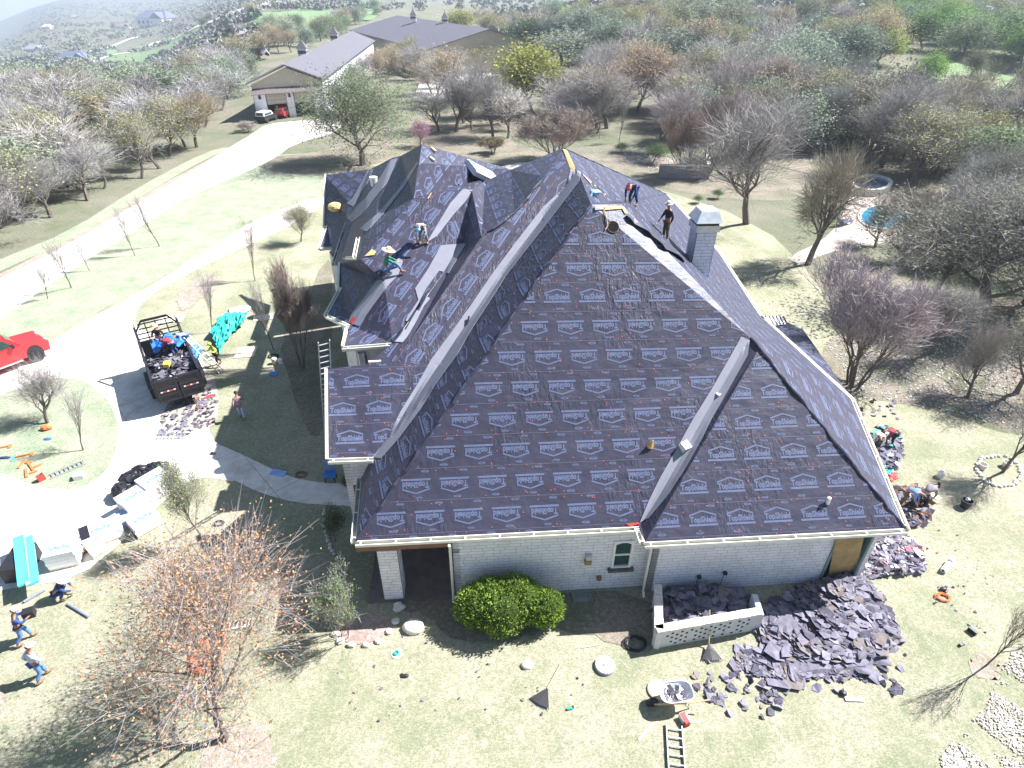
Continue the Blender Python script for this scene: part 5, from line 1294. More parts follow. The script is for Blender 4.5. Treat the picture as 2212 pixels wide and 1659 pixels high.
debris('scrap_pile', [([(1862, 975), (1900, 920), (1945, 940), (1940, 1010), (1905, 1020)], .3, 1)], 'dark roofing scraps on the tarp below the east eave', 200, 4, SH+[WHP, mat('teal_scrap', (.05, .4, .32), .6)], .12, .5)
debris('shingle_debris', [([(1900, 1060), (1990, 1050), (2010, 1110), (1990, 1140), (1915, 1130)], .25, 1)], 'dark torn roofing under the workers at the right corner', 160, 5, [SHING, BLACK, WOOD], .15, .5)
debris('litter_scraps', [([(1480, 1420), (1560, 1430), (1700, 1500), (1660, 1560), (1560, 1540), (1500, 1480)], .0, .5), ([(1830, 855), (1940, 870), (1950, 910), (1850, 900)], .0, .3), ([(1580, 1420), (1900, 1440), (1960, 1400), (1960, 1500), (1650, 1500)], 0, .5)], 'loose shingle scraps scattered over the lawn by the heap', 110, 6, SH, .1, .4)
debris('litter_scraps', [([(700, 1350), (1300, 1420), (1250, 1560), (800, 1560), (640, 1420)], .0, 1)], 'tiny dark scraps scattered on the lawn below the bush', 34, 7, SH, .04, .12)
debris('litter_scraps', [([(345, 900), (380, 870), (440, 830), (470, 860), (460, 920), (400, 945), (350, 950)], .06, 1)], 'dark shingle crumbs spilled behind the dump trailer', 230, 8, SH+[WOOD], .08, .35)
debris('litter_scraps', [([(1960, 1090), (2100, 1150), (2180, 1400), (2000, 1300)], .0, 1)], 'few small scraps on the lawn right of the house', 22, 9, SH+[REDM], .04, .12)
debris('gravel', [([(2060, 1640), (2085, 1570), (2130, 1530), (2150, 1470), (2185, 1410), (2230, 1380), (2260, 1659), (2150, 1700), (2045, 1700)], 0, .75), ([(2030, 1640), (2060, 1600), (2080, 1659), (2040, 1690)], 0, .12), ([(2020, 1240), (2060, 1190), (2200, 1230), (2200, 1330)], 0, .01)], 'patchy pale gravel showing through the grass at the lower right corner', 3600, 12, [STONEW, STONEW, mat('pink_gravel', (.6, .5, .47), .9), mat('grey_gravel', (.4, .36, .33), .9)], .02, .075)
debris('gravel', [([(1310, 325), (1400, 310), (1480, 345), (1440, 372), (1350, 350)], 0, 1)], 'pale gravel of the garden bed behind the house', 500, 13, [STONEW, mat('pink_gravel')], .1, .3)
# ------------------------------------------------------------------ tools and site objects
def ladder(a, c, w_, rungs, name, label, m=STEEL, group=None, wd=.06):
    a, c = Vector(a), Vector(c); t = empty(name, a, label, 'ladder', group); d = c-a; L_ = d.length; d.normalize(); s = d.cross(Vector((0, 0, 1))); s = s.normalized()*w_/2
    for q in (s, -s): b = MB(); b.beam(q, q+d*L_, .035, wd, m); b.build('rail', parent=t)
    for i in range(rungs): b = MB(); p = d*(L_*(i+.5)/rungs); b.beam(p-s, p+s, .035, .035, m, up=d); b.build('rung', parent=t)
ladder(P(1462, 1662, .08), P(1456, 1566, .08), .5, 5, 'ladder', 'aluminium ladder lying on the lawn at the bottom edge', wd=.08)
ladder(P(338, 942, .1), P(402, 940, .1), .32, 8, 'ladder', 'short silver ladder lying behind the dump trailer')
ladder(P(107, 1030, .08), P(182, 998, .08), .36, 8, 'ladder', 'silver ladder lying on the round island lawn')
ladder(P(492, 1352, .08), P(542, 1345, .08), .3, 6, 'ladder', 'white ladder piece on the grass under the orange tree', WHITE)
pt = P(697, 738, 6.6); lt = P(700, 737, 8.4); ladder(P(712, 962, 0), lt, .45, 22, 'leaning_ladder', 'tall aluminium ladder leaning on the porch gable')
def rake(tip, head, zt, name, label):
    a, c = P(*tip, zt), P(*head, .05); t = empty('rake', c, label, 'rake'); d = (a-c); b = MB(); b.tube([d*.12, d], .022, TANW, 6); b.build('handle', parent=t); b = MB(); dn = Vector((-d.x, -d.y, 0)).normalized(); s = Vector((dn.y, -dn.x, 0))
    if Vector((d.x, d.y, 0)).length < .3: dn = Vector((0, -1, 0)); s = Vector((1, 0, 0))
    b.add([d*.14, dn*.45+s*.34+Vector((0, 0, .02)), dn*.5+Vector((0, 0, .03)), dn*.45-s*.34+Vector((0, 0, .02))], [(0, 1, 2), (0, 2, 3)], BLACK)
    for i in range(13): u = -1+i/6; b.beam(d*.14, dn*(.55-.05*abs(u))+s*.38*u+Vector((0, 0, .015)), .018, .012, BLACK)
    b.build('rake_head', parent=t)
rake((1212, 1432), (1178, 1495), .06, 'rake', 'black leaf rake with a pale handle lying on the open lawn')
rake((1533, 1318), (1531, 1400), 1.25, 'rake', 'black leaf rake standing against the pierced wall')
# wheelbarrow
wb = empty('wheelbarrow', P(1455, 1518, 0), 'white wheelbarrow with dark scraps inside, standing on the lawn', 'wheelbarrow', rz=.05)
b = MB(); n = 20; rim = []; bot = []
for i in range(n):
    a = 6.2832*i/n; ca, sa = math.cos(a), math.sin(a); ex_ = lambda v, k: math.copysign(abs(v)**k, v)
    rim.append(Vector((.56*ex_(ca, .6)-.02, .36*ex_(sa, .6), .68))); bot.append(Vector((.34*ex_(ca, .6)-.0, .22*ex_(sa, .6), .42)))
b.add(rim+bot, [(i, (i+1) % n, n+(i+1) % n, n+i) for i in range(n)]+[tuple(range(n, 2*n))], WHITE); o = b.build('tray', parent=wb); m = o.modifiers.new('t', 'SOLIDIFY'); m.thickness = .02
b = MB(); b.tube([r_*1.01+Vector((0, 0, 0)) for r_ in rim+[rim[0]]], .018, WHITE, 6, cap=False); b.build('rim', parent=wb)
for s in (-1, 1): b = MB(); b.tube([(-.75, s*.1, .25), (.3, s*.28, .40), (1.05, s*.34, .58)], .025, TANW, 6); b.build('handle', parent=wb); b = MB(); b.tube([(.35, s*.26, .42), (.45, s*.26, 0), (.2, s*.26, .4)], .018, BLACK, 5); b.build('leg', parent=wb)
b = MB(); b.lathe((-.78, -.05, .2), [(.08, 0), (.2, .0), (.22, .05), (.2, .1), (.08, .1)], RUB, 16, axis=(0, 1, 0)); b.build('wheel', parent=wb)
b = MB(); r = random.Random(3)
for i in range(26): b.box((r.uniform(-.3, .25), r.uniform(-.2, .2), r.uniform(.44, .6)), (.2*r.random()+.06, .15*r.random()+.05, .02), r.choice([SHING, BLACK, SHING, WHP]), rz=r.random()*3, rx=r.gauss(0, .4))
thing1(b, 'scraps_load', 'dark scraps lying in the white wheelbarrow', 'debris'); ob = bpy.context.scene.objects['scraps_load']; ob.location = P(1455, 1518, 0)+Vector((0, 0, .44))
b = MB(); c = P(1421, 1492, 0); b.lathe(c+Vector((0, 0, .02)), [(.36, 0), (.36, .05), (.3, .08), (0, .09)], mat('tan_lid', (.6, .52, .44), .8), 24); thing1(b, 'tan_disc', 'round tan lid lying beside the wheelbarrow', 'lid', c)
# scattered leaves and sticks of the lawn and woods
debris('fallen_leaves', [([(1780, 740), (2000, 680), (2240, 700), (2240, 940), (1860, 850)], 0, .5), ([(900, 300), (1300, 290), (1800, 350), (1760, 420), (1200, 360)], 0, .5)], 'leaf litter lying under the trees behind and right of the house', 5000, 32, [mat('dry_leaf'), mat('dark_leaf'), mat('pale_leaf')], .05, .14)
# carved round stone
c = P(1306, 1440, 0); b = MB(); b.lathe(c, [(.36, 0), (.36, .1), (.33, .13), (0, .13)], mat('grey_stone_disc', (.35, .34, .36), .8), 28)
for i in range(8): a = 6.283*i/8; b.blob(c+Vector((math.cos(a)*.2, math.sin(a)*.2, .14)), (.11, .07, .03), WHITE, i, .1, 8, 4)
for i in range(26): a = 6.283*i/26; b.blob(c+Vector((math.cos(a)*.32, math.sin(a)*.32, .13)), (.035, .035, .03), WHITE, i, .05, 6, 4)
b.blob(c+Vector((0, 0, .14)), (.06, .06, .04), WHITE, 1, .05, 8, 4); thing1(b, 'stone_medallion', 'carved white and grey round stepping stone on the lawn', 'stepping stone', c)
# hose coil
def coil(name, px, py, r_, turns, m, label, tw_=.02, cat='hose', seed=1):
    c = P(px, py, 0); rr = random.Random(seed); pts = []
    for i in range(turns*14): a = 6.2832*i/14; q = r_*(1-.1*(i//14 % 3))+rr.uniform(-.03, .03)*r_*2; pts.append(c+Vector((math.cos(a)*q+.05*math.sin(i), math.sin(a)*q*.75, .03+.012*(i//14)+.02*rr.random())))
    b = MB(); b.tube(pts, tw_, m, 5); thing1(b, name, label, cat, c)
coil('hose_coil', 1372, 1392, .42, 5, RUB, 'black garden hose coiled beside the pierced wall', .022)
coil('air_hose', 2036, 1292, .26, 4, ORNG, 'orange air hose coiled on the right lawn', .025); coil('hose_coil', 474, 1132, .2, 4, BLACK, 'small black coiled cord on the lawn by the young tree', .02)
coil('garden_ring', 590, 770, .32, 2, RUB, 'dark ring around the sapling beside the plywood sheets', .04, 'edging'); coil('ring_planter', 650, 1026, .26, 2, WOOD, 'brown ring lying on the shaded entrance lawn', .04, 'planter')
def clutter(name, px, py, items, label, cat, dz=0):
    c = G(px, py) if dz == 0 else P(px, py, dz); b = MB()
    for it in items:
        if it[0] == 'b': b.box(c+Vector(it[1]), it[2], it[3], rz=it[4] if len(it) > 4 else 0)
        elif it[0] == 't': b.tube([c+Vector(q) for q in it[1]], it[2], it[3], 6)
        elif it[0] == 'o': b.blob(c+Vector(it[1]), it[2], it[3], int(px), it[4] if len(it) > 4 else .15, 8, 6)
        elif it[0] == 'l': b.lathe(c+Vector(it[1]), it[2], it[3], 16, axis=it[4] if len(it) > 4 else None)
    return thing1(b, name, label, cat, c)
NAV = mat('navy_cloth', (.03, .05, .14), .8)
clutter('nail_gun', 2098, 1367, [('b', (0, 0, .1), (.1, .3, .18), BLACK, .4), ('t', [(0, 0, .1), (.15, .2, .06), (.1, .35, .03)], .02, BLACK), ('b', (.06, .1, .16), (.08, .12, .06), TEALT)], 'black tool lying on the right lawn, the upper of two', 'tool')
clutter('nail_gun', 2076, 1394, [('b', (0, 0, .06), (.22, .1, .1), BLACK, .3), ('b', (.1, .03, .08), (.08, .08, .06), STEEL)], 'small black tool by the green grass, the lower of two', 'tool')
clutter('tool_bundle', 2036, 1275, [('o', (0, 0, .08), (.14, .1, .08), BLACK), ('t', [(-.1, .1, .05), (0, .2, .1), (.12, .1, .05)], .02, STEEL), ('b', (.1, -.1, .06), (.2, .06, .06), WOOD, .5)], 'black tools above the coiled orange hose', 'tool')
clutter('felt_roll', 2043, 1226, [('t', [(-.35, -.25, .13), (.3, .2, .13)], .11, WHITE), ('t', [(-.28, -.32, .1), (.38, .12, .1)], .03, WHITE), ('t', [(-.36, -.26, .13), (.31, .21, .13)], .05, BLACK), ('b', (.3, .2, .2), (.2, .16, .2), WHITE, .6)], 'white and black roll standing on the right lawn', 'roll')
clutter('board_offcut', 1845, 1512, [('b', (0, 0, .04), (.62, .13, .04), CREAM, -.1)], 'pale board offcut on the lower right lawn', 'board'); clutter('tool_bundle', 1820, 1500, [('o', (0, 0, .08), (.12, .12, .09), BLACK), ('o', (.1, .1, .1), (.08, .08, .06), STEEL)], 'black tool next to the pale board offcut', 'tool')
clutter('metal_strip', 1395, 1582, [('b', (0, 0, .02), (.75, .05, .03), CREAM, .65)], 'thin pale strip lying left of the bottom ladder', 'board'); clutter('metal_strip', 1275, 1397, [('b', (0, 0, .02), (.7, .03, .03), STEEL, .1)], 'thin grey strip left of the hose coil', 'board')
clutter('paper_bag', 1478, 1558, [('b', (0, 0, .12), (.2, .34, .22), REDM, .3), ('b', (.1, -.02, .13), (.06, .3, .22), WHITE, .3), ('b', (-.1, .02, .12), (.05, .26, .2), WHITE, .3)], 'red and white paper bag at the top of the bottom ladder', 'bag')
clutter('spray_can', 1230, 1533, [('t', [(-.08, 0, .05), (.1, .03, .05)], .045, TEALT), ('o', (.12, .05, .05), (.05, .05, .05), BLACK)], 'teal can lying on the lower lawn', 'can')
clutter('sprinkler', 857, 1413, [('l', (0, 0, 0), [(.19, 0), (.19, .03), (.1, .05), (0, .05)], WHITE), ('l', (0, 0, .05), [(.1, 0), (.1, .06), (.06, .06), (.06, .02)], TEALT)], 'white disc with a green centre on the lawn', 'sprinkler')
clutter('black_glove', 875, 1461, [('o', (0, 0, .04), (.16, .07, .05), BLACK, .3), ('o', (-.12, .06, .03), (.06, .05, .03), BLACK)], 'crumpled black rag on the open lawn', 'rag')
clutter('black_bucket', 2083, 1095, [('l', (0, 0, 0), [(.18, 0), (.24, .42), (.22, .42), (.17, .03), (0, .03)], BLACK), ('o', (.02, .05, .42), (.12, .12, .1), STEEL)], 'large black bucket on the lawn near the stone ring', 'bucket')
clutter('water_jug', 2030, 1030, [('l', (0, 0, 0), [(.15, 0), (.16, .3), (.08, .4), (.05, .45)], WHITE), ('o', (-.05, 0, .3), (.1, .1, .08), BLACK)], 'white jug on the lawn above the fallen branch shadow', 'jug')
clutter('yellow_board', 2012, 1078, [('b', (0, 0, .25), (.3, .62, .03), PLYP, .4)], 'yellowish leaf-shaped board among the workers at right', 'board')
for px, py, l in ((2120, 1012, 'white planter at the left of the stone ring'), (2172, 1008, 'white planter inside the stone ring at upper right')): clutter('planter', px, py, [('l', (0, 0, 0), [(.16, 0), (.2, .3), (.17, .3), (.14, .05), (0, .05)], STONEW)], l, 'planter')
clutter('utility_cover', 1252, 1290, [('b', (0, 0, .03), (.62, .5, .05), mat('green_cover', (.16, .2, .19), .8))], 'grey-green utility cover in the shaded soil by the wall', 'cover')
clutter('blue_tray', 602, 1023, [('b', (0, 0, .05), (.75, .38, .06), mat('blue_foam', (.25, .42, .75), .6), -.35)], 'bright blue tray lying on the shaded front walk', 'tray')
clutter('blue_cloth', 592, 808, [('b', (0, 0, .03), (.5, .45, .05), BLUET, .2)], 'flat blue cloth at the edge of the roof shadow', 'cloth')
clutter('water_cooler', 594, 785, [('l', (0, 0, 0), [(.16, 0), (.17, .35), (.13, .4), (0, .4)], PLYP), ('l', (.35, 0, 0), [(.14, 0), (.14, .3), (0, .3)], WHITE)], 'tan cooler and white pail near the tall brown shrub', 'cooler')
clutter('red_gas_can', 92, 1038, [('b', (0, 0, .18), (.3, .2, .34), REDM, .9), ('t', [(0, 0, .35), (.1, .1, .42)], .03, BLACK)], 'red fuel can at the lower edge of the island lawn', 'can')
clutter('white_box', 173, 1033, [('b', (0, 0, .15), (.42, .36, .28), WHITE, .3)], 'small white box on the island lawn beside the ladder', 'box')
clutter('orange_bag', 102, 928, [('o', (0, 0, .15), (.3, .2, .16), ORNG)], 'orange bag at the foot of the rounded island tree', 'bag'); clutter('blue_tool', 104, 950, [('o', (0, 0, .06), (.22, .1, .07), BLUET)], 'blue tool lying below the orange bag', 'tool')
for i, (x, y, a_, l) in enumerate(((55, 985, .35, 'orange bar lying highest of the orange stand pieces'), (48, 1003, 1.7, 'upright orange bar of the scattered stand pieces'), (68, 1010, -.8, 'orange bar at the right of the scattered stand pieces'), (58, 1024, -1.0, 'lowest orange bar of the scattered stand pieces'), (8, 968, .3, 'orange bar cut by the left frame edge'))): clutter('orange_stand', x, y, [('b', (0, 0, .06), (.75, .09, .09), ORNG, a_), ('b', (.3, .05, .06), (.1, .3, .08), ORNG, a_)], l, 'stand')
clutter('dark_tools', 25, 990, [('o', (-.3, 0, .06), (.3, .1, .07), NAV), ('t', [(.1, .2, .05), (.15, -.3, .05)], .04, TEALT)], 'dark blue tools between the orange bars and the left edge', 'tool')
clutter('red_shovel', 456, 858, [('b', (0, 0, .06), (.5, .3, .05), REDM, .4), ('t', [(-.2, -.1, .08), (-.9, -.5, .08)], .025, WOOD)], 'red snow shovel beside the dump trailer tailgate', 'shovel')
clutter('tool_bundle', 460, 981, [('o', (0, 0, .06), (.14, .1, .08), BLACK)], 'small dark object on the front walk', 'tool')
for i, (x, y, w_, h_, a_, l) in enumerate(((370, 690, 1.7, 1.2, .12, 'pale sheet of plywood lying by the flower bed'), (531, 762, 1.25, 1.3, .1, 'plywood sheet under the leafless sapling, nearest the roof shadow'), (568, 687, 1.3, .9, .3, 'plywood sheet above the teal tarp, half under the sapling'))):
    clutter('plywood_sheet', x, y, [('b', (0, 0, .04), (w_, h_, .03), PLYP, a_)], l, 'board')
clutter('orange_tarp', 450, 1412, [('o', (0, 0, .1), (.62, .95, .12), mat('orange_tarp', (.8, .24, .12), .6, var=.25, vs=3, bmp=.5), .18)], 'bright orange tarp on the ground under the rusty-leaved tree', 'tarp')
clutter('foundation_vent', 455, 1240, [('b', (0, 0, .05), (.5, .12, .06), BLUET, .5)], 'small blue board above the orange tarp', 'board')
for a_, c_, l in (((53, 1302), (98, 1276), 'grey downpipe lying left of the crouching worker'), ((147, 1306), (193, 1334), 'dark grey downpipe lying right of the crouching worker')):
    p, q = G(*a_), G(*c_); b = MB(); b.tube([p+Vector((0, 0, .06)), q+Vector((0, 0, .06))], .055, mat('grey_pipe', (.22, .25, .33), .5), 8); thing1(b, 'drain_pipe', l, 'pipe')
# tarps
def tarp(name, pix, m, label, h=.35, seed=1, nx=26):
    pts = [G(*p) for p in pix]; r = random.Random(seed); x0, x1 = min(p.x for p in pts), max(p.x for p in pts); y0, y1 = min(p.y for p in pts), max(p.y for p in pts); b = MB(); c = sum(pts, Vector())/len(pts); vs = {}; L_ = []
    R = max((p-c).length for p in pts)
    for i in range(nx+1):
        for j in range(nx+1):
            x, y = x0+(x1-x0)*i/nx, y0+(y1-y0)*j/nx
            if inp(x, y, pts): d = (Vector((x, y, 0))-c).length/R; vs[(i, j)] = len(L_); L_.append((x+r.uniform(-.05, .05), y+r.uniform(-.05, .05), max(.04, h*(1-d*d)*(.5+r.random()*.9))))
    fs = [(vs[(i, j)], vs[(i+1, j)], vs[(i+1, j+1)], vs[(i, j+1)]) for i in range(nx) for j in range(nx) if all(k in vs for k in ((i, j), (i+1, j), (i+1, j+1), (i, j+1)))]
    b.add(L_, fs, m); o = thing1(b, name, label, 'tarp'); mm = o.modifiers.new('t', 'SOLIDIFY'); mm.thickness = .01; return o
tarp('teal_tarp', [(462, 745), (458, 728), (480, 690), (500, 672), (538, 678), (530, 715), (505, 730), (490, 748), (475, 770)], TEALT, 'crumpled teal tarp bundle on the lawn by the dump trailer', .55, 2)
tarp('white_sheeting', [(490, 670), (540, 660), (548, 668), (530, 682), (498, 685)], mat('white_sheeting', (.7, .72, .76), .6), 'white plastic sheeting at the top end of the teal tarp', .25, 3, 12)
tarp('blue_tarp', [(405, 755), (428, 738), (445, 765), (430, 780), (420, 790), (410, 782)], BLUET, 'crumpled blue tarp beside the trailer and its ladder', .3, 4, 14)
tarp('teal_tarp', [(1858, 990), (1866, 950), (1905, 930), (1935, 950), (1942, 1010), (1918, 1050), (1880, 1030)], TEALT, 'teal tarp under the roofing scraps by the east eave', .12, 5, 20)
tarp('red_cloth', [(1905, 1030), (1935, 1018), (1942, 1035), (1925, 1045)], REDM, 'red cloth on the teal tarp at the right', .12, 6, 10)
ladder(Vector((-11.2, 17.6, .05)), Vector((-12.9, 18.2, 2.3)), .4, 7, 'ladder', 'short ladder climbing onto the side of the dump trailer')
# wrapped material stacks
WRAP = mat('white_wrap', (.82, .82, .84), .35, var=.06, vs=2, bmp=.2); BLUP = mat('blue_print', (.1, .3, .65), .5)
def stack(px, py, d, rz, label, top=WRAP, mark=False, layers=4, group=None):
    g = G(px, py); t = empty('wrapped_pallet', g, label, 'pallet', group, rz); b = MB()
    for i in range(layers): b.box((random.Random(i).uniform(-.02, .02), 0, .15+(d[2]-.15)*(i+.5)/layers), (d[0], d[1], (d[2]-.15)/layers-.01), top)
    b.build('bundle', parent=t); b = MB()
    for i in (-1, 0, 1): b.box((0, i*d[1]*.4, .06), (d[0], .1, .12), PLYP)
    b.build('pallet_base', parent=t)
    if mark:
        b = MB()
        for i in range(5): b.box((-.3+.15*i, -.1+.07*(i % 2), d[2]+.005), (.1, .16, .006), BLUP, rz=i*.9)
        b.build('print', parent=t)
stack(300, 1100, (1.15, 1.0, .9), .9, 'white wrapped pallet in front of the black bundles', mark=True); stack(345, 1065, (1.2, 1.0, 1.0), .9, 'white wrapped pallet nearest the yellow-green young tree', mark=True)
stack(278, 1128, (1.0, .9, .5), .9, 'low blue-grey wrapped pallet at the left of the white ones', mat('blue_wrap', (.35, .42, .6), .4)); stack(318, 1140, (1.1, .9, .7), .8, 'white wrapped pallet half behind the orange leaves', mark=True)
stack(228, 1160, (1.5, 1.0, .6), .5, 'white pallet with small blue writing left of the wrapped row', mark=True); stack(148, 1212, (1.1, .9, .9), .25, 'box stack of white and blue cartons on the drive', mark=True)
stack(215, 1195, (.6, .5, .5), .8, 'cream carton beside the dark box stack', CREAM, layers=2)
def bags(px, py, label, seed, n=5):
    g = G(px, py); r = random.Random(seed); b = MB()
    for i in range(n): b.blob(g+Vector((r.uniform(-.45, .45), r.uniform(-.4, .4), .25+.2*r.random())), (.42, .36, .3), mat('black_bag', (.02, .02, .025), .35, bmp=.5), seed+i, .25, 10, 7)
    thing1(b, 'black_bag_pile', label, 'bags', g)
bags(278, 1078, 'black bag pile at the left of the white pallets', 1, 4); bags(297, 1050, 'black bag pile behind the white pallets', 3, 5); bags(330, 1030, 'black bag pile nearest the front walk', 5, 6)
# turquoise film over long sheets on trestles
t = empty('sheet_stack', P(60, 1250, 0), 'two long turquoise panels with a white strip between on a dark stand', 'panels')
o0 = P(60, 1250, 0); TQ = mat('turquoise_panel', (.1, .62, .66), .4, var=.06)
for a_, c_, ww, m in (((40, 1160), (52, 1262), .38, TQ), ((61, 1160), (74, 1260), .32, TQ), ((51, 1162), (62, 1264), .14, WHITE)):
    b = MB(); b.beam(P(*a_, .8)-o0, P(*c_, .8)-o0, ww, .12, m); b.build('panel', parent=t)
b = MB(); b.box(P(45, 1215, .4)-o0, (.8, 1.4, .75), BLACK, rz=.1); b.build('stand', parent=t)
clutter('black_equipment', 193, 1172, [('b', (0, 0, .3), (.35, .9, .6), BLACK, .6), ('b', (.1, -.5, .15), (.3, .3, .3), WOOD, .6)], 'black equipment between the pallets on the drive', 'equipment')
clutter('bucket_pile', 192, 1168+18, [('l', (0, 0, 0), [(.13, 0), (.15, .35), (0, .35)], STEEL)], 'grey bucket next to the black equipment', 'bucket')
clutter('entrance_chair', 716, 1038, [('b', (0, 0, .42), (.55, .5, .06), BLUET), ('b', (-.05, .27, .75), (.55, .06, .6), mat('blue_chair', (.2, .28, .42), .6)), ('b', (-.22, -.2, .2), (.05, .05, .4), BLACK), ('b', (.22, -.2, .2), (.05, .05, .4), BLACK), ('b', (-.22, .2, .2), (.05, .05, .4), BLACK), ('b', (.22, .2, .2), (.05, .05, .4), BLACK)], 'blue-grey chair in the shade at the front entrance', 'chair')
# roof clutter
def onr(px, py, up=0): return onroof(px, py, up)
h = onr(726, 458); b = MB(); b.blob(h+Vector((0, 0, .35)), (.55, .42, .32), mat('yellow_foam', (.72, .55, .22), .9, var=.25, vs=6, bmp=.6), 5, .07, 12, 8); thing1(b, 'foam_block', 'yellow foam block resting on the far left roof edge', 'foam block', h)
h = onr(808, 398); b = MB(); b.lathe(h-Vector((0, 0, .1)), [(.2, 0), (.25, .55), (.23, .56), (0, .5)], WHITE, 16); thing1(b, 'white_bucket', 'white bucket on the rear left roof slope', 'bucket', h)
h = onr(840, 790-0) ; h = onr(804, 790) or onr(815, 800); b = MB(); b.box(h+Vector((.1, .15, .08)), (.5, .12, .12), CREAM, rz=.1); thing1(b, 'caulk_tube', 'cream tube lying on the porch ridge', 'tube', h)
h = onr(1283, 422); b = MB(); b.blob(h+Vector((0, 0, .1)), (.3, .25, .15), mat('blue_white_rags', (.3, .5, .75), .7, var=.5, vs=9), 3, .3, 9, 6); thing1(b, 'tool_pile', 'blue and white tool bag at the ridge by the bare boards', 'bag', h)
h = onr(1009, 705, .03); b = MB(); b.beam(h-Vector((.12, .3, .28)), h+Vector((.12, .3, .3)), .06, .05, BLACK); thing1(b, 'utility_knife', 'black knife lying on the long grey valley strip', 'tool', h)
h = onr(1336, 468, .03); pts = [onr(1301, 448, .05), onr(1306, 462, .05), onr(1310, 475, .05), onr(1312, 488, .05), onr(1307, 497, .04)]
b = MB(); b.tube([p for p in pts if p], .02, TANW, 5); thing1(b, 'rope', 'thin rope hanging over the round roof opening', 'rope')
h = onr(1404, 962)
# ------------------------------------------------------------------ vehicles
def wheel(t, x, y, r_, w_, label=None):
    b = MB(); b.lathe((x, y-w_/2, r_), [(r_*.55, 0), (r_*.9, 0), (r_, w_*.2), (r_, w_*.8), (r_*.9, w_), (r_*.55, w_)], RUB, 22, axis=(0, 1, 0)); o = b.build('wheel', parent=t)
    c = MB(); c.lathe((x, y-w_*.48, r_), [(0, .02), (r_*.25, 0), (r_*.3, .05), (r_*.56, .02), (r_*.58, w_*.96)], STEEL, 10, axis=(0, 1, 0)); c.build('rim', parent=o)
def section(b, prof, ys, m):
    """prof: list of (x,z) side outline; ys: list of (y, scale towards the middle at the top)"""
    n = len(prof); vs = []
    zm = max(z for x, z in prof)
    for y, k in ys:
        for x, z in prof: vs.append((x, y*(1-k*max(0, (z-1.05))/(zm-1.0+1e-6)) if zm > 1.2 else y, z))
    fs = []
    for i in range(len(ys)-1):
        for j in range(n): j2 = (j+1) % n; fs.append((i*n+j, i*n+j2, (i+1)*n+j2, (i+1)*n+j))
    fs += [tuple(range(n)), tuple((len(ys)-1)*n+j for j in range(n))[::-1]]
    b.add(vs, fs, m)
def pickup(loc, rz, label, col=REDP):
    t = empty('pickup_truck', loc, label, 'pickup truck', rz=rz); W_ = .98
    b = MB()
    section(b, [(-2.9, .55), (2.75, .5), (2.85, .95), (2.7, 1.12), (1.15, 1.22), (1.1, 1.22), (-.95, 1.22), (-2.9, 1.2)], [(-W_, 0), (-W_+.06, 0), (W_-.06, 0), (W_, 0)], col)
    o = b.build('body', parent=t); m = o.modifiers.new('b', 'BEVEL'); m.width = .05; m.segments = 2
    b = MB(); section(b, [(1.2, 1.2), (.55, 1.82), (-.9, 1.86), (-1.05, 1.2)], [(-W_+.06, .22), (W_-.06, .22)], col); o = b.build('cab', parent=t); m = o.modifiers.new('b', 'BEVEL'); m.width = .06; m.segments = 2
    for s in (-1, 1):
        b = MB(); y = s*(W_-.02); k = lambda z: s*((W_-.06)*(1-.22*(z-1.05)/.81)+.012)
        b.add([(.85, k(1.3), 1.3), (.42, k(1.74), 1.74), (-.12, k(1.76), 1.76), (-.12, k(1.3), 1.3)], [(0, 1, 2, 3)], GLASS); b.add([(-.2, k(1.3), 1.3), (-.2, k(1.76), 1.76), (-.8, k(1.76), 1.76), (-.9, k(1.3), 1.3)], [(0, 1, 2, 3)], GLASS); b.build('side_window', parent=t)
    b = MB(); y0, y1 = .8, .66; b.add([(1.17, -y0, 1.27), (1.17, y0, 1.27), (.62, y1, 1.79), (.62, -y1, 1.79)], [(0, 1, 2, 3)], GLASS); b.v = [(v[0]+.03, v[1], v[2]+.02) for v in b.v]; b.build('windshield', parent=t)
    b = MB(); b.box((-1.95, 0, 1.15), (1.75, 1.6, .18), BLACK); b.build('bed', parent=t); b = MB()
    for s in (-1, 1): b.box((-1.95, s*.88, 1.28), (1.9, .16, .12), col)
    b.box((-2.86, 0, 1.27), (.1, 1.8, .12), col); b.build('bed_rail', parent=t)
    for s in (-1, 1):
        b = MB(); b.box((2.8, s*.72, .92), (.12, .34, .24), mat('lamp_lens', (.8, .8, .82), .15)); b.build('headlight', parent=t)
        b = MB(); b.box((.75, s*1.12, 1.38), (.18, .2, .22), BLACK); b.build('side_mirror', parent=t)
    b = MB(); b.box((2.9, 0, .6), (.16, 1.9, .26), STEEL); b.build('bumper', parent=t); b = MB(); b.box((2.84, 0, .93), (.08, 1.0, .26), STEEL); b.build('grille', parent=t)
    b = MB(); b.box((0, -1.03, .42), (1.9, .16, .06), STEEL); b.build('running_board', parent=t)
    for x in (1.85, -1.85):
        for s in (-1, 1):
            wheel(t, x, s*.9, .43, .28)
            b = MB(); b.lathe((x, s*(W_+.005)-(.03 if s > 0 else -.0), .5), [(.5, 0), (.53, .02), (0, .03)], BLACK, 20, axis=(0, s, 0)); b.v = [v for v in b.v]; b.build('wheel_arch', parent=t)
    return t
pk = pickup(Vector((-24.8, 19.0, .03)), math.radians(50), 'red pickup truck parked at the left edge of the driveway'); pk.scale = (.86, .9, 1.12)
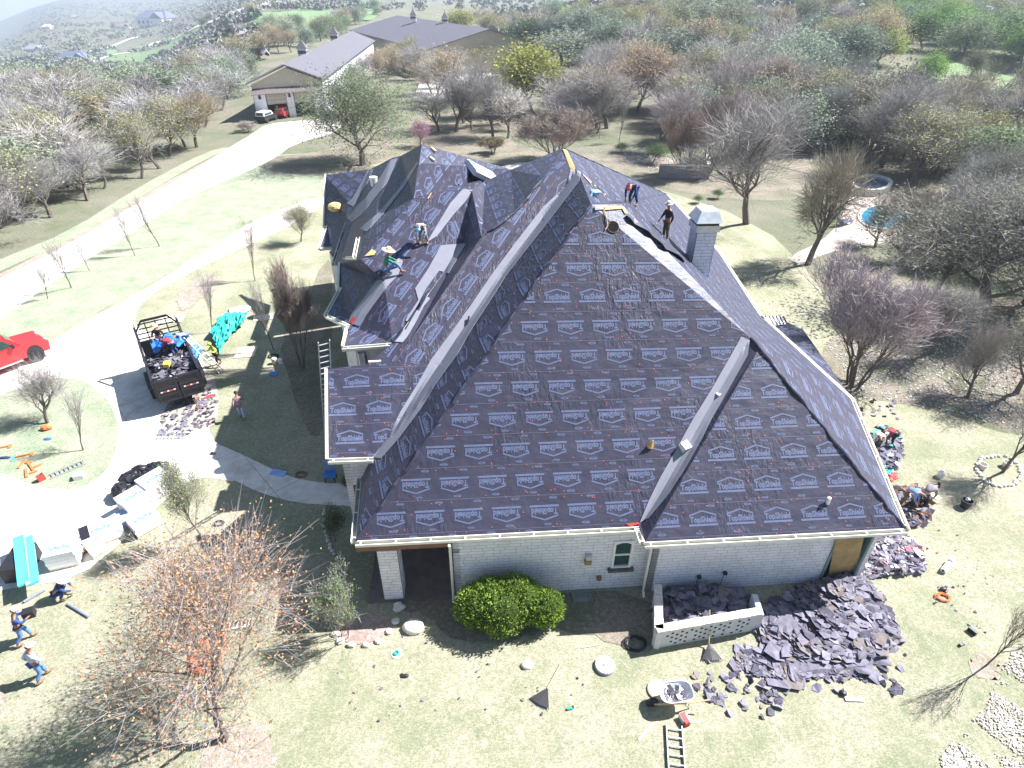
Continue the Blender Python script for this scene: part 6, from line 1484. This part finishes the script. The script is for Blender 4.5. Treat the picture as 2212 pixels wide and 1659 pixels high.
def suv(loc, rz, label, col):
    t = empty('parked_car', loc, label, 'car', rz=rz); b = MB(); section(b, [(-2.1, .5), (2.05, .5), (2.1, .95), (1.0, 1.08), (-2.1, 1.1)], [(-.9, 0), (.9, 0)], col); o = b.build('body', parent=t); m = o.modifiers.new('b', 'BEVEL'); m.width = .06
    b = MB(); section(b, [(.95, 1.06), (.5, 1.7), (-2.0, 1.74), (-2.1, 1.08)], [(-.84, .15), (.84, .15)], WHITE if col == BLACK else col); b.build('cabin', parent=t); b = MB()
    for s in (-1, 1): b.box((-.7, s*.80, 1.36), (2.2, .06, .36), GLASS)
    b.box((-2.1, 0, 1.4), (.05, 1.2, .4), GLASS); b.build('side_window', parent=t)
    for x in (1.35, -1.35):
        for s in (-1, 1): wheel(t, x, s*.82, .38, .26)
suv(G(578, 262)+Vector((0, 0, .02)), 1.3, 'dark boxy off-road car with white top in front of the barn door', BLACK); suv(G(618, 252)+Vector((0, 0, .02)), 1.3, 'red car half inside the barn behind the oak leaves', REDP)
# dump trailer
fl, fr, bl, br = G(345, 893), G(432, 858), None, None
ax_ = (G(315, 745)-G(350, 890)); ang = math.atan2(ax_.y, ax_.x)
ta = Vector((-11.95, 13.95, 0)); t = empty('dump_trailer', ta, 'black dump trailer with high mesh sides piled with torn shingles', 'trailer', rz=math.radians(120)); t.scale = (1, 1, 1.25)
BM = mat('black_steel', (.022, .022, .028), .45, var=.3)
TLn, TWd, TH = 5.2, 2.35, 1.65
b = MB(); b.box((TLn/2, 0, .75), (TLn, TWd, .12), BM); b.build('floor', parent=t)
for s in (-1, 1):
    b = MB(); b.box((TLn/2, s*TWd/2, 1.25), (TLn, .06, .95), BM)
    for i in range(9): b.box((TLn*i/8, s*(TWd/2+.05), 1.25), (.08, .07, .98), BM)
    b.box((TLn/2, s*TWd/2, 1.74), (TLn, .12, .1), BM); b.build('side_panel', parent=t)
b = MB(); b.box((TLn, 0, 1.25), (.06, TWd-.1, .95), BM); b.build('front_panel', parent=t)
b = MB()
for z in (1.85, 2.1, 2.35, 2.6): b.box((TLn, 0, z), (.05, TWd*(1 if z < 2.3 else .8), .05), BM)
for y in (-1, -.5, 0, .5, 1): b.box((TLn, y*TWd/2*.95, 2.2), (.06, .06, .9), BM)
b.beam((TLn, -TWd/2, 2.2), (TLn, -TWd*.3, 2.75), .08, .08, BM); b.beam((TLn, TWd/2, 2.2), (TLn, TWd*.3, 2.75), .08, .08, BM); b.beam((TLn, -TWd*.3, 2.75), (TLn, TWd*.3, 2.75), .1, .1, BM); b.beam((TLn-1.2, TWd/2, 1.75), (TLn, TWd/2, 2.5), .08, .08, BM); b.beam((TLn-1.2, -TWd/2, 1.75), (TLn, -TWd/2, 2.5), .08, .08, BM)
b.build('tarp_frame', parent=t)
for s in (-1, 1):
    b = MB(); b.box((-.03, s*TWd/4, 1.15), (.07, TWd/2-.04, 1.15), BM)
    for z in (.62, .95, 1.3, 1.68): b.box((-.09, s*TWd/4, z), (.06, TWd/2-.06, .08), BM)
    for y in (.1, TWd/2-.1): b.box((-.085, s*y, 1.15), (.055, .07, 1.14), BM)
    o = b.build('tailgate', parent=t); b = MB()
    for i in range(5): b.box((-.125, s*TWd/4-.32+.16*i, 1.13), (.01, .12, .06), REDM if i % 2 else WHITE)
    b.build('reflector_tape', parent=o)
for s in (-1, 1):
    for x in (2.0, 2.9): wheel(t, x, s*(TWd/2+.18), .36, .24)
    b = MB(); b.box((2.45, s*(TWd/2+.18), .78), (2.1, .3, .06), BM); b.build('fender', parent=t)
b = MB(); b.beam((TLn, -.6, .6), (TLn+1.4, 0, .5), .1, .12, BM); b.beam((TLn, .6, .6), (TLn+1.4, 0, .5), .1, .12, BM); b.build('hitch', parent=t)
Rm = Matrix.Rotation(math.radians(120), 3, 'Z') @ Matrix.Diagonal((1, 1, 1.25)); r = random.Random(5); b = MB()
for i in range(420):
    x, y = r.uniform(.3, TLn-.9), r.uniform(-TWd/2+.1, TWd/2-.1); z = 1.15+.55*math.exp(-((x-2.0)**2)/2.5)*r.uniform(.6, 1); s = r.uniform(.08, .28)
    R_ = Rm @ Matrix.Rotation(r.uniform(0, 6), 3, 'Z') @ Matrix.Rotation(r.gauss(0, .5), 3, 'X'); sh = [R_ @ Vector((s*a, s*c*.7, 0)) for a, c in ((-1, -1), (1, -.8), (.9, 1), (-.8, .9))]
    b.add([ta+Rm @ Vector((x, y, z))+v for v in sh], [(0, 1, 2, 3)], r.choice([SHING, SHING, BLACK, mat('grey_shingle'), WHP if r.random() < .15 else SHING]))
b.blob(ta+Rm @ Vector((2.0, 0, 1.15)), (1.1, 1.6, .4), SHING, 3, .1)
o = thing1(b, 'shingle_load', 'torn dark shingles filling the dump trailer', 'debris'); o['kind'] = 'stuff'; mm = o.modifiers.new('t', 'SOLIDIFY'); mm.thickness = .01
b = MB(); p = ta+Rm @ Vector((1.5, .2, 1.75)); b.box(p, (.3, .45, .2), mat('yellow_plastic', (.8, .65, .1), .5), rz=.2); thing1(b, 'yellow_jug', 'yellow jug on top of the shingles in the trailer', 'jug')
b = MB(); vs = []; fs = []; r = random.Random(8)
for i in range(11):
    for j in range(9): vs.append(ta+Rm @ Vector((3.1+i*.14+r.uniform(-.03, .03), -1.15+j*.22, 1.72+.3*r.random()+(.2 if 2 < j < 6 else 0))))
for i in range(10):
    for j in range(8): q = i*9+j; fs.append((q, q+9, q+10, q+1))
b.add(vs, fs, BLUET); o = thing1(b, 'blue_tarp', 'bright blue tarp over the front of the trailer load', 'tarp'); mm = o.modifiers.new('t', 'SOLIDIFY'); mm.thickness = .01
# ------------------------------------------------------------------ people
SKIN = mat('skin', (.36, .19, .12), .6, var=.06); HAIR = mat('dark_hair', (.02, .015, .012), .6)
def skin_mesh(joints, edges, radii, name, m, root=0, lv=2):
    me = bpy.data.meshes.new(name); me.from_pydata([tuple(j) for j in joints], edges, []); me.update()
    o = bpy.data.objects.new(name, me); COL.objects.link(o)
    o.modifiers.new('s', 'SKIN'); sv = me.skin_vertices[0].data if me.skin_vertices else None
    if sv is None:
        bm = bmesh.new(); bm.from_mesh(me); bm.verts.layers.skin.verify(); bm.to_mesh(me); bm.free(); sv = me.skin_vertices[0].data
    for i, r_ in enumerate(radii): sv[i].radius = (r_, r_) if not hasattr(r_, '__len__') else r_
    sv[root].use_root = True
    s = o.modifiers.new('u', 'SUBSURF'); s.levels = lv; s.render_levels = lv
    dg = bpy.context.evaluated_depsgraph_get(); nm = bpy.data.meshes.new_from_object(o.evaluated_get(dg)); bpy.data.objects.remove(o); bpy.data.meshes.remove(me)
    nm.name = name; nm.materials.clear(); nm.materials.append(m); nm.polygons.foreach_set('use_smooth', [True]*len(nm.polygons)); return nm
V3 = Vector
POSES = {
 # x right, y forward, z up; hip centre, chest, neck, head ; hands ; feet and knees
 'stand': dict(hip=(0, 0, .92), chest=(0, .0, 1.3), neck=(0, .02, 1.47), head=(0, .05, 1.62), el=((-.30, -.02, 1.12), (.30, .02, 1.12)), ha=((-.30, .12, .88), (.28, .2, .95)), kn=((-.12, .03, .48), (.12, .0, .48)), ft=((-.14, 0, .06), (.14, -.02, .06))),
 'walk': dict(hip=(0, 0, .9), chest=(0, .06, 1.28), neck=(0, .1, 1.45), head=(0, .15, 1.6), el=((-.28, -.1, 1.1), (.28, .15, 1.1)), ha=((-.27, -.02, .86), (.26, .36, 1.0)), kn=((-.1, .14, .49), (.1, .0, .47)), ft=((-.1, .17, .06), (.1, -.2, .09))),
 'carry': dict(hip=(0, 0, .9), chest=(0, .08, 1.28), neck=(0, .12, 1.45), head=(0, .18, 1.6), el=((-.27, .18, 1.15), (.27, .2, 1.15)), ha=((-.18, .42, 1.2), (.18, .44, 1.22)), kn=((-.1, .15, .5), (.1, -.05, .47)), ft=((-.12, .18, .06), (.1, -.28, .1))),
 'bend': dict(hip=(0, -.15, .86), chest=(0, .25, 1.02), neck=(0, .42, 1.03), head=(0, .55, .98), el=((-.24, .38, .72), (.24, .36, .72)), ha=((-.14, .48, .42), (.14, .52, .4)), kn=((-.14, .02, .46), (.14, .04, .46)), ft=((-.18, -.12, .06), (.18, -.1, .06))),
 'crouch': dict(hip=(0, -.15, .38), chest=(0, .12, .72), neck=(0, .22, .86), head=(0, .3, .97), el=((-.28, .3, .55), (.28, .3, .55)), ha=((-.1, .5, .35), (.12, .52, .35)), kn=((-.2, .25, .5), (.2, .22, .48)), ft=((-.2, .0, .06), (.2, -.0, .06))),
 'sit': dict(hip=(0, 0, .18), chest=(0, .08, .58), neck=(0, .13, .74), head=(0, .17, .88), el=((-.27, .25, .5), (.27, .27, .5)), ha=((-.08, .5, .42), (.1, .52, .42)), kn=((-.18, .38, .42), (.18, .42, .45)), ft=((-.2, .5, .02), (.2, .62, .04))),
}
def person(loc, rz, pose, label, shirt, pants, hat=None, hatc=None, scale=1.0, group=None, tilt=(0, 0), hair=HAIR, sk=SKIN):
    p = POSES[pose]; t = empty('person', loc, label, 'person', group, rz); t.scale = (scale,)*3; t.rotation_euler = (tilt[0], tilt[1], rz)
    hip, ch, nk, hd = map(V3, (p['hip'], p['chest'], p['neck'], p['head'])); sp_ = (ch-hip).normalized(); xr = V3((1, 0, 0))
    J = [hip, hip.lerp(ch, .5), ch, nk, nk.lerp(hd, .5), hd-(hd-nk).normalized()*.01, hd+(hd-nk).normalized()*.085]; Rr = [(.15, .11), (.13, .10), (.165, .11), .06, .055, .088, .07]; E_ = [(0, 1), (1, 2), (2, 3), (3, 4), (4, 5), (5, 6)]
    sh = []
    for s in (0, 1):
        sg = -1 if s == 0 else 1; q = ch+xr*sg*.18+(nk-ch)*.25; e = V3(p['el'][s]); h = V3(p['ha'][s]); w_ = e.lerp(h, .95); i0 = len(J); J += [q, e, w_]; Rr += [.062, .045, .032]; E_ += [(2, i0), (i0, i0+1), (i0+1, i0+2)]; sh.append((q, e, w_))
        d = (h-e).normalized(); side = d.cross(V3((0, 0, 1))); side = side.normalized() if side.length > .1 else xr; pm = len(J); J.append(w_+d*.06); Rr.append(.034); E_.append((i0+2, pm))
        for f in range(4):
            k = len(J); o = side*(-.03+.02*f); L_ = (.06, .072, .068, .052)[f]; bend = V3((0, 0, -.025)); J += [J[pm]+d*.03+o, J[pm]+d*(.03+L_)+o*1.3+bend]; Rr += [.0105, .008]; E_ += [(pm, k), (k, k+1)]
        k = len(J); J += [w_+d*.03+side*.045*-sg, w_+d*.075+side*.07*-sg]; Rr += [.013, .01]; E_ += [(pm, k), (k, k+1)]
        kn, ft = V3(p['kn'][s]), V3(p['ft'][s]); q2 = hip+xr*sg*.09-V3((0, 0, .05)); i1 = len(J); J += [q2, kn, ft+V3((0, 0, .04)), ft+V3((0, .13, -.01))]; Rr += [.085, .062, .042, .035]; E_ += [(0, i1), (i1, i1+1), (i1+1, i1+2), (i1+2, i1+3)]
    me = skin_mesh(J, E_, Rr, 'body', sk, 0, 1); o = bpy.data.objects.new('body', me); COL.objects.link(o); o.parent = t
    # shirt
    SJ = [hip+sp_*.06, hip.lerp(ch, .55), ch, ch.lerp(nk, .62)]; SR = [(.165, .125), (.152, .12), (.185, .13), .085]; SE = [(0, 1), (1, 2), (2, 3)]
    for s in (0, 1): q, e, w_ = sh[s]; i = len(SJ); SJ += [q, e, e.lerp(w_, .8)]; SR += [.078, .06, .046]; SE += [(2, i), (i, i+1), (i+1, i+2)]
    o = bpy.data.objects.new('shirt', skin_mesh(SJ, SE, SR, 'shirt', shirt, 0, 1)); COL.objects.link(o); o.parent = t
    PJ = [hip+sp_*.04]; PRd = [(.165, .125)]; PE = []
    for s in (0, 1):
        sg = -1 if s == 0 else 1; kn, ft = V3(p['kn'][s]), V3(p['ft'][s]); i = len(PJ); PJ += [hip+xr*sg*.095-V3((0, 0, .06)), kn, ft+V3((0, 0, .09))]; PRd += [.105, .078, .06]; PE += [(0, i), (i, i+1), (i+1, i+2)]
    o = bpy.data.objects.new('trousers', skin_mesh(PJ, PE, PRd, 'trousers', pants, 0, 1)); COL.objects.link(o); o.parent = t
    for s in (0, 1): ft = V3(p['ft'][s]); b = MB(); b.blob(ft+V3((0, .05, -.005)), (.052, .14, .05), mat('boot', (.22, .13, .07), .8), 2, .05, 10, 6); b.build('shoe', parent=t, smooth=True)
    ax_ = (hd-nk).normalized(); fwd = V3((0, 1, 0)); fwd = (fwd-ax_*fwd.dot(ax_)).normalized(); b = MB(); c = hd+ax_*.035
    for k in (-1, 1): b.blob(c+fwd*.088+xr*k*.032, (.012, .008, .008), DARK, 1, .02, 6, 4); b.blob(c+xr*k*.092-ax_*.01, (.014, .02, .03), sk, 1, .03, 6, 4)
    b.blob(c+fwd*.102-ax_*.025, (.014, .02, .022), sk, 1, .03, 6, 4); b.blob(c+fwd*.09-ax_*.06, (.025, .008, .006), mat('lips', (.3, .1, .09), .6), 1, .02, 6, 4); b.build('face', parent=t)
    b = MB(); b.blob(c+ax_*.04-fwd*.02, (.1, .105, .085), hair, 4, .06, 12, 8); b.build('hair', parent=t, smooth=True)
    if hat:
        b = MB(); top = c+ax_*.06
        if hat == 'straw': b.lathe(top, [(.29, -.02), (.27, .0), (.12, .01), (.115, .09), (.08, .13), (0, .14)], hatc, 20, axis=ax_)
        elif hat == 'wide': b.lathe(top, [(.19, -.02), (.18, .0), (.115, .01), (.11, .08), (.07, .11), (0, .12)], hatc, 18, axis=ax_)
        else: b.lathe(top, [(.112, -.03), (.11, .03), (.08, .08), (0, .1)], hatc, 16, axis=ax_); b.beam(top+fwd*.08, top+fwd*.2-ax_*.01, .14, .015, hatc, up=ax_)
        b.build('hat', parent=t)
    return t
CL = lambda n, c: mat(n, c, .85, var=.2, vs=8)
NAVY, JEAN, GRN, MAR, WSH_, BLK, HIV, STRAW, GRYC = CL('navy_shirt', (.03, .06, .2)), CL('denim', (.12, .24, .5)), CL('green_shirt', (.03, .2, .15)), CL('maroon_cloth', (.28, .03, .05)), CL('white_cotton', (.7, .68, .66)), CL('black_cotton', (.02, .02, .025)), CL('hi_vis', (.55, .8, .1)), CL('straw', (.75, .6, .38)), CL('grey_cloth', (.2, .22, .28))
def plaid():
    m, n, b = newmat('plaid_shirt'); c = n.nodes.new('ShaderNodeTexChecker'); c.inputs['Scale'].default_value = 16; tc = n.nodes.new('ShaderNodeTexCoord'); n.links.new(tc.outputs['Object'], c.inputs[0]); c.inputs[1].default_value = (.35, .12, .16, 1); c.inputs[2].default_value = (.35, .33, .36, 1); n.links.new(c.outputs[0], b.inputs['Base Color']); b.inputs['Roughness'].default_value = .9; return m
PLAID = plaid()
def mottled():
    m, n, b = newmat('mottled_shirt'); n.links.new(ramp(n, noise(n, 14, 3), [(.45, (.72, .66, .62)), (.56, (.08, .06, .06))]), b.inputs['Base Color']); b.inputs['Roughness'].default_value = .9; return m
CAMO = mottled()
def gp(px, py, rz, pose, *a, **k): return person(P(px, py, .0)+V3((0, 0, .02)), rz, pose, *a, **k)
def rp(px, py, rz, pose, *a, **k):
    h = onroof(px, py, .0); return person(h+V3((0, 0, k.pop('dz', .0))), rz, pose, *a, **k)
rp(915, 528, 2.9, 'bend', 'person in a mottled white shirt and blue cap bending on the left roof', CAMO, GRYC, 'cap', CL('blue_cap', (.25, .5, .8)))
rp(835, 592, -1.35, 'sit', 'person in a green shirt and big straw hat sitting on the left roof', GRN, JEAN, 'straw', STRAW, scale=1.08, dz=.1)
rp(1366, 440, 2.5, 'bend', 'person in a navy shirt and red cap bending at the ridge', NAVY, NAVY, 'cap', CL('red_cap', (.7, .15, .1)), dz=-.1)
rp(1437, 512, 2.0, 'stand', 'person in black with a white hat standing on the east slope by the chimney', BLK, CL('brown_trousers', (.12, .08, .06)), 'wide', WSH_, dz=-.15)
# left yard
gp(525, 905, .3, 'walk', 'person in a plaid shirt and pale jeans walking away from the trailer', PLAID, CL('pale_denim', (.35, .45, .62)))
gp(474, 790, 2.6, 'carry', 'person in a yellow-green safety vest dragging the teal tarp', HIV, BLK, 'cap', HIV)
q = ta+Rm @ V3((3.9, -1.55, 1.3)); person(ta+Rm @ V3((4.2, -1.2, 1.2)), 2.4, 'bend', 'person with a white hat and blue shirt leaning over the trailer side', CL('light_blue_shirt', (.25, .4, .75)), JEAN, 'wide', WSH_)
person(ta+Rm @ V3((4.3, .1, 1.35)), 3.3, 'stand', 'person in dark clothes and tan hat at the front of the trailer', BLK, GRYC, 'wide', STRAW)
person(ta+Rm @ V3((2.9, -.4, 1.5)), 1.4, 'bend', 'person in a maroon shirt stooping on the shingle load', MAR, NAVY)
person(ta+Rm @ V3((5.7, .9, 0)), 3.0, 'bend', 'person in a lime cap bent over the trailer hitch frame', HIV, GRYC, 'cap', HIV, scale=.9)
gp(60, 1386, -.9, 'carry', 'person in navy work clothes and white cap carrying a black box', NAVY, JEAN, 'cap', WSH_)
b = MB(); b.box(P(60, 1386, 0)+V3((.40, .28, 1.25)), (.35, .3, .3), BLACK, rz=.4); thing1(b, 'carried_box', 'black box held by the worker at the left edge', 'box')
gp(96, 1466, -.6, 'walk', 'person in blue jeans and pale shirt walking near the left tree shadow', CL('pale_shirt', (.5, .55, .7)), JEAN, 'cap', WSH_)
gp(135, 1292, -1.2, 'crouch', 'person in a white hat crouching between the grey downpipes', NAVY, NAVY, 'straw', WSH_, scale=.95)
# right yard
gp(1888, 968, 2.6, 'bend', 'person in a white shirt bending over the tarp below the east eave', WSH_, GRYC, None)
gp(1918, 962, 1.6, 'bend', 'person in maroon bending at the upper end of the tarp', MAR, BLK)
gp(1950, 1090, -2.5, 'bend', 'person in a blue shirt leaning over the heap at the right corner', CL('mid_blue_shirt', (.15, .25, .5)), CL('brown_cloth', (.15, .1, .08)))
gp(1988, 1092, -1.2, 'bend', 'person in a striped grey shirt and black trousers stooping by the branch shadow', CL('striped_grey', (.25, .22, .26)), BLK, 'cap', BLK)
# ------------------------------------------------------------------ air: haze
def haze():
    m = bpy.data.materials.new('haze_air'); m.use_nodes = True; n = m.node_tree; n.nodes.clear(); v = n.nodes.new('ShaderNodeVolumePrincipled'); o = n.nodes.new('ShaderNodeOutputMaterial')
    v.inputs['Color'].default_value = (.72, .83, 1, 1); v.inputs['Density'].default_value = .00034; v.inputs['Anisotropy'].default_value = .2
    n.links.new(v.outputs[0], o.inputs['Volume']); b = MB(); b.box((0, 1500, -70), (9000, 9000, 190), m); q = b.build('haze'); q['kind'] = 'stuff'; q['label'] = 'thin blue haze over the distant valley'
haze()
